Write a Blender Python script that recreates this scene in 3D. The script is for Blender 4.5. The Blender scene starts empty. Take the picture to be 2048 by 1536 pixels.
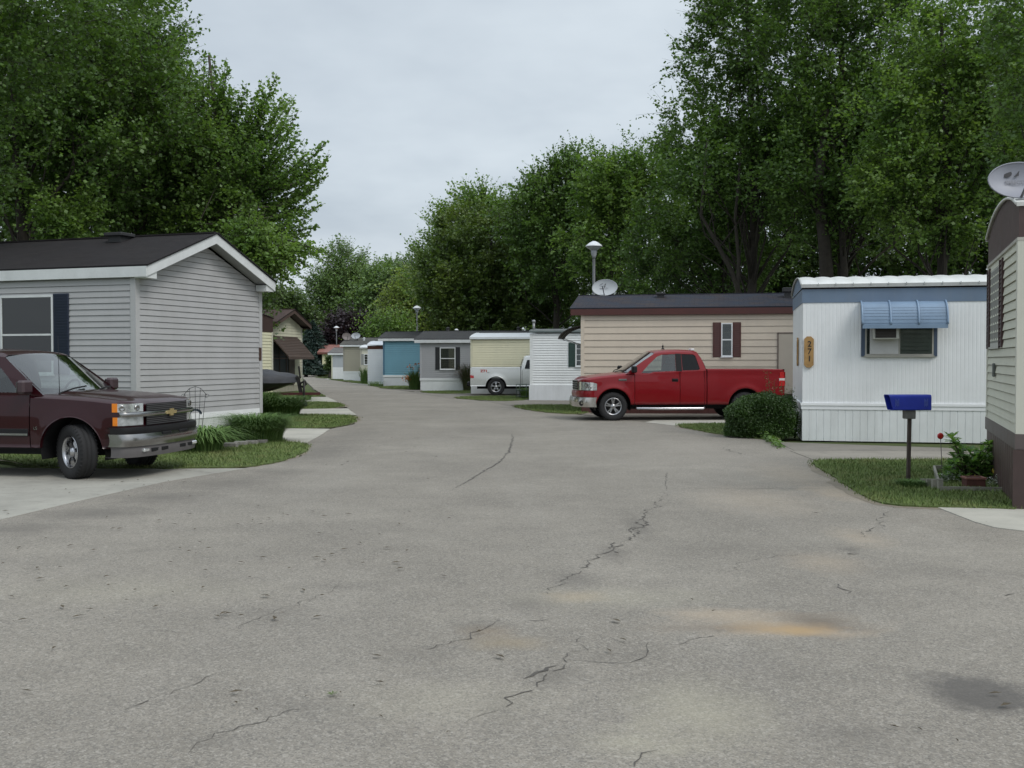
EXPO = 0.35
import bpy, math, random
import numpy as np
from mathutils import Vector, Matrix, geometry
R = math.radians
C = bpy.context.scene.collection
rnd = random.Random(7)
nrs = np.random.RandomState(11)

# ------------------------------------------------------------ camera geometry
F = 2100.0; EYE = 1.65; PIT = math.atan(49 / F)
cp, sp = math.cos(PIT), math.sin(PIT)
def ray(px, py):
    a = (px - 1024) / F; b = -(py - 768) / F
    return Vector((a, cp + b * sp, -sp + b * cp))
def G(px, py, z=0.0):                      # photo pixel -> ground point
    d = ray(px, py); t = (z - EYE) / d.z
    return (d.x * t, d.y * t)
def AT(px, py, Y):                         # photo pixel -> point at depth Y
    d = ray(px, py); t = Y / d.y
    return Vector((d.x * t, Y, EYE + d.z * t))
def ZA(py, Y): return AT(1024, py, Y).z

# ------------------------------------------------------------ materials
def newmat(name):
    m = bpy.data.materials.new(name); m.use_nodes = True
    nt = m.node_tree
    return m, nt, nt.nodes['Principled BSDF']
def N(nt, t, **kw):
    n = nt.nodes.new(t)
    for k, v in kw.items():
        if k.startswith('i_'): n.inputs[k[2:].replace('_', ' ')].default_value = v
        else: setattr(n, k, v)
    return n
def L(nt, a, b): nt.links.new(a, b)
def mixc(nt, fac, a, b, mode='MIX'):
    n = nt.nodes.new('ShaderNodeMix'); n.data_type = 'RGBA'; n.blend_type = mode
    for sock, v in ((n.inputs[0], fac), (n.inputs[6], a), (n.inputs[7], b)):
        if hasattr(v, 'links'): nt.links.new(v, sock)
        else: sock.default_value = v if not isinstance(v, tuple) else (*v, 1)[:4]
    return n.outputs[2]
def mth(nt, op, a, b=None, c=None, clamp=False):
    n = nt.nodes.new('ShaderNodeMath'); n.operation = op; n.use_clamp = clamp
    for i, v in enumerate((a, b, c)):
        if v is None: continue
        if hasattr(v, 'links'): nt.links.new(v, n.inputs[i])
        else: n.inputs[i].default_value = v
    return n.outputs[0]
def ramp(nt, x, a, b, ca=0.0, cb=1.0):
    n = nt.nodes.new('ShaderNodeMapRange'); n.clamp = True
    nt.links.new(x, n.inputs[0])
    n.inputs[1].default_value = a; n.inputs[2].default_value = b
    n.inputs[3].default_value = ca; n.inputs[4].default_value = cb
    return n.outputs[0]
def noise(nt, vec, scale, detail=4, rough=.6, scl=None):
    if scl:
        mp = nt.nodes.new('ShaderNodeMapping'); mp.inputs['Scale'].default_value = scl
        nt.links.new(vec, mp.inputs[0]); vec = mp.outputs[0]
    n = nt.nodes.new('ShaderNodeTexNoise'); n.inputs['Scale'].default_value = scale
    n.inputs['Detail'].default_value = detail; n.inputs['Roughness'].default_value = rough
    nt.links.new(vec, n.inputs['Vector'])
    return n.outputs['Fac']
def bump(nt, h, strength, dist, bsdf):
    b = nt.nodes.new('ShaderNodeBump'); b.inputs['Strength'].default_value = strength
    b.inputs['Distance'].default_value = dist
    nt.links.new(h, b.inputs['Height']); nt.links.new(b.outputs[0], bsdf.inputs['Normal'])
MC = {}
def mat(name, col, rough=.6, var=.12, sc=3.0, metal=0.0, dirt=0.0, coat=0.0, spec=.5, streak=False, fine=0.0):
    if name in MC: return MC[name]
    m, nt, p = newmat(name)
    tc = nt.nodes.new('ShaderNodeTexCoord'); v = tc.outputs['Object']
    n1 = noise(nt, v, sc, 5, .65)
    f = ramp(nt, n1, .3, .7)
    lo = tuple(c * (1 - var) for c in col); hi = tuple(min(1, c * (1 + var)) for c in col)
    c = mixc(nt, f, lo, hi)
    if dirt > 0:
        n2 = noise(nt, v, 1.3, 6, .7, (1, 1, .25) if streak else None)
        g = ramp(nt, n2, .48, .75, 0, dirt)
        c = mixc(nt, g, c, (.16, .15, .12))
        if streak:
            n3 = noise(nt, v, 9, 3, .6, (1, 1, .06))
            g3 = ramp(nt, n3, .5, .8, 0, dirt * .8)
            c = mixc(nt, g3, c, (.3, .3, .27))
    if fine > 0:
        n4 = noise(nt, v, 180, 2, .6)
        c = mixc(nt, ramp(nt, n4, .35, .65, 0, fine), c, tuple(x * .35 for x in col))
    L(nt, c, p.inputs['Base Color'])
    rr = ramp(nt, n1, .2, .8, max(0, rough - .08), min(1, rough + .08)); L(nt, rr, p.inputs['Roughness'])
    p.inputs['Metallic'].default_value = metal
    p.inputs['Specular IOR Level'].default_value = spec
    p.inputs['Coat Weight'].default_value = coat; p.inputs['Coat Roughness'].default_value = .04
    MC[name] = m
    return m

def shingles(name, ca, cb, cc):
    m, nt, p = newmat(name)
    tc = nt.nodes.new('ShaderNodeTexCoord'); v = tc.outputs['UV']
    br = nt.nodes.new('ShaderNodeTexBrick'); L(nt, v, br.inputs['Vector'])
    br.inputs['Scale'].default_value = 1; br.inputs['Brick Width'].default_value = .30; br.inputs['Row Height'].default_value = .14
    br.inputs['Mortar Size'].default_value = .006; br.inputs['Color1'].default_value = (*ca, 1); br.inputs['Color2'].default_value = (*cb, 1)
    br.inputs['Mortar'].default_value = (.012, .012, .013, 1); br.inputs['Bias'].default_value = -.1
    n1 = noise(nt, v, 1.1, 5, .7)
    c = mixc(nt, ramp(nt, n1, .42, .62, 0, .75), br.outputs['Color'], cc)
    n2 = noise(nt, v, 60, 3, .7)
    c = mixc(nt, ramp(nt, n2, .3, .7, 0, .5), c, (.015, .015, .017))
    L(nt, c, p.inputs['Base Color']); p.inputs['Roughness'].default_value = .92
    p.inputs['Specular IOR Level'].default_value = .25
    bump(nt, mth(nt, 'SUBTRACT', n2, br.outputs['Fac']), .5, .01, p)
    return m

def glassm(name, tint=(.02, .025, .025), opac=.6, rough=.03, k1=1.8, k0=.05):
    m, nt, p = newmat(name)
    nt.nodes.remove(p)
    out = nt.nodes['Material Output']
    tr = N(nt, 'ShaderNodeBsdfTransparent'); tr.inputs[0].default_value = (.72, .8, .78, 1)
    df = N(nt, 'ShaderNodeBsdfDiffuse'); df.inputs[0].default_value = (*tint, 1)
    gl = N(nt, 'ShaderNodeBsdfGlossy'); gl.inputs['Roughness'].default_value = rough
    mx = N(nt, 'ShaderNodeMixShader'); mx.inputs[0].default_value = opac
    L(nt, tr.outputs[0], mx.inputs[1]); L(nt, df.outputs[0], mx.inputs[2])
    fr = N(nt, 'ShaderNodeFresnel'); fr.inputs[0].default_value = 1.5
    f2 = mth(nt, 'MULTIPLY_ADD', fr.outputs[0], k1, k0, clamp=True)
    m2 = N(nt, 'ShaderNodeMixShader'); L(nt, f2, m2.inputs[0])
    L(nt, mx.outputs[0], m2.inputs[1]); L(nt, gl.outputs[0], m2.inputs[2]); L(nt, m2.outputs[0], out.inputs[0])
    return m

def leafm(name, a, b, c=None, trans=.35, rough=.48):
    m, nt, p = newmat(name)
    out = nt.nodes['Material Output']
    geo = nt.nodes.new('ShaderNodeNewGeometry'); tc = nt.nodes.new('ShaderNodeTexCoord')
    col = mixc(nt, ramp(nt, geo.outputs['Random Per Island'], 0, 1, .2, .8), a, b)
    n0 = noise(nt, tc.outputs['Object'], 1.5, 3, .6); col = mixc(nt, ramp(nt, n0, .38, .62, .45, 0), col, tuple(x * .75 for x in a))
    n1 = noise(nt, tc.outputs['Object'], .55, 3, .6)
    col = mixc(nt, ramp(nt, n1, .45, .62, 0, .7), col, c or tuple(x * 1.35 for x in b))
    rn = mth(nt, 'FRACT', mth(nt, 'MULTIPLY', geo.outputs['Random Per Island'], 37.7))
    col = mixc(nt, ramp(nt, rn, .9, 1.0, 0, .35), col, tuple(x * 1.4 for x in b))
    L(nt, col, p.inputs['Base Color']); p.inputs['Roughness'].default_value = rough
    p.inputs['Specular IOR Level'].default_value = .5
    t = N(nt, 'ShaderNodeBsdfTranslucent'); tcol = mixc(nt, 1.0, col, (1.25, 1.3, .6), 'MULTIPLY'); L(nt, tcol, t.inputs[0])
    mx = N(nt, 'ShaderNodeMixShader'); mx.inputs[0].default_value = trans
    L(nt, p.outputs[0], mx.inputs[1]); L(nt, t.outputs[0], mx.inputs[2]); L(nt, mx.outputs[0], out.inputs[0])
    return m

# ------------------------------------------------------------ mesh builder
class MB:
    def __init__(s): s.v = []; s.f = []; s.m = []; s.uv = {}; s.M = None; s.mi = 0; s.sm = []
    def vv(s, p):
        if s.M is not None: p = s.M @ Vector(p)
        s.v.append(tuple(p)); return len(s.v) - 1
    def face(s, ids, uv=None, smooth=False):
        s.f.append(tuple(ids)); s.m.append(s.mi); s.sm.append(smooth)
        if uv: s.uv[len(s.f) - 1] = uv
    def poly(s, pts, uv=None, smooth=False): s.face([s.vv(p) for p in pts], uv, smooth)
    def box(s, a, b, bev=0.0):
        x0, x1 = sorted((a[0], b[0])); y0, y1 = sorted((a[1], b[1])); z0, z1 = sorted((a[2], b[2]))
        if bev <= 0 or min(x1 - x0, y1 - y0, z1 - z0) < 2.2 * bev:
            P = [s.vv(p) for p in ((x0, y0, z0), (x1, y0, z0), (x1, y1, z0), (x0, y1, z0), (x0, y0, z1), (x1, y0, z1), (x1, y1, z1), (x0, y1, z1))]
            for q in ((0, 3, 2, 1), (4, 5, 6, 7), (0, 1, 5, 4), (1, 2, 6, 5), (2, 3, 7, 6), (3, 0, 4, 7)): s.face([P[i] for i in q])
            return
        e = bev; idx = {}
        for ix, X in enumerate((x0, x1)):
            for iy, Y in enumerate((y0, y1)):
                for iz, Z in enumerate((z0, z1)):
                    dx = e if ix == 0 else -e; dy = e if iy == 0 else -e; dz = e if iz == 0 else -e
                    idx[ix, iy, iz] = (s.vv((X, Y + dy, Z + dz)), s.vv((X + dx, Y, Z + dz)), s.vv((X + dx, Y + dy, Z)))
        def q(a, *k): s.face([idx[t][a] for t in k])
        q(0, (0,0,0), (0,0,1), (0,1,1), (0,1,0)); q(0, (1,0,0), (1,1,0), (1,1,1), (1,0,1))
        q(1, (0,0,0), (1,0,0), (1,0,1), (0,0,1)); q(1, (0,1,0), (0,1,1), (1,1,1), (1,1,0))
        q(2, (0,0,0), (0,1,0), (1,1,0), (1,0,0)); q(2, (0,0,1), (1,0,1), (1,1,1), (0,1,1))
        for iz in (0, 1):
            for iy in (0, 1): s.face([idx[0,iy,iz][1], idx[1,iy,iz][1], idx[1,iy,iz][2], idx[0,iy,iz][2]])
            for ix in (0, 1): s.face([idx[ix,0,iz][0], idx[ix,1,iz][0], idx[ix,1,iz][2], idx[ix,0,iz][2]])
        for ix in (0, 1):
            for iy in (0, 1): s.face([idx[ix,iy,0][0], idx[ix,iy,1][0], idx[ix,iy,1][1], idx[ix,iy,0][1]])
        for k in idx.values(): s.face(list(k))
    def bar(s, p, q, w, h=None, up=(0, 0, 1)):     # rectangular bar between points
        h = h or w; p = Vector(p); q = Vector(q); d = (q - p).normalized(); u = Vector(up)
        if abs(d.dot(u)) > .98: u = Vector((1, 0, 0))
        a = d.cross(u).normalized() * w / 2; b = a.cross(d).normalized() * h / 2
        P = [s.vv(x) for x in (p - a - b, p + a - b, p + a + b, p - a + b, q - a - b, q + a - b, q + a + b, q - a + b)]
        for k in ((0, 3, 2, 1), (4, 5, 6, 7), (0, 1, 5, 4), (1, 2, 6, 5), (2, 3, 7, 6), (3, 0, 4, 7)): s.face([P[i] for i in k])
    def tube(s, pts, r, n=8, cap=True, smooth=True):
        pts = [Vector(p) for p in pts]; rs = r if isinstance(r, (list, tuple)) else [r] * len(pts)
        rings = []; pd = None
        for i, p in enumerate(pts):
            d = (pts[min(i + 1, len(pts) - 1)] - pts[max(i - 1, 0)]).normalized()
            if pd is None:
                u = Vector((0, 0, 1)) if abs(d.z) < .9 else Vector((1, 0, 0))
                a = d.cross(u).normalized()
            else: a = (a - d * a.dot(d)).normalized()
            pd = d; b = d.cross(a)
            rings.append([s.vv(p + (a * math.cos(t) + b * math.sin(t)) * rs[i]) for t in [2 * math.pi * k / n for k in range(n)]])
        for A, B in zip(rings, rings[1:]):
            for k in range(n): s.face((A[k], A[(k + 1) % n], B[(k + 1) % n], B[k]), smooth=smooth)
        if cap: s.face(rings[0][::-1]); s.face(rings[-1])
    def lathe(s, prof, n=24, c=(0, 0, 0), axis='z', smooth=True, closed=False):
        rings = []
        for r, h in prof:
            ring = []
            for k in range(n):
                t = 2 * math.pi * k / n; x, y = r * math.cos(t), r * math.sin(t)
                p = (x, y, h) if axis == 'z' else ((x, h, y) if axis == 'y' else (h, x, y))
                ring.append(s.vv((p[0] + c[0], p[1] + c[1], p[2] + c[2])))
            rings.append(ring)
        if closed: rings.append(rings[0])
        for A, B in zip(rings, rings[1:]):
            for k in range(n): s.face((A[k], A[(k + 1) % n], B[(k + 1) % n], B[k]), smooth=smooth)
    def grid(s, fn, nu, nv, smooth=True, flip=False, uvf=None, closeu=False):
        ids = [[s.vv(fn(i / nu, j / nv)) for j in range(nv + 1)] for i in range(nu + 1)]
        for i in range(nu):
            for j in range(nv):
                q = [ids[i][j], ids[i + 1][j], ids[i + 1][j + 1], ids[i][j + 1]]
                uv = [uvf(a / nu, b / nv) for a, b in ((i, j), (i + 1, j), (i + 1, j + 1), (i, j + 1))] if uvf else None
                if flip: q = q[::-1]; uv = uv[::-1] if uv else None
                s.face(q, uv, smooth)
        return ids
    def prism(s, pts, o, u, v, n, d):              # 2-D outline extruded along n
        o, u, v, n = map(Vector, (o, u, v, n))
        A = [s.vv(o + u * a + v * b) for a, b in pts]; B = [s.vv(o + u * a + v * b + n * d) for a, b in pts]
        s.face(A[::-1]); s.face(B)
        k = len(pts)
        for i in range(k): s.face((A[i], A[(i + 1) % k], B[(i + 1) % k], B[i]))
    def build(s, name, mats, parent=None, loc=None, fixn=True, **tags):
        me = bpy.data.meshes.new(name); me.from_pydata(s.v, [], s.f)
        for m in (mats if isinstance(mats, (list, tuple)) else [mats]): me.materials.append(m)
        me.polygons.foreach_set('material_index', s.m); me.polygons.foreach_set('use_smooth', s.sm)
        if s.uv:
            ul = me.uv_layers.new(name='UVMap').data
            for fi, uv in s.uv.items():
                p = me.polygons[fi]
                for li, c in zip(p.loop_indices, uv): ul[li].uv = c
        me.update()
        if fixn:
            import bmesh
            b = bmesh.new(); b.from_mesh(me); bmesh.ops.recalc_face_normals(b, faces=b.faces); b.to_mesh(me); b.free()
        o = bpy.data.objects.new(name, me); C.objects.link(o)
        if parent is not None: o.parent = parent
        if loc is not None: o.location = loc
        tag(o, **tags)
        return o
def tag(o, label=None, cat=None, group=None, kind=None):
    if label: o['label'] = label
    if cat: o['category'] = cat
    if group: o['group'] = group
    if kind: o['kind'] = kind
    return o
def thing(name, label, cat, loc=(0, 0, 0), rz=0.0, group=None):
    o = bpy.data.objects.new(name, None); C.objects.link(o); o.empty_display_size = .3
    o.location = loc; o.rotation_euler = (0, 0, rz)
    return tag(o, label, cat, group)
def copy_tree(o, parent=None):
    c = o.copy(); C.objects.link(c)
    if parent is not None: c.parent = parent
    for ch in [x for x in bpy.data.objects if x.parent == o]: copy_tree(ch, c)
    return c
def textobj(s, size, m, parent, M, name='lettering', ext=.002, bold=0.0, sx=1.0):
    cu = bpy.data.curves.new(name, 'FONT'); cu.body = s; cu.size = size; cu.extrude = ext; cu.offset = bold
    cu.align_x = 'CENTER'; cu.align_y = 'CENTER'
    t = bpy.data.objects.new(name + '_tmp', cu); C.objects.link(t)
    dg = bpy.context.evaluated_depsgraph_get(); dg.update()
    me = bpy.data.meshes.new_from_object(t.evaluated_get(dg)); bpy.data.objects.remove(t)
    me.transform(M @ Matrix.Diagonal((sx, 1, 1, 1))); me.materials.clear(); me.materials.append(m); me.name = name
    o = bpy.data.objects.new(name, me); C.objects.link(o); o.parent = parent
    return o
def frame(o, u, v, n):                             # matrix from local xy plane to plane (u,v,n)
    M = Matrix.Identity(4)
    for i, c in enumerate((u, v, n)):
        for k in range(3): M[k][i] = c[k]
    for k in range(3): M[k][3] = o[k]
    return M
def npmesh(name, V, Fq, m, parent=None, loc=None, smooth=False):
    me = bpy.data.meshes.new(name); k = Fq.shape[1]
    me.vertices.add(len(V)); me.vertices.foreach_set('co', V.astype(np.float32).ravel())
    me.loops.add(Fq.size); me.loops.foreach_set('vertex_index', Fq.astype(np.int32).ravel())
    me.polygons.add(len(Fq)); me.polygons.foreach_set('loop_start', np.arange(0, Fq.size, k, dtype=np.int32))
    try: me.polygons.foreach_set('loop_total', np.full(len(Fq), k, dtype=np.int32))
    except Exception: pass
    me.update(calc_edges=True); me.materials.append(m)
    o = bpy.data.objects.new(name, me); C.objects.link(o)
    if parent is not None: o.parent = parent
    if loc is not None: o.location = loc
    return o
# ------------------------------------------------------------ foliage
def unit(a): return a / (np.linalg.norm(a, axis=1, keepdims=True) + 1e-9)
def leaf_geo(P, size, rs, up=.55, along=None, wid=.38, alongw=0.0):
    n = len(P)
    nr = unit(rs.normal(size=(n, 3)) * .62 + np.array([0, 0, up]))
    t = rs.normal(size=(n, 3))
    if along is not None: t = t * (1 - alongw) + along * alongw * 1.6
    t = unit(t - nr * np.sum(t * nr, axis=1, keepdims=True)); b = np.cross(nr, t)
    s = (size * rs.uniform(.65, 1.3, n))[:, None]
    V = np.stack([P - t * s * .5, P + b * s * wid - t * s * .05 - nr * s * .07, P + t * s * .5 - nr * s * .05, P - b * s * wid - t * s * .05 - nr * s * .07], 1).reshape(-1, 3)
    return V, np.arange(n * 4).reshape(-1, 4)
def sphere_dirs(rs, n): return unit(rs.normal(size=(n, 3)))
def lobe_leaves(rs, lobes, nclump, shoots, per, L0, clump_r, upb=.35, droop=0.0, size=.12, shell=.55, wid=.42, jit=.035):
    c = np.array([l[:3] for l in lobes]); r = np.array([l[3:6] for l in lobes])
    wgt = (r[:, 0] * r[:, 1] * r[:, 2]) ** (2 / 3); li = rs.choice(len(lobes), nclump, p=wgt / wgt.sum())
    d = sphere_dirs(rs, nclump); rad = rs.uniform(shell ** 3, 1, nclump) ** (1 / 3)
    cc = c[li] + d * r[li] * rad[:, None]
    si = np.repeat(np.arange(nclump), shoots)
    sd = unit(d[si] * .9 + rs.normal(size=(len(si), 3)) * .75 + np.array([0, 0, upb]))
    sl = L0 * rs.uniform(.5, 1.3, len(si))
    so = cc[si] + rs.normal(size=(len(si), 3)) * clump_r * .35
    ki = np.repeat(np.arange(len(si)), per); t = np.tile((np.arange(per) + .5) / per, len(si)) + rs.uniform(-.04, .04, len(ki))
    sv = unit(np.cross(sd, np.array([0, 0, 1.]) + rs.normal(size=sd.shape) * .35))[ki]; alt = np.where(np.arange(len(ki)) % 2 == 0, 1, -1) * rs.uniform(.25, .8, len(ki)) * size * (1.15 - .6 * t)
    P = so[ki] + sd[ki] * (sl[ki] * t)[:, None] + sv * alt[:, None] + rs.normal(size=(len(ki), 3)) * jit
    P[:, 2] += -droop * (t * sl[ki]) ** 2 + .12 * t * t * sl[ki] * (1 if upb > .3 else 0)
    V, Fq = leaf_geo(P, size, rs, up=.8, along=sd[ki] + sv * np.sign(alt)[:, None] * .7, alongw=.5, wid=wid)
    return V, Fq, cc, so, sd, sl
def limbs(mb, rs, base, top, tr, targets, nmax=40, r0=None):
    base = Vector(base); top = Vector(top); H = (top - base).length
    pts = []; rr = []
    ph = rs.uniform(0, 6.28)
    for i in range(9):
        t = i / 8; p = base.lerp(top, t) + Vector((math.sin(ph + t * 5), math.cos(ph + t * 4), 0)) * .02 * H * t
        pts.append(p); rr.append(tr * (1.25 if i == 0 else 1) * (1 - .78 * t))
    mb.tube(pts, rr, 9)
    for tg in targets[:nmax]:
        tg = Vector(tg); h = tg.z - base.z
        s = min(.85, max(.18, (h / H) * .62 - .08 + rs.uniform(-.05, .05)))
        k = s * 8; a = pts[int(k)].lerp(pts[min(8, int(k) + 1)], k - int(k))
        d = tg - a
        if d.length > max(3.2, .42 * H): continue
        mid = a + d * .5 + Vector((rs.normal() * .08, rs.normal() * .08, -.06)) * d.length
        q1 = a.lerp(mid, .5) + Vector((0, 0, .02)) * d.length
        rb = tr * (1 - .78 * s) * .30
        mb.tube([a, q1, mid, mid.lerp(tg, .55) + Vector((0, 0, .03)) * d.length, tg], [rb, rb * .8, rb * .55, rb * .32, rb * .12], 6)
def make_tree(name, label, base, lobes, trunk_r, top_z, nclump, shoots=9, per=9, L0=.9, clump_r=.5, size=.12, mats=None, seed=1,
              upb=.35, droop=0.0, shell=.55, nlimb=34, group=None, lean=(0, 0), wid=.42, jit=.035, cat='tree'):
    rs = np.random.RandomState(seed)
    t = thing(name, label, cat, (base[0], base[1], 0), 0, group)
    V, Fq, cc, so, sd, sl = lobe_leaves(rs, lobes, nclump, shoots, per, L0, clump_r, upb, droop, size, shell, wid, jit)
    npmesh('crown', V, Fq, mats[0], t)
    w_ = size * .055; pv = unit(np.cross(sd, np.array([0, .95, .3]))) * w_; e_ = so + sd * sl[:, None] + np.array([0, 0, .1]) * sl[:, None]
    TV = np.stack([so - pv, so + pv, e_ + pv * .3, e_ - pv * .3], 1).reshape(-1, 3); npmesh('twigs', TV, np.arange(len(TV)).reshape(-1, 4), mats[1], t)
    mb = MB(); limbs(mb, rs, (0, 0, -.05), (lean[0], lean[1], top_z), trunk_r * .72, cc, int(nlimb * .7))
    mb.build('trunk', mats[1], t, fixn=False)
    return t
def spray_set(t, D, bx, tips, root_px, n_side, size, m, mt, seed, lenpx=130, up=.18):
    rs = np.random.RandomState(seed); P = []; A = []; tw = MB()
    for (px, py) in tips:
        for q in range(n_side):
            ex, ey = px + rs.uniform(-1, 1) * (0 if q == 0 else 24) - (8 if q else 0), py + rs.uniform(-1, 1) * (0 if q == 0 else 22) + (6 if q else 0); dd = D + rs.normal() * (.3 if q == 0 else 1.1)
            e = AT(ex, ey, dd); rx, ry = root_px; k = lenpx / max(1, math.hypot(rx - ex, ry - ey)) * rs.uniform(.7, 1.1)
            b = AT(ex + (rx - ex) * k, ey + (ry - ey) * k + lenpx * up * rs.uniform(.2, 1.3), D + rs.normal() * .5)
            e, b = [Vector((v.x - bx, v.y - D, v.z)) for v in (e, b)]; mid = b.lerp(e, .55) - Vector((0, 0, (e - b).length * up * .8)); L_ = (e - b).length
            cur = [b * (1 - s) ** 2 + mid * 2 * s * (1 - s) + e * s * s for s in [i / 10 for i in range(11)]]
            tw.tube(cur, [.022 * (1 - .8 * i / 10) + .003 for i in range(11)], 4, cap=False)
            def run(c, n, w):
                for i in range(n):
                    s = (i + rs.uniform()) / n; k_ = s * (len(c) - 1); a = c[int(k_)].lerp(c[min(len(c) - 1, int(k_) + 1)], k_ % 1); d = (c[-1] - c[0]).normalized(); sd = d.cross(Vector((rs.normal() * .5, rs.normal() * .5, 1))).normalized() * (1 if i % 2 else -1)
                    P.append(a + sd * size * w * rs.uniform(.3, 1) * (1.1 - .5 * s) + Vector(rs.normal(size=3)) * size * .25); A.append(d + sd * .8)
            run(cur, int(L_ * 26), .8)
            for j in range(2, 10):
                if rs.uniform() < .9:
                    d = (cur[min(10, j + 1)] - cur[j]).normalized(); s2 = d.cross(Vector((rs.normal() * .8, rs.normal() * .8, 1))).normalized() * (1 if j % 2 else -1); l2 = L_ * .36 * (1.1 - j / 12); c2 = [cur[j], cur[j] + (d * .75 + s2 * .6) * l2 * .5 , cur[j] + (d * .85 + s2 * .55 + Vector((0, 0, up * 1.2))) * l2]
                    tw.tube(c2, [.008, .005, .002], 3, cap=False); run(c2, int(l2 * 30), .7)
    P = np.array([tuple(p) for p in P]); A = unit(np.array([tuple(a) for a in A])); V, Fq = leaf_geo(P, size, rs, up=.9, along=A, alongw=.55, wid=.44); npmesh('branch_sprays', V, Fq, m, t); tw.build('branches', mt, t, fixn=False)
def rand_lobes(rs, H, Rr, cb, n=9):
    out = []
    for i in range(n):
        t = (i + .5) / n; z = cb + (H - cb) * (t * .92)
        e = math.sqrt(max(.05, 1 - (2 * t - .9) ** 2 / 1.35)); a = i * 2.4 + rs.uniform(-.4, .4); q = Rr * e * .55 * (1 if i < n - 1 else .2)
        s = Rr * rs.uniform(.42, .6) * (.6 + .4 * e)
        out.append((math.cos(a) * q, math.sin(a) * q, z - s * .3, s, s, s * rs.uniform(.7, .95)))
    out.append((0, 0, cb + (H - cb) * .5, Rr * .6, Rr * .6, (H - cb) * .42))
    return out
def blades(name, P, h, w, m, rs, lean=.45, parent=None, seg=1, width_taper=True):
    n = len(P); a = rs.uniform(0, 6.283, n); d = np.stack([np.cos(a), np.sin(a), np.zeros(n)], 1); s = np.stack([-np.sin(a), np.cos(a), np.zeros(n)], 1)
    hh = (h * rs.uniform(.5, 1.25, n))[:, None]; ln = (lean * rs.uniform(.1, 1.2, n))[:, None]; up = np.array([0, 0, 1.])
    V = np.stack([P - s * w / 2, P + s * w / 2, P + up * hh + d * ln * hh], 1).reshape(-1, 3)
    return npmesh(name, V, np.arange(n * 3).reshape(-1, 3), m, parent)
def in_poly(P, poly):
    x, y = P[:, 0], P[:, 1]; ins = np.zeros(len(P), bool); n = len(poly); j = n - 1
    for i in range(n):
        xi, yi = poly[i]; xj, yj = poly[j]
        c = ((yi > y) != (yj > y)) & (x < (xj - xi) * (y - yi) / (yj - yi + 1e-12) + xi); ins ^= c; j = i
    return ins
def arch_blades(rs, n, r0, R1, H, w, seg=5, c=(0, 0, 0), upright=.5):
    Vs = []; Fs = []; k = 0
    for i in range(n):
        a = rs.uniform(0, 6.283); q = r0 * math.sqrt(rs.uniform()); bx, by = q * math.cos(a) + c[0], q * math.sin(a) + c[1]
        a += rs.normal() * .5; hh = H * rs.uniform(.6, 1.1); rr = R1 * rs.uniform(.15, 1.1); dx, dy = math.cos(a), math.sin(a); sx, sy = -dy, dx
        row = []
        for j in range(seg + 1):
            t = j / seg; z = hh * (2.3 * t - (1.9 - upright * .9) * t * t) * .92; x = rr * t ** 1.6
            ww = w * (1 - t ** 2 * .93) / 2; row.append(((bx + dx * x - sx * ww, by + dy * x - sy * ww, z + c[2]), (bx + dx * x + sx * ww, by + dy * x + sy * ww, z + c[2])))
        for p, q2 in row: Vs += [p, q2]
        for j in range(seg): Fs.append((k + 2 * j, k + 2 * j + 1, k + 2 * j + 3, k + 2 * j + 2))
        k += 2 * (seg + 1)
    return np.array(Vs), np.array(Fs)
# ------------------------------------------------------------ homes
Y3 = Vector((0, 1, 0)); Z3 = Vector((0, 0, 1)); X3 = Vector((1, 0, 0))
GLASS_DAY = glassm('window_glass', (.025, .03, .03), .35, .02, 1.3, .03)
M_white = mat('white_vinyl', (.76, .78, .79), .5, .05, 2, dirt=.12)
M_dark = mat('dark_void', (.02, .02, .02), .9, .1)
M_curtain = mat('curtain_cloth', (.42, .43, .38), .9, .25, 6)
def siding(mb, o, u, n, ur, z0, z1, ex, d=.020, g=.009):
    z = z0; o = Vector(o)
    def P(a, zz, out): return o + u * a + Z3 * zz + n * out
    while z < z1 - .005:
        zn = min(z1, z + ex); zt = zn - g; a0, b0 = ur(z); a1, b1 = ur(zt)
        if b0 - a0 < .02: break
        mb.poly([P(a0, z, d), P(b0, z, d), P(b1, zt, .003), P(a1, zt, .003)])
        mb.poly([P(a0, z, -.03), P(b0, z, -.03), P(b0, z, d), P(a0, z, d)])
        mb.poly([P(a1, zt, .003), P(b1, zt, .003), P(b1, zt, -.03), P(a1, zt, -.03)]); mb.poly([P(a1, zt - .004, -.028), P(b1, zt - .004, -.028), P(b1, zn + .004, -.028), P(a1, zn + .004, -.028)])
        mb.poly([P(a0, z, d), P(a1, zt, .003), P(a0, z, -.01)]); mb.poly([P(b0, z, d), P(b1, zt, .003), P(b0, z, -.01)])
        z = zn
def ribs(mb, o, u, n, length, z0, z1, pitch, d=.012, groove=.3):
    o = Vector(o); k = max(1, int(round(length / pitch))); p = length / k
    for i in range(k):
        a = i * p; pr = [(a, 0), (a + p * (1 - groove), 0), (a + p * (1 - groove * .75), -d), (a + p * (1 - groove * .25), -d), (a + p, 0)]
        for (a0, d0), (a1, d1) in zip(pr, pr[1:]):
            mb.poly([o + u * a0 + n * (d0 + d) + Z3 * z0, o + u * a1 + n * (d1 + d) + Z3 * z0, o + u * a1 + n * (d1 + d) + Z3 * z1, o + u * a0 + n * (d0 + d) + Z3 * z1])
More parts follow.
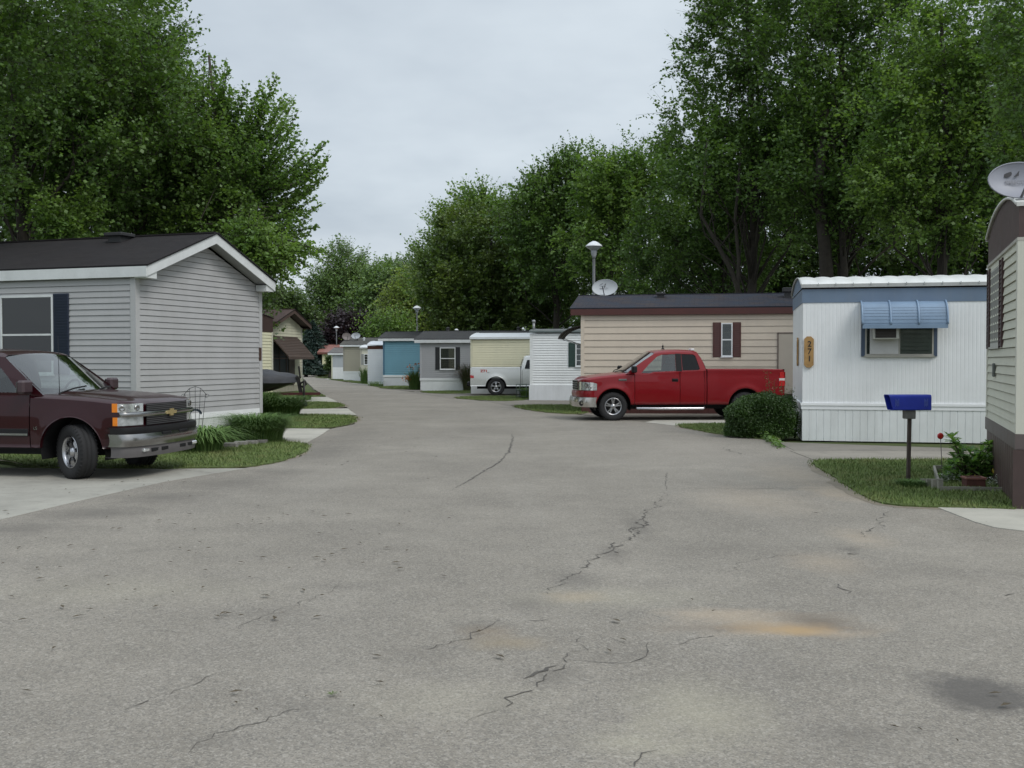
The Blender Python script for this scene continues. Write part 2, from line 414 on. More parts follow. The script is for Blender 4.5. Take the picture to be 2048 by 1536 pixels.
class House:
    def __init__(s, name, label, org, theta, W, Ln, side=1, cat='mobile home', group=None):
        s.t = thing(name, label, cat, (org[0], org[1], 0), -R(theta), group)
        s.M = Matrix.Translation((org[0], org[1], 0)) @ Matrix.Rotation(-R(theta), 4, 'Z'); s.Mi = s.M.inverted()
        s.W = W; s.Ln = Ln; s.side = side; s.x0, s.x1 = (0, Ln) if side > 0 else (-Ln, 0)
    def hit(s, px, py, axis=1, val=0.0):
        a = s.Mi @ Vector((0, 0, EYE)); b = s.Mi.to_3x3() @ ray(px, py)
        t = (val - a[axis]) / b[axis]; return a + b * t
    def walls(s, m, z0, z1, kind='lap', ex=.11, gable=0.0, pitch=.08, inset=0.0):
        mb = MB(); x0, x1, W = s.x0 + inset, s.x1 - inset, s.W - inset
        L_ = x1 - x0; core = MB()
        def urg(z):
            if z <= z1: return (0, W - inset)
            k = (z - z1) / gable * (W - inset) / 2; return (k, W - inset - k)
        for (o, u, n, ln, g) in (((x0, inset, 0), X3, -Y3, L_, 0), ((x0, W, 0), X3, Y3, L_, 0), ((x0, inset, 0), Y3, -X3, W - inset, gable), ((x1, inset, 0), Y3, X3, W - inset, gable)):
            if kind == 'lap': siding(mb, o, u, n, (lambda z, ln=ln: (0, ln)) if not g else urg, z0, z1 + g, ex)
            elif kind == 'rib':
                ribs(mb, o, u, n, ln, z0, z1, pitch, .0032, .3)
            else:
                o = Vector(o)
                mb.poly([o + Z3 * z0 + n * .004, o + u * ln + Z3 * z0 + n * .004, o + u * ln + Z3 * z1 + n * .004, o + Z3 * z1 + n * .004])
        return mb.build('wall', m, s.t)
    def posts(s, m, z0, z1, w=.09, d=.024):
        for x, sx in ((s.x0, -1), (s.x1, 1)):
            for y, sy in ((0, -1), (s.W, 1)):
                mb = MB(); mb.box((x + sx * d, y + sy * d, z0), (x - sx * w, y + sy * .001, z1), 0); mb.box((x + sx * d, y + sy * .001, z0), (x + sx * .001, y - sy * w, z1), 0)
                mb.build('corner_post', m, s.t)
    def skirt(s, m, z1, pitch=.15, out=.0, kind='rib', z0=-.03, name='skirting'):
        mb = MB(); a, b, W = s.x0 - out, s.x1 + out, s.W + out
        for (o, u, n, ln) in (((a, -out, 0), X3, -Y3, b - a), ((a, W, 0), X3, Y3, b - a), ((a, -out, 0), Y3, -X3, W + out), ((b, -out, 0), Y3, X3, W + out)):
            if kind == 'rib': ribs(mb, o, u, n, ln, z0, z1, pitch, .008, .13)
            else:
                o = Vector(o); mb.poly([o + Z3 * z0 + n * .006, o + u * ln + Z3 * z0 + n * .006, o + u * ln + Z3 * z1 + n * .006, o + Z3 * z1 + n * .006])
        if out > 0:
            mb.poly([(a, -out, z1), (b, -out, z1), (b, W, z1), (a, W, z1)])
        return mb.build(name, m, s.t)
    def band(s, m, z0, z1, out=.03, name='trim'):
        mb = MB(); a, b, W = s.x0, s.x1, s.W
        mb.box((a - out, -out, z0), (b + out, .0, z1)); mb.box((a - out, W, z0), (b + out, W + out, z1))
        mb.box((a - out, .001, z0), (a, W - .001, z1)); mb.box((b, .001, z0), (b + out, W - .001, z1))
        return mb.build(name, m, s.t)
    def gable_roof(s, ms, mf, ze, rise, ox=.3, oy=.1, fh=.17, msof=None, returns=False):
        W = s.W; a, b = s.x0 - ox, s.x1 + ox; slope = rise / (W / 2); yr = W / 2
        ztop = ze + fh; zr = ztop + slope * (yr + oy); mb = MB(); th = .035
        ln = math.hypot(yr + oy, zr - ztop)
        for sgn in (0, 1):
            ya = -oy if sgn == 0 else W + oy
            def q(x, y, z): return (x, y, z)
            P = [q(a - .03, ya, ztop), q(b + .03, ya, ztop), q(b + .03, yr, zr), q(a - .03, yr, zr)]
            off = 0 if sgn == 0 else 7.3
            mb.poly([(p[0], p[1], p[2] + th) for p in P], uv=[(a, off), (b, off), (b, off + ln), (a, off + ln)])
            mb.poly([(P[0][0], ya, ztop), (P[1][0], ya, ztop), (P[1][0], ya, ztop + th), (P[0][0], ya, ztop + th)], uv=[(0, 0)] * 4)
            for x in (a - .03, b + .03):
                mb.poly([(x, ya, ztop), (x, yr, zr), (x, yr, zr + th), (x, ya, ztop + th)], uv=[(0, 0)] * 4)
            mb.box((a, yr - .12 + .12 * sgn, zr + th - .03 * 1), (b, yr + .12 * sgn, zr + th + .004))
        roof = mb.build('roof', ms, s.t, fixn=False)
        f = MB()
        f.box((a, -oy - .0, ze), (b, -oy + .03, ztop - .002)); f.box((a, W + oy - .03, ze), (b, W + oy, ztop - .002))
        for x, e in ((a, .03), (b - .03, .03)):
            for sg in (0, 1):
                ya = -oy + .031 if sg == 0 else W + oy - .031; k = slope * .031
                f.poly([(x + e, ya, ze + k), (x + e, yr, ze + slope * (yr + oy)), (x + e, yr, zr - .002), (x + e, ya, ztop + k - .002)])
                f.poly([(x, ya, ze + k), (x, yr, ze + slope * (yr + oy)), (x, yr, zr - .002), (x, ya, ztop + k - .002)])
                f.poly([(x, ya, ze + k), (x + e, ya, ze + k), (x + e, yr, ze + slope * (yr + oy)), (x, yr, ze + slope * (yr + oy))])
        if returns:
            for x in (a, b):
                e = -1 if x == b else 1
                for y0_, y1_ in ((-oy + .03, .28), (W - .26, W + oy - .03)):
                    f.box((x + e * .032, y0_, ze - .02), (x + e * (ox - .03), y1_, ze + .13))
        f.build('fascia', mf, s.t, fixn=False)
        g = MB()
        for x0_, x1_ in ((a + .031, s.x0), (s.x1, b - .031)):
            for sg in (0, 1):
                ya = -oy + .03 if sg == 0 else W + oy - .03; zz = ze + .03 + .02; g.poly([(x0_, ya, zz), (x1_, ya, zz), (x1_, yr, zz + slope * (yr + oy)), (x0_, yr, zz + slope * (yr + oy))])
        g.poly([(a + .03, -oy + .03, ze + .02), (b - .03, -oy + .03, ze + .02), (b - .03, .02, ze + .02), (a + .03, .02, ze + .02)])
        g.poly([(a + .03, W - .02, ze + .02), (b - .03, W - .02, ze + .02), (b - .03, W + oy - .03, ze + .02), (a + .03, W + oy - .03, ze + .02)])
        g.build('soffit', msof or mf, s.t, fixn=False)
        s.zr = zr + th; s.ze = ztop; s.slope = slope; s.oy = oy
        return roof
    def roofz(s, y): return s.ze + s.slope * (min(y, s.W - y) + s.oy) + .035
    def bow_roof(s, m, mend, z1, rise, ov=.06, seam=.34, wav=.02, edge=.07, mbandz=None, pw=2.6, medge=None):
        W = s.W; a, b = s.x0 - .04, s.x1 + .04; yc = W / 2; hw = yc + ov
        def zz(y): return z1 + rise * (1 - abs((y - yc) / hw) ** pw)
        mb = MB(); per = 6; nseg = max(1, int(round((b - a) / seam)));  nu = nseg * per
        if wav <= 0: nu = 1
        ys = [yc - hw * math.cos(math.pi * j / 26) for j in range(27)]
        def fn(u, v):
            y = ys[int(round(v * 26))]; x = a + (b - a) * u; ph = (u * nseg) % 1
            w = wav * math.sin(math.pi * ph) ** .8 * min(1, (1 - abs((y - yc) / hw)) * 5 + .15) if wav > 0 else 0
            return (x, y, zz(y) + w)
        mb.grid(fn, nu, 26, smooth=False)
        r = mb.build('roof', m, s.t, fixn=False)
        e = MB()
        e.box((a, -ov - .015, z1 - edge), (b, -ov + .01, z1 + .012)); e.box((a, W + ov - .01, z1 - edge), (b, W + ov + .015, z1 + .012))
        if wav > 0:
            for i in range(nseg + 1):
                x = a + (b - a) * i / nseg; e.box((x - .008, -ov - .03, z1 - edge * .3), (x + .008, -ov - .012, z1 + .03))
        for x in (a, b):
            pts = [(x, y, zz(y)) for y in ys]; e.tube(pts, .018, 5)
        e.build('gutter_edge', medge or m, s.t, fixn=False)
        w = MB()
        for x in (s.x0 - .012, s.x1 + .012):
            w.poly([(x, 0, z1 - edge)] + [(x, min(W, max(0, y)), zz(y) - .004) for y in ys] + [(x, W, z1 - edge)])
        w.poly([(s.x0, -.002, z1 - edge), (s.x1, -.002, z1 - edge), (s.x1, -.002, z1), (s.x0, -.002, z1)])
        w.build('roof_end_panel', mend, s.t, fixn=False)
        s.bz = zz
        return r
    def window(s, r, axis=1, val=0.0, mf=None, mullion='h', out=.03, curtain=M_curtain, shut=None, mshut=None, fw=.045, lowdark=False, cz=None):
        """r = (a0, a1, z0, z1) in wall coordinates."""
        a0, a1, z0, z1 = r; mf = mf or M_white
        sg = -1 if (axis == 1 or (axis == 0 and s.side > 0)) else 1
        def P(a, d, z): return (a, val + sg * d, z) if axis == 1 else (val + sg * d, a, z)
        mb = MB(); o1, o0 = out + .012, .004
        mb.box(P(a0, o0, z0), P(a0 + fw, o1, z1)); mb.box(P(a1 - fw, o0, z0), P(a1, o1, z1))
        mb.box(P(a0 + fw, o0, z1 - fw), P(a1 - fw, o1, z1)); mb.box(P(a0 + fw, o0, z0), P(a1 - fw, o1, z0 + fw))
        mb.box(P(a0 - .015, o0, z0 - .03), P(a1 + .015, o1 + .02, z0 - .001))
        if mullion == 'h': zm = (z0 + z1) / 2; mb.box(P(a0 + fw, o0, zm - .02), P(a1 - fw, o1 - .006, zm + .02))
        if mullion == 'v': am = (a0 + a1) / 2; mb.box(P(am - .02, o0, z0 + fw), P(am + .02, o1 - .006, z1 - fw))
        if mullion == 'g':
            for k in (1, 2): am = a0 + (a1 - a0) * k / 3; mb.box(P(am - .008, o0, z0 + fw), P(am + .008, o1 - .01, z1 - fw))
            for k in (1, 2, 3): zm = z0 + (z1 - z0) * k / 4; mb.box(P(a0 + fw, o0, zm - .008), P(a1 - fw, o1 - .012, zm + .008))
        w = mb.build('window', mf, s.t)
        g = MB(); g.box(P(a0 + fw, o1 - .022, z0 + fw), P(a1 - fw, o1 - .018, z1 - fw)); g.build('pane', GLASS_DAY, w)
        c = MB()
        if curtain:
            zc = z0 + fw if not cz else z0 + (z1 - z0) * cz
            def cf(u, v):
                return P(a0 + fw + (a1 - a0 - 2 * fw) * u, .017 + .003 * math.sin(u * 26) * (1 - .4 * v), zc + (z1 - fw - zc) * v)
            c.grid(cf, 40, 1, smooth=False); c.build('curtain', curtain, w, fixn=False)
        d = MB(); d.box(P(a0 + fw, .002, z0 + fw), P(a1 - fw, .012, z1 - fw)); d.build('dark_interior', M_dark, w)
        if shut:
            for (b0, b1) in ((a0 - shut - .01, a0 - .01), (a1 + .01, a1 + shut + .01)):
                q = MB(); q.box(P(b0, .003, z0 - .02), P(b1, .02, z1 + .02)); e = .035
                q.box(P(b0, .02, z0 - .02), P(b0 + e, .036, z1 + .02)); q.box(P(b1 - e, .02, z0 - .02), P(b1, .036, z1 + .02))
                nsl = int((z1 - z0) / .055)
                for k in range(nsl):
                    zz = z0 + (z1 - z0) * k / nsl; q.poly([P(b0 + e, .034, zz), P(b1 - e, .034, zz), P(b1 - e, .021, zz + .05), P(b0 + e, .021, zz + .05)])
                q.build('shutter', mshut, s.t, fixn=False)
        return w
def roof_vent(parent, x, y, z, m, w=.42, h=.16, name='roof_vent'):
    mb = MB(); mb.box((x - w * .35, y - w * .35, z - .05), (x + w * .35, y + w * .35, z + h * .55)); mb.box((x - w / 2, y - w / 2, z + h * .55), (x + w / 2, y + w / 2, z + h), .012)
    return mb.build(name, m, parent)
def vent_pipe(parent, x, y, z, m, h=.35, r=.045, ball=False):
    mb = MB(); mb.tube([(x, y, z - .1), (x, y, z + h)], r, 10)
    if ball: mb.lathe([(.0, h + .14), (.06, h + .12), (.085, h + .07), (.06, h + .01), (.03, h)], 12, (x, y, z))
    else: mb.lathe([(0, h + .09), (.05, h + .085), (.12, h + .03), (.12, h), (.03, h)], 12, (x, y, z))
    return mb.build('vent_pipe', m, parent)
def dish(name, label, base, head, aim, w=.8, h=.6, colr=None, logo=True, group=None, pole_from=None, back=False):
    """offset dish: base = foot point, head = centre of reflector, aim = unit vector it faces."""
    base = Vector(base); head = Vector(head); aim = Vector(aim).normalized()
    t = thing(name, label, 'satellite dish', base, 0, group); hd = head - base
    u = aim.cross(Z3).normalized() * -1; u = Z3.cross(aim).normalized(); v = aim.cross(u).normalized()
    colr = colr or mat('dish_grey', (.46, .48, .50), .45, .05, 4)
    mb = MB(); nr, na = 6, 32
    def f(a, r): 
        r2 = r; return hd + u * (w / 2 * r * math.cos(a)) + v * (h / 2 * r * math.sin(a)) - aim * (.075 * (1 - r * r))
    for sgn in (0, .012):
        mb.grid(lambda p, q: f(p * 2 * math.pi, max(.001, q)) - aim * sgn, na, nr, True, flip=bool(sgn))
    rim = [f(2 * math.pi * k / na, 1) for k in range(na)]
    mb.tube(rim + [rim[0]], .009, 5, cap=False)
    rf = mb.build('reflector', colr, t, fixn=False)
    md = mat('dish_bracket', (.10, .10, .11), .5, .1)
    a = MB(); low = hd - v * h * .42 - aim * .05; foc = hd + aim * .38 - v * h * .12
    a.tube([low - aim * .02, low + aim * .05 - Z3 * .03, foc], .016, 6); a.build('feed_arm', md, t)
    n = MB(); n.bar(foc - u * .07, foc + u * .07, .06, .05); n.tube([foc + aim * .02, foc - aim * .05], .035, 10); n.build('receiver', colr, t)
    b = MB(); bk = hd - aim * .12; b.box(bk - Vector((.05, .03, .09)), bk + Vector((.05, .03, .09)), .01)
    b.tube([bk, bk - Z3 * .12, (0, 0, 0)] if bk.z > .2 else [bk, (0, 0, 0)], .024, 8); b.box((-.09, -.09, -.01), (.09, .09, .012)); b.build('mount', md, t)
    if logo:
        g = MB(); mk = mat('dish_mark', (.02, .02, .025), .6)
        c0 = hd + v * h * .22 - u * w * .12 * 1 - aim * .052
        def lp(x, y): return c0 + u * x * w + v * y * w
        # bold D-shaped mark with a pale swoosh beside it
        outl = [(-.10, -.055), (-.10, .075)] + [(-.05 + .075 * math.cos(t_), .01 + .065 * math.sin(t_)) for t_ in [math.pi / 2 - k * math.pi / 8 for k in range(9)]]
        g.poly([lp(x, y) + aim * .006 for x, y in outl]); 
        g.poly([lp(x, y) + aim * .006 for x, y in ((.05, -.05), (.13, -.035), (.15, .08), (.125, .03), (.09, -.01))])
        g.build('emblem', mk, rf, fixn=False)
        M = frame(hd - v * h * .02 - aim * .058 - u * w * .04 + aim * .008, u, v, aim)
        textobj('DIRECTV', w * .085, mat('dish_text', (.2, .2, .22), .6), rf, M)
    return t
# ------------------------------------------------------------ pickups
M_tyre = mat('tyre_rubber', (.018, .018, .019), .85, .2, 8); M_blackp = mat('black_plastic', (.014, .014, .015), .6, .15, 6, spec=.2)
M_chrome = mat('chrome', (.36, .355, .35), .22, .05, 4, metal=1.0); M_alloy = mat('alloy', (.42, .42, .43), .3, .1, 6, metal=.85)
M_satin = mat('satin_steel', (.5, .5, .52), .28, .05, 5, metal=1.0)
M_amber = mat('amber_lens', (.75, .22, .02), .2, .1, 9, coat=.6); M_redl = mat('red_lens', (.42, .008, .008), .15, .1, 9, coat=.8)
M_lamp = mat('lamp_reflector', (.75, .77, .78), .15, .25, 22, metal=.75, coat=.8); M_seat = mat('seat_cloth', (.09, .09, .095), .9, .2, 8)
G_clear = glassm('clear_auto_glass', (.02, .03, .028), .18, .01); G_tint = glassm('tinted_auto_glass', (.006, .007, .008), .95, .01, .7, .0)
def carpaint(name, col, metal=.35):
    m, nt, p = newmat(name); tc = nt.nodes.new('ShaderNodeTexCoord')
    n = noise(nt, tc.outputs['Object'], 900, 1, .5); c = mixc(nt, ramp(nt, n, .35, .65), tuple(x * .8 for x in col), tuple(min(1, x * 1.25) for x in col))
    d = noise(nt, tc.outputs['Object'], 2.2, 5, .7); sx = N(nt, 'ShaderNodeSeparateXYZ'); L(nt, tc.outputs['Object'], sx.inputs[0])
    low = mth(nt, 'MULTIPLY', ramp(nt, d, .35, .8), ramp(nt, sx.outputs[2], .75, .3), clamp=True)
    c = mixc(nt, mth(nt, 'MULTIPLY', low, .18), c, (.09, .08, .07))
    L(nt, c, p.inputs['Base Color']); p.inputs['Metallic'].default_value = metal; p.inputs['Roughness'].default_value = .38
    p.inputs['Coat Weight'].default_value = .55; p.inputs['Coat Roughness'].default_value = .03; p.inputs['Specular IOR Level'].default_value = .25
    return m
def wheel(root, x, y, side, rr, style, steer=0.0, tw=.25):
    """side=+1: outer face towards +y."""
    T = Matrix.Translation((x, y, rr)) @ Matrix.Rotation(steer, 4, 'Z') @ (Matrix.Identity(4) if side > 0 else Matrix.Rotation(math.pi, 4, 'Z'))
    t = MB(); t.M = T; h = tw / 2; ri = rr * .60
    prof = [(ri, -h * .8), (ri + .02, -h * .92), (rr * .8, -h * 1.04), (rr * .93, -h * .97), (rr * .985, -h * .8), (rr, -h * .6), (rr, -h * .3), (rr - .008, -h * .27), (rr - .008, -h * .2), (rr, -h * .17), (rr, h * .17), (rr - .008, h * .2), (rr - .008, h * .27), (rr, h * .3), (rr, h * .6), (rr * .985, h * .8), (rr * .93, h * .97), (rr * .8, h * 1.04), (ri + .02, h * .92), (ri, h * .8)]
    t.lathe(prof, 48, axis='y')
    for k in range(40):                                  # shoulder tread blocks
        a = 2 * math.pi * k / 40
        for s_ in (-1, 1):
            p = Vector((math.cos(a) * (rr - .004), s_ * h * .8, math.sin(a) * (rr - .004))); q = Vector((math.cos(a) * rr * .93, s_ * h * .99, math.sin(a) * rr * .93))
            t.bar(p, q, .022, .014)
    ty = t.build('wheel', M_tyre, root)
    r = MB(); r.M = T
    r.lathe([(ri, h * .78), (ri + .006, h * .86), (ri - .012, h * .88), (ri - .03, h * .72), (ri - .035, h * .2), (ri - .035, -h * .7), (.0, -h * .7)], 40, axis='y')
    r.build('rim_barrel', M_satin, ty)
    s_ = MB(); s_.M = T; f = h * .62
    hub = [(0, f + .03), (.05, f + .028), (.06, f + .012), (.075, f), (.075, f - .05)]
    s_.lathe(hub, 24, axis='y'); n = {'twin5': 5, 'six': 6, 'five': 5}[style]
    for k in range(n):
        a = 2 * math.pi * k / n + .3
        if style == 'twin5':
            for da in (-.17, .17):
                p = Vector((math.cos(a + da * .6) * .06, f - .005, math.sin(a + da * .6) * .06)); q = Vector((math.cos(a + da) * (ri - .012), f + .004, math.sin(a + da) * (ri - .012)))
                s_.bar(p, q, .034, .03, up=(0, 1, 0))
        elif style == 'five':
            p0, p1 = .05, ri - .012
            def c(rad, da, dy): return (math.cos(a + da) * rad, f + dy, math.sin(a + da) * rad)
            s_.poly([c(p0, -.7, 0), c(p0, .7, 0), c(p1 * .6, .24, .008), c(p1, .26, 0), c(p1, -.26, 0), c(p1 * .6, -.24, .008)])
            s_.poly([c(p0, -.7, -.03), c(p0, .7, -.03), c(p1 * .6, .24, -.02), c(p1, .26, -.03), c(p1, -.26, -.03), c(p1 * .6, -.24, -.02)])
            for e in (-1, 1): s_.poly([c(p0, .7 * e, 0), c(p1 * .6, .24 * e, .008), c(p1, .26 * e, 0), c(p1, .26 * e, -.03), c(p1 * .6, .24 * e, -.02), c(p0, .7 * e, -.03)])
        else:
            p0, p1 = .05, ri - .012
            def c(rad, da, dy): return (math.cos(a + da) * rad, f + dy, math.sin(a + da) * rad)
            s_.poly([c(p0, -.6, 0), c(p0, .6, 0), c(p1 * .62, .33, .012), c(p1, .36, 0), c(p1, -.36, 0), c(p1 * .62, -.33, .012)])
            for e in (-1, 1): s_.poly([c(p0, .6 * e, 0), c(p1 * .62, .33 * e, .012), c(p1, .36 * e, 0), c(p1, .36 * e, -.05), c(p1 * .62, .33 * e, -.04), c(p0, .6 * e, -.05)])
            s_.tube([(math.cos(a) * .05, f - .0, math.sin(a) * .05), (math.cos(a) * .05, f + .022, math.sin(a) * .05)], .009, 6)
    s_.build('spokes', M_alloy if style != 'six' else M_satin, ty, fixn=False)
    bd = MB(); bd.M = T; bd.lathe([(0, -.01), (ri - .05, -.01), (ri - .05, -.03), (0, -.03)], 24, axis='y'); bd.build('brake_disc', mat('brake_iron', (.035, .033, .03), .7), ty)
    return ty
def pickup(name, label, loc, rz, P, group='pickup trucks parked on the driveways'):
    """local frame: +x forward, origin under the front axle centre."""
    root = thing(name, label, 'pickup truck', loc, rz, group)
    NA = P.get('na', .36); paint = P['paint']; rr = P['rr']; wb = P['wb']; xn = P['nose']; xt = P['tail']; xd0, xd1, xd2, xc = P['doors']   # door seams (front, B, rear) and cab back
    zr_ = P['rail']; zb = .43; RA = P['arch']; hood = P['hood']     # list of (x,z) along hood/belt to cab rear
    def lerpl(l, x):
        l = sorted(l)
        if x <= l[0][0]: return l[0][1]
        for (a, b), (c, d) in zip(l, l[1:]):
            if x <= c: return b + (d - b) * (x - a) / (c - a)
        return l[-1][1]
    def zt(x): return lerpl(hood, x) if x > xc + .001 else zr_
    def hw(x):
        b = .985
        t_ = max(0, (x - (xn - NA)) / NA)
        if t_ > 0: b *= max(.0, 1 - min(.9985, t_) ** 2.2) ** (1 / 2.8)
        if x < xt + .5: b -= .025 * ((xt + .5 - x) / .5) ** 2
        return b
    def ys(x, z):
        t = max(0, min(1, (z - zb) / .95)); s = .965 + .035 * math.sin(math.pi * min(1, t * 1.15 + .05)) ** .8 - .03 * max(0, t - .75) * 4 * .25
        y = hw(x) * s
        for xc_ in (0, -wb):
            d = math.hypot(x - xc_, z - rr - .01) - RA
            y += P['flare'] * math.exp(-(d / .10) ** 2) * max(0, min(1, (RA + .18 - abs(x - xc_)) / .08)) * min(1, hw(x) * 1.4)
        y -= .006 * math.exp(-((z - (zb + .2)) / .02) ** 2)         # crease line
        return y
    def zbot(x):
        z = zb if x > xc else zb + .0
        for xc_ in (0, -wb):
            q = RA * RA - (x - xc_) ** 2
            if q > 0: z = max(z, rr + .01 + math.sqrt(q))
        return z
    zc_ = rr + .01
    def xstations(a, b):
        X = [a, b]
        k = int(abs(b - a) / .09) + 1
        X += [a + (b - a) * i / k for i in range(k + 1)]
        for xc_ in (0, -wb):
            th0 = math.asin(max(-1, (zb - zc_) / RA))
            for i in range(25):
                t = th0 + (math.pi - 2 * th0) * i / 24; x = xc_ + RA * math.cos(t)
                if min(a, b) < x < max(a, b): X.append(x)
        for k in range(13):
            x = xn - NA * (1 - math.sin(k * math.pi / 24))
            if min(a, b) < x < max(a, b): X.append(x)
        X = sorted(set(round(x, 4) for x in X)); return X
    def side_patch(mb, a, b, ztf, sgn, off=0.0, nz=12):
        X = xstations(a, b); rows = []
        for x in X:
            z0, z1 = zbot(x), ztf(x); rows.append([mb.vv((x, sgn * (ys(x, z0 + (z1 - z0) * j / nz) + off), z0 + (z1 - z0) * j / nz)) for j in range(nz + 1)])
        for A, B in zip(rows, rows[1:]):
            for j in range(nz): q = (A[j], B[j], B[j + 1], A[j + 1]); mb.face(q if sgn < 0 else q[::-1], smooth=True)
        # returned lip at bottom
        for A, B, xa, xb in zip(rows, rows[1:], X, X[1:]):
            a2 = mb.vv((xa, sgn * (ys(xa, zbot(xa)) - .06 + off), zbot(xa) + .0)); b2 = mb.vv((xb, sgn * (ys(xb, zbot(xb)) - .06 + off), zbot(xb) + .0)); mb.face((A[0], B[0], b2, a2))
    # ---- body: fenders, hood, cab lower, bed
    sh = .05
    body = MB()
    gap = .006
    def belt(x): return zt(x) - sh
    for sg in (-1, 1):
        side_patch(body, xn, xd0 + gap, belt, sg)                       # front fender
        cc_ = MB(); side_patch(cc_, xc + .012, xd2 - gap, lambda x: zt(x) - .012, sg); a_, b_ = xc + .012, xd2 - gap
        cc_.build('cab_corner', paint, root, fixn=False)
    # hood and cowl (edge rounded)
    def hoodf(u, v):
        x = xd0 + (xn - xd0) * (1 - (1 - u) ** 2.6); yb = ys(x, belt(x)); s_ = -1 + 2 * v; a = abs(s_)
        k = (1 - a)
        y = s_ * (yb - (0 if a > .999 else 0)); zz = zt(x) - sh + sh * min(1, (k / .06)) ** .5 + P['crown'] * (1 - a ** 2)
        if P.get('dome'): zz += .02 * (1 / (1 + math.exp((a - .62) * 26))) * min(1, (xn - x) * 4)
        if x > xn - .14: zz -= (x - (xn - .14)) ** 2 * 2.6 
        return (x, y, zz)
    body.grid(hoodf, 26, 40)
    # nose cap
    zn0 = zbot(xn)
    nose = [Vector(hoodf(1, v / 40)) for v in range(41)]
    body.poly([(xn, -ys(xn, zn0), zn0), (xn, ys(xn, zn0), zn0)] + [(p.x, p.y, p.z) for p in reversed(nose)])
    bed = MB()
    for sg in (-1, 1): side_patch(bed, xt, xc - .012, lambda x: zr_ - .02, sg)
    # cab floor level deck between doors (hidden) and bed box
    bt = .055; bi = .74
    for sg in (-1, 1):
        X = [xt, xc - .012]
        y1, y2 = ys(xt, zr_ - .02), ys(xc, zr_ - .02)
        bed.poly([(xt, sg * y1, zr_ - .02), (xc - .012, sg * y2, zr_ - .02), (xc - .012, sg * (y2 - .02), zr_), (xt, sg * (y1 - .02), zr_)], smooth=True)
        bed.poly([(xt, sg * (y1 - .02), zr_), (xc - .012, sg * (y2 - .02), zr_), (xc - .012, sg * (y2 - .1), zr_), (xt, sg * (y1 - .1), zr_)])
        bed.poly([(xt, sg * (y1 - .1), zr_), (xc - .012, sg * (y2 - .1), zr_), (xc - .012, sg * (y2 - .1), zr_ - .5), (xt, sg * (y1 - .1), zr_ - .5)])
    yb_ = ys(xc, 1) - .001
    bed.poly([(xc - .02, -yb_, zb + .02), (xc - .02, yb_, zb + .02), (xc - .02, yb_ - .02, zr_ - .01), (xc - .02, -yb_ + .02, zr_ - .01)])
    bed.poly([(xt, -.9, zr_ - .5), (xc, -.9, zr_ - .5), (xc, .9, zr_ - .5), (xt, .9, zr_ - .5)])
    if P.get('tailgate', True):
        yt = ys(xt, 1) - .0
        bed.poly([(xt, -yt, zb + .05), (xt, yt, zb + .05), (xt, yt - .02, zr_), (xt, -yt + .02, zr_)]); bed.poly([(xt + .05, -.85, zb + .05), (xt + .05, .85, zb + .05), (xt + .05, .85, zr_), (xt + .05, -.85, zr_)])
        bed.poly([(xt, -yt + .02, zr_), (xt, yt - .02, zr_), (xt + .05, yt - .02, zr_), (xt + .05, -yt + .02, zr_)])
    bed.build('cargo_bed', paint, root, fixn=False)
    # ---- greenhouse
    gA, gT, gC, gE = P['ghouse']     # (xA base), (x roof front), (x roof rear), (x back base)
    zR = P['roof']; zw = zt(xd0)
    def yg(z): t = (z - 1.25) / (zR - 1.25); return .945 - .035 * 0 - (.945 - .765) * max(0, t) ** 1.05
    def roofedge(x):
        t = (x - gC) / (gT - gC); return zR - .055 - .035 * (2 * t - .9) ** 2
    pan = []
    outer = [(gA, zt(gA) - .02)]
    outer += [(gA + (gT - gA) * t, zt(gA) - .02 + (roofedge(gT) - zt(gA) + .02) * (t ** .93)) for t in (.25, .5, .75)]
    outer += [(gT + (gC - gT) * t, roofedge(gT + (gC - gT) * t)) for t in (0, .2, .4, .6, .8, 1)]
    outer += [(gE + (gC - gE) * .35, zt(gE) + (roofedge(gC) - zt(gE)) * .5), (gE, zt(gE) - .012)]
    bl = [(x, zt(x) - .012) for x in (gE + (gA - gE) * k / 8 for k in range(1, 8))]
    outer = outer + bl
    wins = P['wins']
    gh = MB()
    loops = [[Vector((x, z, 0)) for x, z in outer]] + [[Vector((x, z, 0)) for x, z in w] for w in wins]
    tris = geometry.tessellate_polygon(loops); flat = [p for l in loops for p in l]
    for sg in (-1, 1):
        for d in (0, .05):
            ids = [gh.vv((p.x, sg * (yg(p.y) - d), p.y)) for p in flat]
            for t in tris: gh.face([ids[i] for i in t])
        for l in loops[1:]:
            for i in range(len(l)):
                a, b = l[i], l[(i + 1) % len(l)]; gh.poly([(a.x, sg * yg(a.y), a.y), (b.x, sg * yg(b.y), b.y), (b.x, sg * (yg(b.y) - .05), b.y), (a.x, sg * (yg(a.y) - .05), a.y)])
    def roofp(u, v):
        x = gT + (gC - gT) * u; s_ = -1 + 2 * v; zE = roofedge(x); y = s_ * yg(zE); a = abs(s_)
        e = min(1, (1 - a) / .12); fx = min(1, min(u, 1 - u) / .1 + .25) ** .5
        return (x, y, zE + (.05 * math.sin(e * math.pi / 2) + .035 * (1 - a * a)) * fx - (1 - fx) * .0)
    gh.grid(roofp, 16, 24)
    if P.get('ghmat'): pass
    bk = lambda u, v: (gE + (gC - gE) * v ** 1.3 - .012 * 0, (-1 + 2 * u) * (yg(zt(gE) + (roofedge(gC) - zt(gE)) * v)) , zt(gE) - .02 + (roofp(1, .5)[2] * 0 + roofedge(gC) + .02 - zt(gE)) * v)
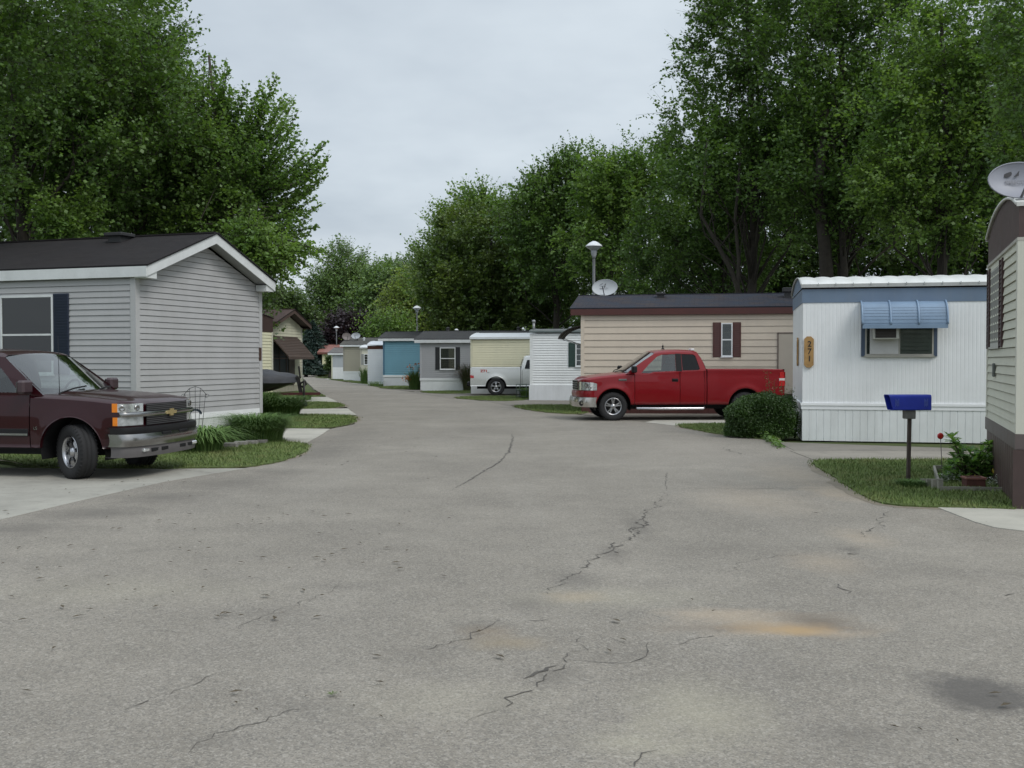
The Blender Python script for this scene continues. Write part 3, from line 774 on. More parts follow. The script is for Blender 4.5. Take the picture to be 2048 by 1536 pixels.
    def back(u, v):
        z = zt(gE) - .02 + (roofedge(gC) - zt(gE) + .02) * v; y = (-1 + 2 * u) * yg(z); x = gE + (gC - gE) * v ** 1.6
        zz = z + (roofp(1, u)[2] - roofedge(gC)) * v
        return (x, y, zz)
    rows = 12
    hole = lambda i, j: 3 <= i <= 16 and 4 <= j <= 9
    ids = [[gh.vv(back(i / 20, j / rows)) for j in range(rows + 1)] for i in range(21)]
    for i in range(20):
        for j in range(rows):
            if not hole(i, j): gh.face((ids[i][j], ids[i + 1][j], ids[i + 1][j + 1], ids[i][j + 1]), smooth=True)
    gh.build('cab', paint, root, fixn=False)
    rg = MB(); rg.grid(lambda u, v: Vector(back(.14 + .72 * u, .32 + .52 * v)) + Vector((.005, 0, 0)), 6, 3); rg.build('rear_window', P['g_rear'], root)
    ws = MB()
    def wsf(u, v):
        z0, z1 = zt(gA) - .03, roofedge(gT); s_ = -1 + 2 * u; z = z0 + (z1 - z0) * v; y = s_ * (yg(z) - .012); bulge = .16 * (1 - v * .45) * (1 - s_ * s_)
        zc = .035 * (1 - s_ * s_) * 1.0 + (.025 * (1 - s_ * s_)) * v
        return (gA + (gT - gA) * v + bulge * (1 - v * .6), y, z + zc)
    ws.grid(wsf, 20, 8); ws.build('windshield', P['g_front'], root)
    wt = MB()                                                           # frit + wiper blades
    for (ua, ub) in ((.12, .48), (.55, .92)):
        a = Vector(wsf(ua, .02)) + Vector((.02, 0, .015)); b = Vector(wsf(ub, .13)) + Vector((.02, 0, .02)); m_ = a.lerp(b, .5) + Vector((.02, 0, .02)); wt.tube([a, m_, b], .012, 5)
    wt.build('wipers', M_blackp, root)
    for k, w in enumerate(wins):
        for sg in (-1, 1):
            q = MB(); q.poly([(x, sg * (yg(z) - .018), z) for x, z in w]); q.build('side_window', P['g_side'] if k == 0 else P['g_rear'], root, fixn=False)
    if len(wins) > 1:                                                   # black pillar trim between the side windows
        fx = max(x for x, z in wins[1]); bx0 = min(x for x, z in wins[0])
        for sg in (-1, 1):
            q = MB(); z0_, z1_ = 1.0 * min(z for x, z in wins[0]) + .05, max(z for x, z in wins[0]) + .01
            q.poly([(bx0 - .004, sg * (yg(z0_) + .004), z0_), (fx + .004, sg * (yg(z0_) + .004), z0_), (fx + .01, sg * (yg(z1_) + .004), z1_), (bx0 - .004, sg * (yg(z1_) + .004), z1_)]); q.build('pillar_trim', M_blackp, root, fixn=False)
    # ---- doors
    for (a, b) in [(xd0 - gap, xd1 + gap)] + ([(xd1 - gap, xd2 + gap)] if xd2 < xd1 - .1 else []):
        for sg in (-1, 1):
            d = MB(); side_patch(d, b, a, lambda x: zt(x) - .012, sg, .003)
            for xx in (a, b):
                d.poly([(xx, sg * (ys(xx, zb) + .003), zbot(xx)), (xx, sg * (ys(xx, 1.1) + .003), zt(xx) - .012), (xx, sg * (ys(xx, 1.1) - .05), zt(xx) - .012), (xx, sg * (ys(xx, zb) - .05), zbot(xx))])
            # rolled belt edge to the glass line
            XX = xstations(b, a)
            for x0_, x1_ in zip(XX, XX[1:]):
                d.poly([(x0_, sg * (ys(x0_, zt(x0_) - .012) + .003), zt(x0_) - .012), (x1_, sg * (ys(x1_, zt(x1_) - .012) + .003), zt(x1_) - .012), (x1_, sg * (yg(zt(x1_)) + .0), zt(x1_) - .004), (x0_, sg * (yg(zt(x0_)) + .0), zt(x0_) - .004)], smooth=True)
            do = d.build('door', paint, root, fixn=False)
            if (a == xd0 - gap) or P.get('rearhandle'):
                h = MB(); xh = (b + .13) if sg else b; zz = P['handlez']; y = sg * (ys(xh, zz) + .018)
                h.box((xh - .085, y - sg * .03, zz - .045), (xh + .085, y - sg * .008, zz + .045), .006); h.box((xh - .08, y - sg * .008, zz + .0), (xh + .08, y + sg * .012, zz + .03), .006)
                h.build('handle', P.get('handlem', M_blackp), do)
    for sg in (-1, 1):                                                  # ledges beside the A pillars and on the cab corners
        a, b = xc + .012, xd2 - gap; fl = MB()
        fl.poly([(a, sg * ys(a, 1.2), zt(a) - .012), (b, sg * ys(b, 1.2), zt(b) - .012), (b, sg * yg(zt(b)), zt(b) - .004), (a, sg * yg(zt(a)), zt(a) - .004)]); fl.build('cab_ledge', paint, root, fixn=False)
        fl = MB(); fl.poly([(gA + .02, sg * (yg(zt(gA)) - .06), zt(gA) - .01), (xd0, sg * ys(xd0, belt(xd0)), zt(xd0) - .03), (gA, sg * (yg(1.3)), zt(gA) - .02)]); fl.build('cowl_corner', paint, root, fixn=False)
    body.build('body', paint, root, fixn=False)
    # ---- dark core: wheel wells, underbody
    co = MB(); zi = .40
    co.box((xn - .12, -.8, .36), (.52, .8, .62)); co.box((-.52, -.86, zi), (-wb + .52, .86, .60)); co.box((-wb - .50, -.82, .42), (xt + .08, .82, .62))
    co.box((xc + .0, -.90, .45), (xd0, .90, .98)); co.box((.50, -.55, .3), (xt + .3, -.42, .45)); co.box((.5, .42, .3), (xt + .3, .55, .45)); co.box((.6, -.5, .5), (-.5, .5, .95))
    for xc_ in (0, -wb):
        for sg in (-1, 1):
            co.grid(lambda u, v: (xc_ + (RA + .012) * math.cos(math.pi * (u * 1.16 - .08)), sg * (.93 - .42 * v), zc_ + (RA + .012) * math.sin(math.pi * (u * 1.16 - .08))), 20, 1)
            co.poly([(xc_ + RA * 1.0 * math.cos(math.pi * k / 16), sg * .52, zc_ + RA * math.sin(math.pi * k / 16)) for k in range(17)] + [(xc_ - RA, sg * .52, .42), (xc_ + RA, sg * .52, .42)])
        co.tube([(xc_, -.62, rr), (xc_, .62, rr)], .05, 8)
    co.build('underbody', M_blackp, root, fixn=False)
    # ---- interior
    it = MB(); xs = (xd0 + xd1) / 2 - .18
    for y in (-.4, .4):
        it.box((xs - .25, y - .25, .85), (xs + .28, y + .25, 1.02), .04); it.M = Matrix.Translation((xs - .28, y, 1.0)) @ Matrix.Rotation(-.22, 4, 'Y'); it.box((-.07, -.23, -.05), (.07, .23, .52), .04); it.box((-.045, -.12, .54), (.045, .12, .7), .03); it.M = None
    it.box((gA - .32, -.86, 1.0), (gA + .02, .86, zt(gA) - .03), .04)
    if xd2 < xd1 - .1: it.box((xd2 - .05, -.8, .9), (xd2 + .12, .8, 1.35), .03)
    it.build('interior', M_seat, root)
    sw = MB(); c = Vector((gA - .45, .4, 1.17)); a1 = Vector((.35, 0, .94)).normalized(); e1 = Vector((0, 1, 0)); e2 = a1.cross(e1)
    rg_ = [c + e1 * .19 * math.cos(t) + a1 * .19 * math.sin(t) for t in [k * 2 * math.pi / 20 for k in range(21)]]
    sw.tube(rg_, .016, 6, cap=False); sw.bar(c - e1 * .18, c + e1 * .18, .03, .03); sw.build('steering_wheel', M_blackp, root)
    # ---- wheels
    for x, st in ((0, P.get('steer', 0)), (-wb, 0)):
        for sg in (-1, 1): wheel(root, x, sg * .83, sg, rr, P['rim'], st)
    # ---- mirrors
    for sg in (-1, 1):
        m_ = MB(); xm = gA - .2; zm = zt(xm) + .1; y = sg * (yg(zm) + .15); mp = P.get('mirm', M_blackp)
        m_.box((xm - .06, y - .10, zm - .085), (xm + .06, y + .12 * 1, zm + .10), .028); m_.tube([(xm, y - sg * .06, zm - .05), (xm - .02, sg * (yg(zm) - .01), zm - .07)], .022, 6)
        mo = m_.build('mirror', mp, root); g = MB(); g.box((xm - .067, y - .08, zm - .065), (xm - .062, y + .1, zm + .08)); g.build('mirror_glass', M_chrome, mo)
    # ---- tail lamps
    for sg in (-1, 1):
        y = ys(xt + .1, 1.0); t = MB()
        t.grid(lambda u, v: (xt - .006 + .17 * u * (1 - .2 * v), sg * (ys(xt + .15 * u, .9 + .4 * v) + .008), P['tlz'][0] + (P['tlz'][1] - P['tlz'][0]) * v), 4, 4)
        t.grid(lambda u, v: (xt - .012, sg * (y - .16 + .165 * u), P['tlz'][0] + (P['tlz'][1] - P['tlz'][0]) * v), 2, 2)
        tl = t.build('tail_lamp', M_redl, root, fixn=False)
        w = MB(); a, b = P['tlz']; zc0, zc1 = a + (b - a) * .33, a + (b - a) * .55
        w.grid(lambda u, v: (xt - .008 + .165 * u, sg * (ys(xt + .15 * u, 1.1) + .012), zc0 + (zc1 - zc0) * v), 4, 2); w.build('reverse_lens', mat('clear_lens', (.6, .58, .58), .25, .1), tl, fixn=False)
    rb = MB(); rb.box((xt - .16, -.9, .44), (xt - .005, .9, .62), .03); rb.box((xt - .10, -.25, .42), (xt + .1, .25, .5)); rb.build('rear_bumper', P.get('rbm', M_chrome), root)
    P['front'](root, P, dict(ys=ys, zt=zt, hoodf=hoodf, xn=xn, na=NA))
    return root
def outl(S, W=.975, off=0.0, A=None):
    """plan outline of the nose: parameter 0 = centre, 1 = corner, >1 runs back along the flank."""
    xn, A_ = S['xn'], (A or S['na'])
    def f(p, sg=1):
        if p <= 1:
            a = p * math.pi / 2; return (xn - A_ + off + A_ * math.cos(a) ** (2 / 2.2), sg * (W + off * .4) * math.sin(a) ** (2 / 2.8))
        return (xn - A_ + off - (p - 1), sg * (W + off * .4))
    def py(y):                                       # parameter for a given half width
        return math.asin(min(1, (y / (W + off * .4))) ** 1.4) / (math.pi / 2)
    f.py = py
    return f
def wrapstrip(name, f, pa, pb, z0, z1, m, par, both=True, n=28, dep=.10, bul=.0, rise=0.0):
    b = MB()
    if both: P = lambda u: f(abs(-1 + 2 * u) * pb, -1 if u < .5 else 1)
    else: sg = both is False and 1; P = None
    def g(u, v): x, y = P(u); z = z0 + (z1 - z0) * v; return (x + bul * math.sin(math.pi * v), y, z + rise * (1 - abs(-1 + 2 * u)))
    def inn(u, z, k): x, y = P(u); return (x - dep * k, y * (1 - .10 * k), z + rise * (1 - abs(-1 + 2 * u)))
    b.grid(g, n * 2, 5); b.grid(lambda u, v: inn(u, z1, v), n * 2, 1); b.grid(lambda u, v: inn(u, z0, v), n * 2, 1)
    return b.build(name, m, par, fixn=False)
def lampgrid(name, f, sg, pa, pb, z0, z1, m, par, top_drop=0.0, nu=12):
    b = MB(); b.grid(lambda u, v: (*f(pa + (pb - pa) * u, sg), z0 + (z1 - top_drop * u - z0) * v), nu, 4)
    return b.build(name, m, par, fixn=False)
def bowl(f, sg, p, z, r, par):
    x, y = f(p, sg); x2, y2 = f(p + .02, sg); n = Vector((abs(y2 - y), -(x2 - x) * sg, 0)).normalized(); n = Vector((abs(n.x), abs(n.y) * sg, 0))
    c = MB(); c.M = Matrix.Translation(Vector((x, y, z)) + n * .004) @ n.to_track_quat('Z', 'Y').to_matrix().to_4x4(); c.lathe([(0, .004), (r * .5, .006), (r * .8, .014), (r, .002)], 18); c.build('lens_bowl', M_chrome, par, fixn=False)
def front_red(root, P, S):
    xn = S['xn']; ys = S['ys']; f1 = outl(S, .986, .012); fb = outl(S, .985, .10, S['na'] + .06)
    bo = wrapstrip('front_bumper', fb, 0, 1.12, .37, .63, mat('bumper_steel', (.55, .53, .50), .22, .05, 3, metal=.9), root, dep=.14, bul=.025)
    for sg in (-1, 1):
        x, y = fb(.60, sg); n = Vector((.75, .65 * sg, 0)); q = MB(); q.M = Matrix.Translation(Vector((x + .02, y, .47)) + n * .004) @ n.to_track_quat('Z', 'Y').to_matrix().to_4x4(); q.lathe([(0, -.004), (.055, -.002), (.062, .012), (.07, 0)], 18); q.build('fog_lamp', M_blackp, bo, fixn=False)
    wrapstrip('front_valance', outl(S, .978, .05, S['na'] + .02), 0, 1.05, .64, .80, P['paint'], root, dep=.06, bul=.012)
    g = MB(); f2 = outl(S, .975, .03); pg = f2.py(.50)
    g.grid(lambda u, v: (*f2(abs(-1 + 2 * u) * pg, -1 if u < .5 else 1), .815 + .27 * v), 20, 3); gr = g.build('grille', M_chrome, root, fixn=False)
    h = MB(); f3 = outl(S, .975, .036); pg = f3.py(.46)
    for r in range(4): h.grid(lambda u, v: (*f3(abs(-1 + 2 * u) * pg, -1 if u < .5 else 1), .84 + r * .06 + .042 * v), 16, 1)
    h.build('grille_mesh', M_blackp, gr, fixn=False)
    for sg in (-1, 1):
        p0 = f1.py(.52); ho = lampgrid('headlight', f1, sg, p0, 1.0, .82, 1.05, M_lamp, root, .02); ho2 = outl(S, .975, .018)
        bowl(f1, sg, .72, .96, .075, ho); bowl(f1, sg, .86, .90, .05, ho)
        lampgrid('turn_lamp', ho2, sg, 1.0, 1.09, .86, 1.00, M_amber, ho, .03, 4); lampgrid('lamp_tail', f1, sg, 1.0, 1.10, .82, 1.03, M_lamp, ho, .03, 4)
        s_ = MB(); s_.tube([(-.62, sg * .97, .36), (-.64, sg * 1.0, .33), (-1.2, sg * 1.0, .325), (-2.45, sg * 1.0, .325), (-2.5, sg * .97, .36)], [.03, .037, .04, .04, .03], 10); s_.build('step_bar', M_satin, root)
        v_ = MB(); yy = ys(-.3, 1.1); v_.box((-.14, sg * (yy + .001), 1.075), (-.36, sg * (yy + .012), 1.125), .004); vv = v_.build('fender_badge', M_chrome, root)
        textobj('F-150', .042, mat('badge_text', (.05, .05, .06), .5), vv, frame(Vector((-.25, sg * (yy + .014), 1.10)), X3 * (-1 if sg > 0 else 1), Z3, Vector((0, sg, 0))), bold=.001)
    an = MB(); xr = -1.55; zr = P['roof'] + .03
    an.lathe([(.05, 0), (.045, .02), (.02, .03), (.018, .05), (.028, .07), (.024, .1), (0, .115)], 12, (xr, .05, zr)); an.tube([(xr, .05, zr + .1), (xr, .05, zr + .17)], .004, 5); an.build('antenna', M_blackp, root)
    lb = MB(); lb.box((-2.42, -.14, zr - .035), (-2.32, .14, zr + .02), .012); lb.build('cab_lamp', M_white, root)
def front_maroon(root, P, S):
    xn = S['xn']; ys = S['ys']; f1 = outl(S, .986, .014); fb = outl(S, .985, .12, S['na'] + .06); f2 = outl(S, .975, .026)
    dg = mat('grey_plastic', (.10, .093, .093), .6, .1, 5)
    bo = wrapstrip('front_bumper', fb, 0, 1.14, .46, .63, M_chrome, root, dep=.16, bul=.022)
    wrapstrip('bumper_pad', outl(S, .98, .115, S['na'] + .06), 0, 1.12, .632, .72, M_blackp, bo, dep=.15, bul=.008)
    wrapstrip('lower_valance', outl(S, .97, .10, S['na'] + .06), 0, 1.1, .31, .46, dg, bo, dep=.2, bul=.01)
    n = MB()
    for y in (-.24, .24): x = fb(fb.py(abs(y)))[0]; n.box((x + .0, y - .12, .59), (x + .018, y + .12, .632), .006)
    fv = outl(S, .97, .10, S['na'] + .06)
    for y in (-.5, -.26, .26, .5): x = fv(fv.py(abs(y)))[0]; n.box((x - .02, y - .09, .37), (x + .016, y + .09, .42), .006)
    n.build('bumper_slot', M_blackp, bo)
    for y in (-.70, .70): x = fv(fv.py(.70))[0]; f = MB(); f.box((x - .03, y - .07, .375), (x + .03, y + .07, .425), .01); f.build('fog_lamp', M_lamp, bo)
    pg = f2.py(.585); g = MB(); g.grid(lambda u, v: (*f2(abs(-1 + 2 * u) * pg, -1 if u < .5 else 1), .735 + .30 * v), 24, 3); gr = g.build('grille', M_blackp, root, fixn=False)
    m = MB(); f3 = outl(S, .975, .034)
    for r in range(12):
        z = .745 + r * .0245
        if not .85 < z < .93: m.grid(lambda u, v: (*f3(abs(-1 + 2 * u) * pg * .98, -1 if u < .5 else 1), z + .011 * v), 20, 1)
    m.build('grille_mesh', mat('mesh_grey', (.07, .07, .072), .5), gr, fixn=False)
    gb = wrapstrip('grille_bar', outl(S, .975, .05), 0, .98, .862, .925, M_chrome, root, dep=.05, bul=.012)
    e = MB(); k = [(-.13, -.022), (-.045, -.022), (-.045, -.05), (.045, -.05), (.045, -.022), (.13, -.022), (.145, .022), (.06, .022), (.06, .05), (-.03, .05), (-.03, .022), (-.115, .022)]
    e.prism(k, (xn + .058, 0, .893), Y3, Z3, X3, .022); e.build('emblem', mat('gold_emblem', (.52, .42, .2), .3, .05, 5, metal=.6), gb)
    for sg in (-1, 1):
        p0 = f1.py(.63); ho = lampgrid('headlight', f1, sg, p0, .955, .93, 1.045, M_lamp, root); bowl(f1, sg, p0 + .12, .985, .045, ho); bowl(f1, sg, .82, .985, .045, ho)
        lampgrid('corner_lamp', f1, sg, .955, 1.06, .93, 1.05, M_amber, ho)
        ho = lampgrid('lower_lamp', f1, sg, p0, .955, .745, .86, mat('lower_lens', (.5, .52, .53), .2, .3, 14, metal=.5, coat=.7), root); lampgrid('corner_lamp', f1, sg, .955, 1.05, .745, .86, M_amber, ho)
        yy = ys(-1, .7); t = MB(); t.box((-.64, sg * (yy - .005), .59), (-1.78, sg * (yy + .018), .69), .006); tm = t.build('side_moulding', M_blackp, root)
        t = MB(); t.box((-.64, sg * (yy + .018), .60), (-1.78, sg * (yy + .024), .628)); t.build('chrome_strip', M_chrome, tm)
        textobj('LS', .06, M_chrome, root, frame(Vector((-.53, sg * (ys(-.53, .68) + .004), .70)), X3 * (-1 if sg > 0 else 1), Z3, Vector((0, sg, 0))), name='fender_badge')
    an = MB(); p = Vector((-.28, -.80, S['zt'](-.28))); an.tube([p - Z3 * .03, p + Vector((-.03, .02, .82))], [.005, .0025], 6); an.tube([p - Z3 * .04, p + Z3 * .03], .014, 8); an.build('antenna', M_blackp, root)
def front_plain(root, P, S):
    front_maroon(root, P, S)
    for sg in (-1, 1):
        ys = S['ys']; xx = -P['wb'] - .55
        textobj('Z71', .16, mat('decal_red', (.45, .03, .02), .4), root, frame(Vector((xx, sg * (ys(xx, 1.12) + .006), 1.12)), X3 * (-1 if sg > 0 else 1), Z3, Vector((0, sg, 0))), name='decal', bold=.006, sx=1.25)
        textobj('4x4', .06, mat('decal_grey', (.2, .19, .18), .4), root, frame(Vector((xx + .2 , sg * (ys(xx, 1.08) + .006), 1.055)), X3 * (-1 if sg > 0 else 1), Z3, Vector((0, sg, 0))), name='decal', bold=.002)
# ------------------------------------------------------------ world, sun, camera
wd = bpy.data.worlds.new('World'); bpy.context.scene.world = wd; wd.use_nodes = True
nt = wd.node_tree; bg = nt.nodes['Background']
SUN_EL, SUN_AZ = R(48), R(133)       # azimuth measured clockwise from +Y
sky = nt.nodes.new('ShaderNodeTexSky'); sky.sky_type = 'NISHITA'; sky.sun_disc = False
sky.sun_elevation = SUN_EL; sky.sun_rotation = SUN_AZ; sky.air_density = 1.0; sky.dust_density = 3.0
tc = nt.nodes.new('ShaderNodeTexCoord'); sx = nt.nodes.new('ShaderNodeSeparateXYZ'); nt.links.new(tc.outputs['Generated'], sx.inputs[0])
up = mth(nt, 'MAXIMUM', sx.outputs[2], 0.02)
# cloud deck: project the direction on a plane above so that clouds flatten towards the horizon
px_ = mth(nt, 'DIVIDE', sx.outputs[0], mth(nt, 'ADD', up, .22)); py_ = mth(nt, 'DIVIDE', sx.outputs[1], mth(nt, 'ADD', up, .22))
cb = nt.nodes.new('ShaderNodeCombineXYZ'); nt.links.new(px_, cb.inputs[0]); nt.links.new(py_, cb.inputs[1])
n1 = noise(nt, cb.outputs[0], .8, 5, .5); n2 = noise(nt, cb.outputs[0], 2.6, 4, .55)
nn = mth(nt, 'ADD', mth(nt, 'MULTIPLY', n1, .7), mth(nt, 'MULTIPLY', n2, .3))
cc = mixc(nt, ramp(nt, nn, .38, .62), (4.2, 4.75, 5.3), (5.95, 6.55, 7.0))
hz = mixc(nt, ramp(nt, up, .0, .14, .55, 0), cc, (6.0, 6.5, 7.1))
grad = ramp(nt, sx.outputs[2], .32, .95, 1.0, 1.8)
ml = nt.nodes.new('ShaderNodeVectorMath'); ml.operation = 'SCALE'; nt.links.new(hz, ml.inputs[0]); nt.links.new(grad, ml.inputs['Scale'])
skc = mixc(nt, .88, sky.outputs[0], ml.outputs[0])
nt.links.new(skc, bg.inputs['Color']); bg.inputs['Strength'].default_value = .10
sd = bpy.data.lights.new('sun', 'SUN'); sd.energy = 1.15; sd.angle = R(22); sd.color = (1, .97, .93)
so = bpy.data.objects.new('sun', sd); C.objects.link(so)
dv = Vector((math.sin(SUN_AZ) * math.cos(SUN_EL), math.cos(SUN_AZ) * math.cos(SUN_EL), math.sin(SUN_EL)))
so.rotation_euler = dv.to_track_quat('Z', 'Y').to_euler(); so.location = (20, -20, 40)
cd = bpy.data.cameras.new('camera'); cam = bpy.data.objects.new('camera', cd); C.objects.link(cam)
cd.sensor_width = 36; cd.lens = 36 * F / 2048; cd.clip_end = 3000; cam.location = (0, 0, EYE); cam.rotation_euler = (math.pi / 2 - PIT, 0, 0)
sc = bpy.context.scene; sc.camera = cam
sc.view_settings.view_transform = 'Standard'; sc.view_settings.look = 'None'; sc.view_settings.exposure = EXPO; sc.view_settings.gamma = 1
sc.cycles.max_bounces = 7; sc.cycles.diffuse_bounces = 3; sc.cycles.transmission_bounces = 4; sc.cycles.transparent_max_bounces = 10; sc.cycles.glossy_bounces = 3

# ------------------------------------------------------------ ground sheets
def jag(pts, step=.35, amp=.04, seed=3, closed=True):
    rs = random.Random(seed); out = []
    n = len(pts)
    for i in range(n if closed else n - 1):
        a = Vector((*pts[i], 0)); b = Vector((*pts[(i + 1) % n], 0)); l = (b - a).length
        k = max(1, min(60, int(l / step))); nn = Vector((-(b - a).y, (b - a).x, 0)).normalized()
        for j in range(k):
            p = a.lerp(b, j / k) + nn * (rs.gauss(0, amp) if j or amp < .03 else 0); out.append((p.x, p.y))
    return out
def smooth_poly(pts, it=2):
    for _ in range(it):
        o = []
        n = len(pts)
        for i in range(n):
            a, b = pts[i], pts[(i + 1) % n]; o += [(a[0] * .75 + b[0] * .25, a[1] * .75 + b[1] * .25), (a[0] * .25 + b[0] * .75, a[1] * .25 + b[1] * .75)]
        pts = o
    return pts
def sheet(name, pts, z, m, skirt=None, label=None, kind='structure'):
    tr = geometry.tessellate_polygon([[Vector((x, y, 0)) for x, y in pts]])
    mb = MB(); ids = [mb.vv((x, y, z)) for x, y in pts]
    for t in tr:
        a, b, c = [Vector(mb.v[ids[i]]) for i in t]
        mb.face([ids[i] for i in (t if (b - a).cross(c - a).z > 0 else t[::-1])])
    if skirt is not None:
        lo = [mb.vv((x, y, skirt)) for x, y in pts]; n = len(pts)
        for i in range(n): mb.face((ids[i], ids[(i + 1) % n], lo[(i + 1) % n], lo[i]))
    return mb.build(name, m, kind=kind, fixn=False, label=label)
def asphalt_mat():
    m, nt, p = newmat('asphalt'); geo = nt.nodes.new('ShaderNodeNewGeometry'); P = geo.outputs['Position']
    big = noise(nt, P, .35, 6, .65); mid = noise(nt, P, 1.7, 5, .65)
    c = mixc(nt, ramp(nt, big, .35, .65), (.205, .184, .154), (.295, .267, .224))
    c = mixc(nt, ramp(nt, mid, .4, .7, 0, .5), c, (.175, .159, .135))
    # long wheel-track streaks that run with the road
    st = noise(nt, P, 1.0, 4, .6, (.9, .12, 1)); c = mixc(nt, ramp(nt, st, .5, .75, 0, .3), c, (.33, .305, .27))
    # exposed aggregate
    vo = nt.nodes.new('ShaderNodeTexVoronoi'); vo.inputs['Scale'].default_value = 130; L(nt, P, vo.inputs['Vector']); vo.inputs['Randomness'].default_value = 1
    sp = N(nt, 'ShaderNodeSeparateColor'); L(nt, vo.outputs['Color'], sp.inputs[0])
    st1 = ramp(nt, sp.outputs[0], .55, .95, 0, .45); c = mixc(nt, st1, c, (.43, .40, .35))
    st2 = ramp(nt, sp.outputs[1], .62, .9, 0, .5); c = mixc(nt, st2, c, (.10, .094, .086))
    v2 = nt.nodes.new('ShaderNodeTexVoronoi'); v2.inputs['Scale'].default_value = 60; L(nt, P, v2.inputs['Vector'])
    s2 = N(nt, 'ShaderNodeSeparateColor'); L(nt, v2.outputs['Color'], s2.inputs[0]); c = mixc(nt, ramp(nt, s2.outputs[0], .72, .95, 0, .3), c, (.10, .097, .09))
    c = mixc(nt, ramp(nt, s2.outputs[1], .8, .97, 0, .28), c, (.46, .43, .38))
    dn = noise(nt, P, 4.5, 7, .72)
    xyz = N(nt, 'ShaderNodeSeparateXYZ'); L(nt, P, xyz.inputs[0])
    def blob(px, py, rx, ry, soft=.8, nz=2.0):          # centre in photo pixels, radii in pixels turned into metres on the ground
        x, y = G(px, py); rx *= y / F; ry *= y * y / 3465
        u = mth(nt, 'DIVIDE', mth(nt, 'SUBTRACT', xyz.outputs[0], x), rx); v = mth(nt, 'DIVIDE', mth(nt, 'SUBTRACT', xyz.outputs[1], y), ry)
        d = mth(nt, 'SQRT', mth(nt, 'ADD', mth(nt, 'MULTIPLY', u, u), mth(nt, 'MULTIPLY', v, v)))
        d = mth(nt, 'ADD', d, mth(nt, 'MULTIPLY', mth(nt, 'SUBTRACT', dn, .5), nz))
        return ramp(nt, d, 1 + soft * .5, 1 - soft, 0, 1)
    def pt(mask, k, col):
        nonlocal c; c = mixc(nt, mth(nt, 'MULTIPLY', mask, k), c, col)
    tan = (.40, .285, .165); sand = (.44, .355, .26); dk = (.105, .096, .086); yel = (.45, .42, .31)
    for b, k, col in [((1965, 1386, 118, 42, .45), .8, (.095, .088, .082)), ((1930, 1400, 60, 20), .35, dk), ((1720, 1470, 110, 30), .28, dk),
        ((1530, 1248, 190, 24), .38, sand), ((1440, 1228, 110, 14), .4, sand), ((1640, 1248, 75, 24), .8, (.15, .125, .10)), ((1450, 1256, 150, 8), .5, (.16, .135, .11)), ((1560, 1256, 110, 12), .55, tan), ((1598, 1262, 60, 9), .55, (.42, .285, .14)), ((1690, 1268, 60, 8), .4, sand),
        ((1650, 1125, 70, 22), .3, sand), ((1720, 1075, 50, 18), .3, sand), ((1700, 1100, 24, 6), .5, dk), ((1150, 1193, 60, 12), .25, tan), ((1010, 1285, 80, 14), .5, (.28, .225, .15)), ((975, 1262, 50, 12), .25, tan),
        ((1400, 1420, 130, 66), .3, yel), ((1280, 1485, 100, 34), .28, yel), ((1600, 950, 80, 26), .3, sand), ((1400, 905, 150, 34), .28, (.36, .325, .28)), ((1680, 985, 60, 16), .4, sand), ((1500, 1000, 110, 26), .2, sand), ((1230, 1195, 200, 20), .18, yel),
        ((50, 1056, 110, 14), .55, dk), ((190, 1026, 110, 13), .55, dk), ((330, 996, 100, 12), .5, dk), ((460, 966, 90, 12), .45, dk), ((560, 945, 60, 9), .4, dk), ((650, 905, 60, 18), .38, dk), ((700, 870, 60, 14), .3, dk),
        ((1275, 1052, 24, 22), .38, dk), ((1225, 1108, 30, 18), .4, dk), ((1150, 1158, 44, 16), .4, dk), ((1060, 1210, 56, 16), .35, dk), ((960, 1256, 60, 16), .35, dk), ((850, 1305, 80, 16), .25, dk), ((690, 1172, 110, 9), .22, dk), ((540, 1222, 100, 10), .22, dk), ((600, 1412, 110, 14), .25, dk), ((430, 1482, 90, 16), .25, dk),
        ((1100, 1350, 60, 22), .35, dk), ((1000, 1420, 40, 40), .25, dk), ((1250, 1310, 120, 12), .25, dk), ((1500, 1100, 220, 16), .16, dk), ((1850, 1145, 180, 16), .16, dk), ((1540, 1330, 90, 26), .14, dk), ((800, 1060, 260, 20), .12, dk), ((250, 1180, 260, 26), .12, yel), ((880, 1400, 200, 40), .12, yel)]:
        pt(blob(*b), k, col)
    L(nt, c, p.inputs['Base Color']); p.inputs['Roughness'].default_value = .9; p.inputs['Specular IOR Level'].default_value = .3
    bump(nt, mth(nt, 'ADD', sp.outputs[2], mth(nt, 'MULTIPLY', s2.outputs[2], .6)), .5, .006, p)
    return m
M_asph = asphalt_mat()
def concrete_mat(name, col, stain=.5):
    m, nt, p = newmat(name); geo = nt.nodes.new('ShaderNodeNewGeometry'); P = geo.outputs['Position']
    a = noise(nt, P, .9, 6, .65); b = noise(nt, P, 5, 5, .7); f = noise(nt, P, 90, 2, .6)
    c = mixc(nt, ramp(nt, a, .4, .7), col, tuple(x * .72 for x in col)); c = mixc(nt, ramp(nt, b, .52, .72, 0, stain), c, tuple(x * .5 for x in col))
    c = mixc(nt, ramp(nt, f, .35, .65, 0, .25), c, tuple(x * .55 for x in col)); L(nt, c, p.inputs['Base Color']); p.inputs['Roughness'].default_value = .88
    bump(nt, f, .3, .003, p); return m
M_conc = concrete_mat('concrete_old', (.36, .345, .30)); M_conc2 = concrete_mat('concrete_pale', (.47, .45, .39), .2); M_conc3 = concrete_mat('driveway_worn', (.21, .19, .16), .5); M_conc4 = concrete_mat('driveway_brownish', (.27, .245, .205), .4)
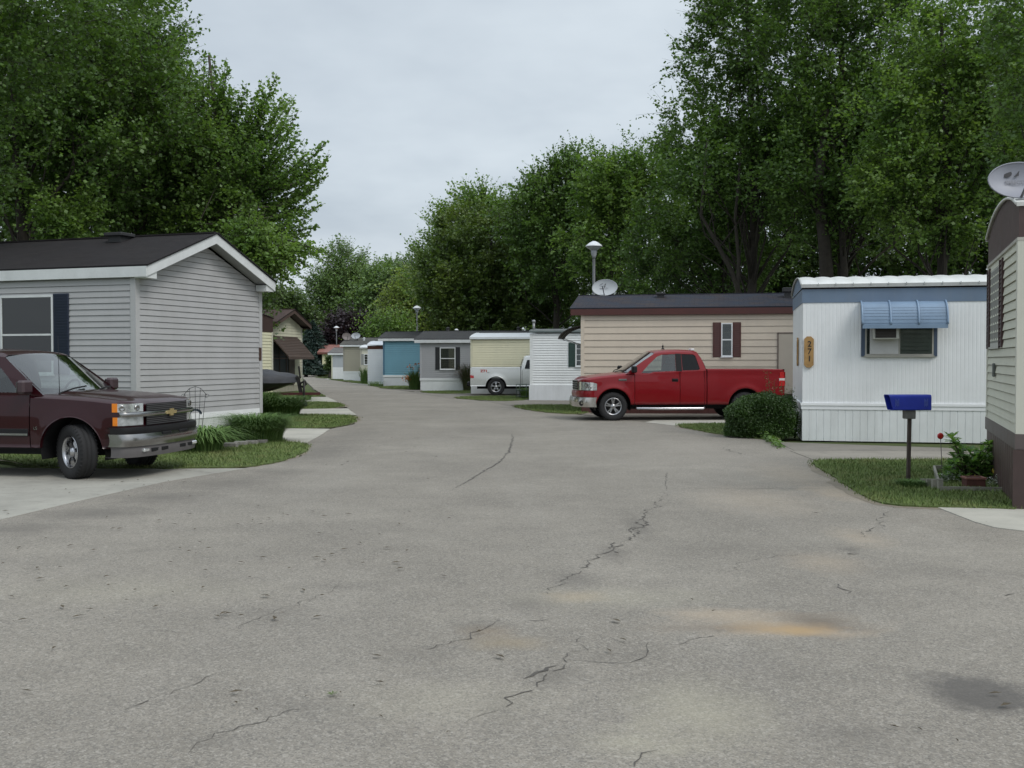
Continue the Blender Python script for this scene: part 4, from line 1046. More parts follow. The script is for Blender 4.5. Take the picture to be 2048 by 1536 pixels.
def lawn_mat(name, a, b, c):
    m, nt, p = newmat(name); geo = nt.nodes.new('ShaderNodeNewGeometry'); P = geo.outputs['Position']
    n = noise(nt, P, 1.2, 5, .65); k = mixc(nt, ramp(nt, n, .4, .65), a, b); n2 = noise(nt, P, 12, 4, .7); k = mixc(nt, ramp(nt, n2, .5, .75, 0, .5), k, c)
    L(nt, k, p.inputs['Base Color']); p.inputs['Roughness'].default_value = .95; p.inputs['Specular IOR Level'].default_value = .15; return m
M_lawn = lawn_mat('lawn_soil', (.075, .105, .034), (.10, .13, .045), (.15, .135, .07)); M_land = lawn_mat('field_grass', (.06, .08, .03), (.08, .10, .036), (.09, .09, .045))
def grass_mat(name, a, b, dry):
    m, nt, p = newmat(name); geo = nt.nodes.new('ShaderNodeNewGeometry'); c = mixc(nt, geo.outputs['Random Per Island'], a, b)
    n = noise(nt, geo.outputs['Position'], 1.5, 4, .65); c = mixc(nt, ramp(nt, n, .5, .72, 0, .7), c, dry)
    L(nt, c, p.inputs['Base Color']); p.inputs['Roughness'].default_value = .65; p.inputs['Specular IOR Level'].default_value = .2; return m
M_grass = grass_mat('grass_blades', (.095, .15, .038), (.165, .215, .07), (.22, .20, .09))
big = 900
gm = MB(); gm.poly([(-big, -60, -.06), (big, -60, -.06), (big, big * 1.6, -.06), (-big, big * 1.6, -.06)]); gm.build('ground', M_land, kind='structure', fixn=False)
def PX(*l): return [G(x, y) for x, y in l]
road = PX((604, 754), (612, 762), (628, 778), (652, 793), (676, 804), (696, 816), (712, 830), (717, 840), (710, 848), (660, 858), (640, 871), (614, 886), (617, 898), (600, 912), (560, 925), (490, 936), (330, 962), (160, 1000), (0, 1038))
road += [(-7.4, 4.0), (-9.5, -2), (-12, -12), (16, -12), (16, 9.0), (7.5, 9.6)] + PX((2046, 1040), (1900, 1008), (1700, 940), (1632, 920), (1575, 893), (1545, 878), (1455, 868), (1345, 849), (1290, 843), (1163, 830), (1090, 824), (1023, 812), (985, 804), (905, 796), (870, 790), (836, 785), (790, 780), (735, 771), (690, 764), (660, 759), (642, 753))
far_l = G(604, 754); far_r = G(642, 753)
road += [(far_r[0] - 3, far_r[1] + 9), (far_r[0] - 14, far_r[1] + 16), (far_r[0] - 60, far_r[1] + 22), (far_r[0] - 60, far_r[1] + 15), (far_l[0] - 10, far_l[1] + 8), (far_l[0] - 2.5, far_l[1] + 4)]
sheet('road', jag(road, .5, .022), 0.0, M_asph, skirt=-.08)
def vline(px, py, px2, py2): return PX((px, py), (px2, py2))
drv = [  # concrete and worn driveway slabs
 ('driveway', [(0, 1040), (160, 1002), (330, 964), (492, 937), (320, 938), (0, 936)], M_conc, [(-12, 13.5), (-12, 11.0)]),
 ('driveway', [(555, 884), (614, 886), (641, 871), (660, 858), (555, 857)], M_conc2, []),
 ('driveway', [(560, 830), (713, 830), (695, 817), (560, 819)], M_conc2, []),
 ('driveway', [(560, 804), (676, 804), (654, 794), (560, 795)], M_conc2, []),
 ('driveway', [(1876, 1016), (1950, 1045), (1990, 1056), (2048, 1063)], M_conc2, [(14, 9.6), (14, 11.5)]),
 ('driveway', [(1545, 878), (1575, 895), (1630, 921), (2010, 921), (2060, 921), (2060, 902), (1540, 884)], M_conc3, []),
 ('driveway', [(1580, 902), (1631, 921.5), (2060, 921.5), (2060, 903)], M_conc4, []),
 ('driveway', [(1163, 829), (1290, 844), (1345, 850), (1640, 850), (1640, 828), (1164, 827)], M_conc3, []),
 ('driveway', [(1290, 845), (1345, 851), (1640, 851), (1640, 841), (1310, 841)], M_conc2, []),
 ('driveway', [(1015, 811), (1180, 811), (1180, 800), (960, 800)], M_conc3, []),
 ('driveway', [(820, 785), (905, 797), (1060, 793), (1060, 787), (836, 783)], M_conc3, []),
 ('driveway', [(836, 784), (845, 780.5), (770, 778), (790, 780)], M_conc3, []),
 ('driveway', [(700, 766.5), (737, 770), (760, 769), (737, 766.5)], M_conc2, []),
 ('driveway', [(650, 758.2), (662, 760), (664, 758), (655, 757)], M_conc2, []),
]
zl = .006
for i, (nm, pp, mm, ext) in enumerate(drv):
    sheet(nm, PX(*pp) + ext, .004 + (.004 if mm is M_conc2 else 0) + (.004 if i == 6 else 0) + (.002 if i == 5 else 0), mm, skirt=-.08)
lawns = [  # pixel outline, blade density, blade height
 ([(1622, 925), (1640, 921), (1960, 921), (2044, 921), (2046, 1021), (1980, 1018), (1875, 1016), (1780, 1012), (1741, 1001), (1700, 976), (1665, 952), (1640, 940)], 1500, .05),
 ([(1347, 851), (1380, 848.5), (1500, 848), (1560, 862), (1560, 884), (1500, 876), (1440, 870), (1395, 861)], 700, .05),
 ([(1022, 812), (1060, 810.5), (1180, 810.5), (1180, 827), (1140, 829), (1100, 826), (1052, 820)], 500, .05),
 ([(902, 796.5), (930, 793), (1062, 792), (1062, 800), (1000, 803), (950, 800)], 300, .05),
 ([(834, 784.5), (860, 782.5), (948, 781.5), (948, 787), (880, 788)], 260, .05),
 ([(752, 776), (775, 772), (845, 772), (845, 778), (800, 779.5)], 200, .05),
 ([(690, 764), (722, 763), (742, 766.5), (770, 769), (752, 771)], 160, .05),
 ([(655, 757.8), (690, 760), (722, 763), (690, 763.5), (664, 760)], 120, .05),
 ([(618, 752.5), (650, 755.5), (664, 757.5), (642, 756.5)], 100, .05),
 ([(0, 936), (320, 938), (492, 936.5), (560, 925), (600, 912), (617, 898), (612, 887), (558, 884), (555, 857), (240, 857), (0, 880)], 900, .05),
 ([(548, 857), (660, 857), (705, 848), (717, 840), (702, 830), (548, 830)], 600, .05),
 ([(548, 819), (695, 817), (676, 804), (548, 805)], 450, .05),
 ([(548, 795), (654, 794), (640, 788), (604, 786), (548, 786)], 350, .05),
]
M_fringe = concrete_mat('soil_fringe', (.235, .20, .15), .5)
for i, (pp, dens, h) in enumerate(lawns):
    pts = smooth_poly(PX(*pp), 1); pts = jag(pts, .22, .035, seed=20 + i)
    cx_ = sum(p[0] for p in pts) / len(pts); cy_ = sum(p[1] for p in pts) / len(pts)
    rq = random.Random(i + 60); fr_pts = []; wv = 0
    for q_ in range(len(pts)):
        a_, b_ = Vector(pts[q_ - 1]), Vector(pts[(q_ + 1) % len(pts)]); tn = (b_ - a_).normalized(); nn_ = Vector((tn.y, -tn.x)); p_ = Vector(pts[q_])
        wv = max(.0, min(.15, wv + rq.gauss(0, .03))); sgn_ = SG_ if (SG_ := (1 if sum(pts[k][0] * pts[(k + 1) % len(pts)][1] - pts[(k + 1) % len(pts)][0] * pts[k][1] for k in range(len(pts))) > 0 else -1)) else 1
        e_ = p_ + nn_ * sgn_ * (wv + .015); fr_pts.append((e_.x, e_.y))
    sheet('lawn_fringe', fr_pts, .0022 + .0001 * i, M_fringe)
    sheet('lawn', pts, .020, M_lawn, skirt=-.05)
    A = np.array(pts); lo, hi = A.min(0) - .05, A.max(0) + .05
    lo -= .1; hi += .1
    n = int(min(150000, dens * (hi[0] - lo[0]) * (hi[1] - lo[1])))
    Q = nrs.uniform(lo, hi, (n, 2)); Q = Q[in_poly(Q + nrs.normal(size=Q.shape) * .055, pts)]
    if len(Q):
        P3 = np.concatenate([Q, np.full((len(Q), 1), .014)], 1)
        g = blades('grass', P3, h, .012 if i in (0, 9) else .018, M_grass, nrs, lean=.9); tag(g, kind='stuff')
# crack lines in the asphalt
M_crack = mat('crack_dirt', (.088, .08, .07), .95, .3, 9)
cracks = [([(1025, 868), (1024, 885), (1016, 905), (998, 925), (965, 945), (906, 979)], .05, 1), ([(1328, 985), (1310, 1010), (1285, 1040), (1258, 1065), (1240, 1088), (1215, 1112), (1180, 1135), (1140, 1158), (1090, 1188)], .022, 3), ([(1258, 1065), (1268, 1056), (1282, 1040)], .03, 3), ([(1240, 1088), (1225, 1098), (1213, 1110)], .035, 3),
 ([(1330, 977), (1420, 976), (1500, 977), (1580, 978), (1640, 978)], .02, 2), ([(1332, 978), (1330, 960), (1333, 945)], .015, 1), ([(985, 1238), (950, 1256), (900, 1278), (860, 1300)], .016, 3), ([(1170, 1270), (1172, 1290), (1160, 1310), (1120, 1330), (1105, 1350), (1085, 1368), (1040, 1385), (1010, 1405), (990, 1430), (982, 1450)], .014, 4),
 ([(1115, 1332), (1100, 1348), (1086, 1362)], .035, 5), ([(1290, 1285), (1240, 1310), (1170, 1325), (1125, 1330)], .012, 4), ([(1780, 1022), (1750, 1045), (1735, 1055), (1722, 1075)], .018, 3), ([(1722, 1108), (1700, 1112), (1690, 1106)], .03, 4), ([(1712, 1108), (1735, 1114), (1752, 1117)], .012, 3), ([(1670, 1168), (1682, 1180), (1695, 1188)], .018, 3),
 ([(1450, 895), (1470, 902), (1500, 912)], .03, 3), ([(700, 1168), (640, 1185), (560, 1215), (500, 1240), (470, 1258)], .008, 2), ([(440, 1352), (340, 1380), (290, 1400), (240, 1420)], .01, 3), ([(660, 1395), (600, 1410), (540, 1425), (460, 1460), (420, 1488), (390, 1510)], .01, 3), ([(1050, 1240), (1100, 1238)], .01, 2),
 ([(1400, 1145), (1440, 1142), (1500, 1118), (1600, 1100)], .008, 3), ([(1340, 1290), (1420, 1282), (1480, 1262)], .01, 3), ([(2000, 1190), (2030, 1188)], .02, 2), ([(1310, 1500), (1290, 1520), (1280, 1536)], .012, 4)]
def ribbon(mb, pts, w, rough, z, rs):
    P_ = [Vector((*G(x, y), 0)) for x, y in pts]; out = []
    for a, b in zip(P_, P_[1:]):
        k = max(2, int((b - a).length / .05)); out += [a.lerp(b, j / k) for j in range(k)]
    out.append(P_[-1]); n = len(out); acc = 0; rows = []
    for i, p in enumerate(out):
        d = (out[min(i + 1, n - 1)] - out[max(0, i - 1)]).normalized(); s = Vector((-d.y, d.x, 0)); acc = acc * .8 + rs.gauss(0, .006 * rough)
        ww = w * rs.uniform(.25, 1.0) * min(1, .3 + 4 * min(i, n - 1 - i) / n); q = p + s * acc
        rows.append((mb.vv((q.x + s.x * ww / 2, q.y + s.y * ww / 2, z)), mb.vv((q.x - s.x * ww / 2, q.y - s.y * ww / 2, z))))
    for i, ((a, b), (c, d)) in enumerate(zip(rows, rows[1:])):
        if rs.random() > .12: mb.face((a, b, d, c))
cr = MB(); rs_ = random.Random(5)
for pts, w, rg in cracks: ribbon(cr, pts, w * .85, rg * 1.5, .0035, rs_)
cr.build('road_cracks', M_crack, kind='structure', fixn=False)
dc = MB()
for pts in ([(1575, 902.5), (1700, 902.5), (2010, 903)], ): ribbon(dc, pts, .03, 1, .0145, rs_)
for pts in ([(344, 938), (440, 948)], [(0, 958), (200, 962), (330, 964)]): ribbon(dc, pts, .012, .3, .0058, rs_)
dc.build('driveway_joints', M_crack, kind='structure', fixn=False)
# leaf litter and twigs on the asphalt
lt = MB(); rs_ = random.Random(9)
spots = [(rs_.uniform(0, 900), rs_.uniform(1010, 1250)) for _ in range(90)] + [(rs_.uniform(0, 2040), rs_.uniform(1000, 1500)) for _ in range(45)] + [(rs_.uniform(60, 480), rs_.uniform(958, 1000)) for _ in range(14)] + [(rs_.uniform(650, 900), rs_.uniform(870, 960)) for _ in range(14)]
for x, y in spots:
    gx, gy = G(x, y); a = rs_.uniform(0, 3.14); l = rs_.uniform(.012, .045); w = l * rs_.uniform(.15, .4); dx, dy = math.cos(a), math.sin(a)
    lt.poly([(gx - dx * l, gy - dy * l, .018), (gx - dy * w, gy + dx * w, .024), (gx + dx * l, gy + dy * l, .019), (gx + dy * w, gy - dx * w, .022)])
o = lt.build('leaf_litter', mat('dead_leaf', (.075, .058, .035), .9, .4, 30), fixn=False); tag(o, kind='stuff')
gl_ = MB(); gx, gy = G(666, 1393)
for k in range(7):
    a = k * .9; gl_.poly([(gx, gy, .012), (gx + math.cos(a - .3) * .018, gy + math.sin(a - .3) * .018, .018), (gx + math.cos(a) * .036, gy + math.sin(a) * .036, .02), (gx + math.cos(a + .3) * .018, gy + math.sin(a + .3) * .018, .016)])
gl_.build('leaf', mat('green_leaf', (.08, .11, .03), .6, .2, 20), label='small green leaf cluster lying alone on the bare asphalt', cat='leaf', fixn=False)
# ------------------------------------------------------------ the homes
S_char = shingles('shingle_charcoal', (.022, .019, .019), (.034, .029, .029), (.027, .024, .026))
S_mix = shingles('shingle_mixed', (.045, .045, .06), (.075, .062, .062), (.035, .05, .075))
S_grey = shingles('shingle_grey', (.065, .066, .068), (.085, .085, .084), (.07, .072, .07))
S_tan = shingles('shingle_tan', (.13, .125, .11), (.16, .15, .13), (.12, .12, .11)); S_brown = shingles('shingle_brown', (.085, .055, .045), (.11, .07, .055), (.07, .05, .045))
def vin(n, c, d=.15): return mat(n, c, .55, .05, 1.5, dirt=d, streak=True)
HG = 'mobile homes along the street'
M_vent = mat('vent_dark', (.03, .03, .032), .7, .1, 5); M_galv = mat('galvanised', (.30, .31, .32), .45, .15, 8, metal=.4)
# --- near left, grey
h = House('mobile_home', 'light grey sided home with charcoal gable roof and navy shutters behind the maroon pickup', (-7.88, 22.0), 19, 4.76, 15, -1, group=HG)
V0 = vin('vinyl_grey', (.395, .394, .395), .14); M_navy = mat('navy_shutter', (.014, .022, .045), .6, .1, 6); M_trimw = mat('trim_white', (.64, .66, .66), .5, .06, 3, dirt=.15)
h.walls(V0, .43, 3.42, 'lap', .127, gable=.86); h.posts(vin('vinyl_grey_post', (.43, .43, .43), .1), .30, 3.40, .11)
h.band(mat('skirt_trim_white', (.78, .79, .79), .45, .05, 3), .30, .43, .02); h.skirt(mat('skirt_panel', (.60, .62, .60), .55, .08, 2, dirt=.45, streak=True), .30, .38)
h.gable_roof(S_char, M_trimw, 3.37, .90, .36, .10, .22, mat('soffit_grey', (.30, .30, .31), .7), returns=True)
a = h.hit(2, 592); b = h.hit(108, 592); zt_ = a.z; h.window((a.x, b.x, zt_ - 1.72, zt_), mullion='h', curtain=mat('shade_cloth', (.30, .33, .27), .9, .3, 3), cz=.5, fw=.05, mf=M_trimw)
q = MB(); c0, c1 = h.hit(108.5, 600).x, h.hit(139, 600).x; q.box((c0, -.04, zt_ - 1.72), (c1, -.01, zt_ + .02), .004)
for k in range(28): z = zt_ - 1.68 + k * .06; q.poly([(c0 + .03, -.0405, z), (c1 - .03, -.0405, z), (c1 - .03, -.052, z + .05), (c0 + .03, -.052, z + .05)])
q.build('shutter', M_navy, h.t, fixn=False)
q = MB(); d = c1 - c0; e0 = a.x - d; q.box((e0, -.04, zt_ - 1.72), (a.x - .015, -.01, zt_ + .02), .004); q.build('shutter', M_navy, h.t)
roof_vent(h.t, h.hit(245, 486, 1, 2.1).x, 2.0, h.roofz(2.0), M_vent, .5, .17)
roof_vent(h.t, -10.5, 3.2, h.roofz(3.2), M_vent, .4, .15)
hk = MB(); hk.box((.016, 4.64, 1.62), (.034, 4.73, 1.95)); hk.build('bracket', mat('rust_brown', (.06, .03, .02), .8), h.t)
L0 = h
# --- cream with brown top band behind it
h = House('mobile_home', 'narrow cream sided home with dark brown top band just behind the grey home', (-10.47, 38.45), 14, 3.66, 13, -1, group=HG)
V1 = vin('vinyl_cream', (.66, .64, .46)); M_brown = mat('brown_band', (.050, .028, .024), .55, .15, 3)
h.walls(V1, .5, 2.74, 'lap', .125); h.posts(mat('cream_post', (.52, .51, .42), .5), .5, 2.74, .09); h.band(M_brown, 2.74, 3.28, .025, 'brown_band'); h.skirt(V1, .5, .3)
h.bow_roof(mat('roof_coat', (.50, .50, .48), .6, .1, 2, dirt=.3), M_brown, 3.30, .16, .05, wav=0, edge=.03, medge=M_brown)
# --- cream gable home with slatted awning
h = House('mobile_home', 'cream gable home with brown roof and big brown slatted awning left of the road bend', (-12.15, 52.77), 10, 4.3, 14, -1, group=HG)
M_bfas = mat('brown_fascia', (.085, .055, .045), .6, .15, 3); V2 = vin('vinyl_cream2', (.62, .61, .47))
h.walls(V2, .3, 3.36, 'lap', .15, gable=.66); h.posts(mat('cream_post2', (.5, .5, .43), .5), .3, 3.36, .1); h.skirt(mat('skirt_cream', (.40, .38, .30), .6, .1), .3, .4)
h.gable_roof(S_brown, M_bfas, 3.30, .66, .45, .3, .2, mat('soffit_brown', (.05, .035, .03), .7))
dd = MB(); dd.box((.012, .2, .3), (.03, 3.0, 2.55)); sc_ = dd.build('porch_screen', mat('screen_dark', (.022, .02, .02), .5, .3, 2), h.t)
fr_ = MB()
for y in (.2, 1.1, 2.0, 2.95): fr_.box((.03, y, .3), (.05, y + .06, 2.55))
fr_.box((.03, .26, 1.85), (.045, 2.95, 1.9)); fr_.build('screen_frame', M_bfas, sc_)
dr = MB(); dr.box((.02, 2.35, .35), (.055, 3.15, 2.35)); do = dr.build('door', mat('brown_door', (.10, .075, .06), .6), h.t); kn = MB(); kn.lathe([(0, .05), (.03, .04), (.03, .01), (.01, 0)], 10, (.055, 3.05, 1.3), 'x'); kn.build('handle', M_galv, do)
aw = MB(); ns = 12; A0, A1 = .1, 3.6
for k in range(ns):
    t0, t1 = k / ns, (k + 1.25) / ns
    P0 = (.03 + .92 * t0, 2.80 - 1.02 * t0 + .03); P1 = (.03 + .92 * t1, 2.80 - 1.02 * t1)
    aw.poly([(P0[0], A0, P0[1]), (P0[0], A1, P0[1]), (P1[0], A1, P1[1]), (P1[0], A0, P1[1])]); aw.poly([(P0[0], A0, P0[1] - .05), (P0[0], A1, P0[1] - .05), (P0[0], A1, P0[1]), (P0[0], A0, P0[1])])
[aw.bar((.03 + .92 * k / ns, A0, 2.83 - 1.02 * k / ns), (.03 + .92 * k / ns, A1, 2.83 - 1.02 * k / ns), .035, .04) for k in range(ns)]; aw.box((.93, A0 - .02, 1.66), (.97, A1 + .02, 1.80)); aw.bar((.03, A0, 2.78), (.95, A0, 1.78), .03, .05); aw.bar((.03, A1, 2.78), (.95, A1, 1.78), .03, .05)
ao = aw.build('awning', mat('awning_brown', (.085, .058, .046), .5, .15, 3), h.t, fixn=False)
for q_ in (((.03, A0 + .05, 1.7), (.9, A0 + .05, 1.72), .02), ((.03, A1 - .05, 1.7), (.9, A1 - .05, 1.72), .02)): ar = MB(); ar.bar(*q_); ar.build('awning_brace', M_bfas, ao)
# --- near right, cream with brown skirting
h = House('mobile_home', 'cream sided home with dark brown skirting and brown rounded top at the right edge', G(2034, 1018), 19.6, 3.66, 14, 1, group=HG)
V3 = vin('vinyl_sage', (.56, .56, .46), .10); M_b2 = mat('brown_metal', (.070, .042, .038), .5, .15, 3, dirt=.1); M_b3 = mat('brown_metal_grey', (.10, .08, .075), .5, .1, 3)
h.walls(V3, .83, 2.97, 'lap', .107); h.posts(mat('sage_post', (.56, .56, .48), .5, .04), .83, 2.99, .11); h.band(M_b3, .66, .83, .03, 'brown_ledge'); h.skirt(M_b2, .66, .25, z0=-.03)
h.band(M_b2, 2.99, 3.33, .012, 'brown_band'); h.bow_roof(mat('roof_white_old', (.58, .58, .55), .6, .12, 6, dirt=.35), M_b2, 3.36, .24, .02, wav=0, edge=.03, pw=2.2)
h.band(mat('j_trim', (.42, .41, .36), .5), 2.955, 2.99, .028, 'top_trim')
y0 = h.hit(2003, 600, 0, 0).y; y1 = h.hit(1983.5, 600, 0, 0).y; zt_ = h.hit(2003, 527, 0, 0).z; zb_ = h.hit(2001, 700, 0, 0).z
h.window((min(y0, y1), max(y0, y1), zb_ + .05, zt_ + .02), 0, 0, mullion='g', shut=.36, mshut=mat('maroon_shutter', (.045, .018, .016), .5, .1, 5), fw=.05, out=.004, mf=mat('frame_greywhite', (.42, .42, .38), .5), curtain=mat('grey_cloth', (.22, .22, .20), .9))
ol = MB(); y2 = h.hit(1993, 740, 0, 0); ol.box((-.05, y2.y - .05, y2.z - .09), (-.016, y2.y + .06, y2.z + .09), .01); ol.build('outlet_box', mat('box_grey', (.10, .11, .10), .5), h.t)
R0 = h
wo = MB(); wo.box((-.05, -.05, -.03), (.13, .0, .655)); wo.build('corner_board', mat('brown_board', (.055, .034, .03), .6, .15, 5), h.t)
# --- white metal home 271
h = House('mobile_home', 'white ribbed metal home with blue top band and blue window awning beside the hedge', G(1604, 878), 12.0, 3.66, 14, 1, group=HG)
M_wm = mat('white_metal_wall', (.78, .795, .80), .42, .035, 2, dirt=.10, streak=True); M_blue = mat('blue_band', (.135, .19, .27), .5, .08, 2, dirt=.12, streak=True); M_wt = mat('white_trim', (.82, .83, .84), .35, .05, 3)
h.walls(M_wm, .75, 2.82, 'rib', pitch=.075); h.skirt(mat('white_metal_skirt', (.74, .76, .76), .45, .04, 2, dirt=.22, streak=True), .62, .144); h.band(M_wt, .62, .70, .02); h.band(M_wt, .70, .752, .034, 'trim_lip')
h.band(M_blue, 2.82, 3.10, .014, 'blue_band')
h.bow_roof(mat('white_metal_roof', (.72, .73, .71), .35, .06, 2, dirt=.12), M_blue, 3.19, .25, .045, seam=.345, wav=.024, edge=.06, pw=2.4, medge=mat('gutter_white', (.40, .41, .40), .5, .1, 4, dirt=.2))
a = h.hit(1730, 655); b = h.hit(1867, 655); zt_ = h.hit(1800, 646).z; zb_ = h.hit(1800, 711).z
W_ = h.window((a.x, b.x, zb_, zt_ + .12), mullion='v', fw=.03, mf=mat('alu_frame', (.34, .33, .29), .5, .1, 5), curtain=mat('green_curtain', (.45, .52, .44), .8, .3, 3), out=.03)
for (p0, p1) in ((1722, 1733.5), (1866, 1875.5)):
    q = MB(); q.box((h.hit(p0, 680).x, -.03, zb_ - .02), (h.hit(p1, 680).x - (.012 if p0 > 1800 else .0), -.0145, zt_ + .3)); q.build('shutter', mat('blue_shutter', (.05, .075, .12), .55, .1, 4), h.t)
bd = MB(); p0, p1 = h.hit(1739, 690), h.hit(1796, 690); bd.box((p0.x, -.052, zb_ + .03), (p1.x, -.046, zt_ + .05)); bo_ = bd.build('filler_panel', mat('filler_white', (.50, .50, .49), .6, .06, 4, dirt=.15), W_)
ac = thing('air_conditioner', 'small white window air conditioner under the blue awning', 'air conditioner', h.M @ Vector((h.hit(1769, 660).x, -.055, h.hit(1769, 679).z)), h.t.rotation_euler.z)
q = MB(); q.box((-.25, -.20, -.0), (.25, .0, .36), .015); q.build('casing', mat('ac_beige', (.42, .42, .38), .5), ac); q = MB(); q.box((-.21, -.206, .03), (.19, -.200, .33)); gr = q.build('grille', mat('ac_grille', (.03, .025, .022), .8), ac)
q = MB(); [q.box((-.21, -.212, .04 + k * .03), (.19, -.206, .05 + k * .03)) for k in range(10)]; q.build('louvres', mat('ac_louvre', (.045, .04, .035), .7), gr)
aw = MB(); x0 = h.hit(1721, 620).x; x1 = h.hit(1889, 620).x; zt_a = h.hit(1800, 603).z; D_ = .36; H_ = .485; nst = 22
def awf(t):
    a_ = t * math.pi / 2 * .92; return (-.02 - D_ * math.sin(a_) ** .9, zt_a - H_ * (1 - math.cos(a_)) / (1 - math.cos(math.pi / 2 * .92)))
for k in range(nst):
    t0, t1 = k / nst, (k + 1) / nst; (ya, za), (yb, zb2) = awf(t0), awf(t1); rb = .006 if (k > 8 and k % 2 == 0) else 0
    if rb:
        aw.poly([(x0, ya, za), (x1, ya, za), (x1, ya - rb, za + .002), (x0, ya - rb, za + .002)]); aw.poly([(x0, ya - rb, za + .002), (x1, ya - rb, za + .002), (x1, yb - rb, zb2), (x0, yb - rb, zb2)]); aw.poly([(x0, yb - rb, zb2), (x1, yb - rb, zb2), (x1, yb, zb2), (x0, yb, zb2)])
    else: aw.poly([(x0, ya, za), (x1, ya, za), (x1, yb, zb2), (x0, yb, zb2)])
(ye, ze_) = awf(1); aw.box((x0, ye - .015, ze_ - .07), (x1, ye + .002, ze_ + .01))
for x_ in (x0, x1):
    pts = [(x_, -.02, zt_a)] + [(x_, awf(k / 10)[0], awf(k / 10)[1]) for k in range(11)] + [(x_, -.10, ze_ + .12), (x_, -.02, ze_ + .3)]; aw.poly(pts)
ao = aw.build('awning', mat('awning_blue', (.185, .265, .37), .4, .08, 3, dirt=.15), h.t, fixn=False)
for f_ in (0, .335, .665, 1):
    rb_ = MB(); xx = x0 + (x1 - x0) * f_; rb_.tube([(xx, awf(k / 14)[0] - .014, awf(k / 14)[1] + .01) for k in range(15)], .02, 6)
    rb_.build('awning_rib', mat('awning_blue_rib', (.21, .30, .42), .4), ao)
# house number plaque
def plaque(px0, px1, py0, py1, axis, digits):
    pa, pb = h.hit(px0, py0, axis), h.hit(px1, py1, axis)
    wd_ = .19; ht = pa.z - pb.z; cx = (pa[0] + pb[0]) / 2 if axis == 1 else (pa[1] + pb[1]) / 2; cz_ = (pa.z + pb.z) / 2
    base = Vector((cx, -.016, cz_)) if axis == 1 else Vector((-.016, cx, cz_)); u = X3 if axis == 1 else -Y3; n = -Y3 if axis == 1 else -X3
    t = thing('number_sign', 'wooden board with 271 on the long white wall' if digits else 'second wooden board seen edge-on on the short end of the white home', 'sign', h.M @ base, h.t.rotation_euler.z)
    q = MB(); c_ = wd_ * .28; o2 = [(-wd_ / 2, -ht / 2 + c_), (-wd_ / 2 + c_, -ht / 2), (wd_ / 2 - c_, -ht / 2), (wd_ / 2, -ht / 2 + c_), (wd_ / 2, ht / 2 - c_), (wd_ / 2 - c_, ht / 2), (-wd_ / 2 + c_, ht / 2), (-wd_ / 2, ht / 2 - c_)]
    q.prism(o2, (0, 0, 0), u, Z3, n, .03); bo = q.build('board', mat('plaque_wood', (.36, .21, .075), .55, .25, 9), t)
    for k, dgt in enumerate('271'):
        textobj(dgt, .165, mat('digit_black', (.012, .01, .01), .5), bo, frame(u * .012 + Z3 * (ht * (.25 - .235 * k)) + n * .031, u, Z3, n), name='digit', ext=.003, bold=.002)
plaque(1611, 1624, 673, 735, 1, True); plaque(1596, 1600, 676, 732, 0, False)
R1 = h
# --- beige home
h = House('mobile_home', 'tan home with wide lap siding, maroon trim and shutters, behind the red pickup', G(1163, 825), 11, 4.2, 15, 1, group=HG)
V4 = vin('siding_tan', (.60, .52, .42), .08); M_mar = mat('maroon_trim', (.075, .022, .018), .55, .12, 3)
h.walls(V4, .62, 3.02, 'lap', .204, gable=.5); h.posts(mat('tan_post', (.62, .54, .44), .5), .62, 3.02, .09); h.skirt(mat('maroon_skirt', (.085, .030, .026), .6, .2, 3), .62, .3, kind='rib'); 
h.gable_roof(S_mix, M_mar, 3.02, .50, .33, .12, .19, mat('soffit_m', (.08, .04, .035), .7))
a = h.hit(1442.5, 680); b = h.hit(1465, 680); zt_ = h.hit(1453, 646).z; zb_ = h.hit(1453, 713).z
h.window((a.x, b.x, zb_, zt_), mullion='h', shut=.24, mshut=mat('maroon_shutter2', (.075, .022, .017), .55, .1, 5), curtain=mat('lace_curtain', (.34, .36, .40), .9, .3, 14), fw=.035)
pa = h.hit(1556, 666); q = MB(); q.box((pa.x, -.035, .62), (pa.x + 1.3, -.019, pa.z)); po = q.build('side_panel', mat('panel_tan', (.45, .40, .33), .6, .05, 2), h.t); q = MB(); q.bar((pa.x, -.03, .62), (pa.x, -.03, pa.z), .035); q.bar((pa.x - .017, -.03, pa.z), (pa.x + 1.3, -.03, pa.z), .035); q.build('panel_edge', mat('panel_edge', (.13, .10, .085), .6), po)
vx = h.hit(1322, 590, 1, 1.7).x; roof_vent(h.t, vx, 1.55, h.roofz(1.55), M_vent, .30, .15)
vx = h.hit(1576, 590, 1, 1.5).x; roof_vent(h.t, vx, 1.3, h.roofz(1.3), M_vent, .36, .3)
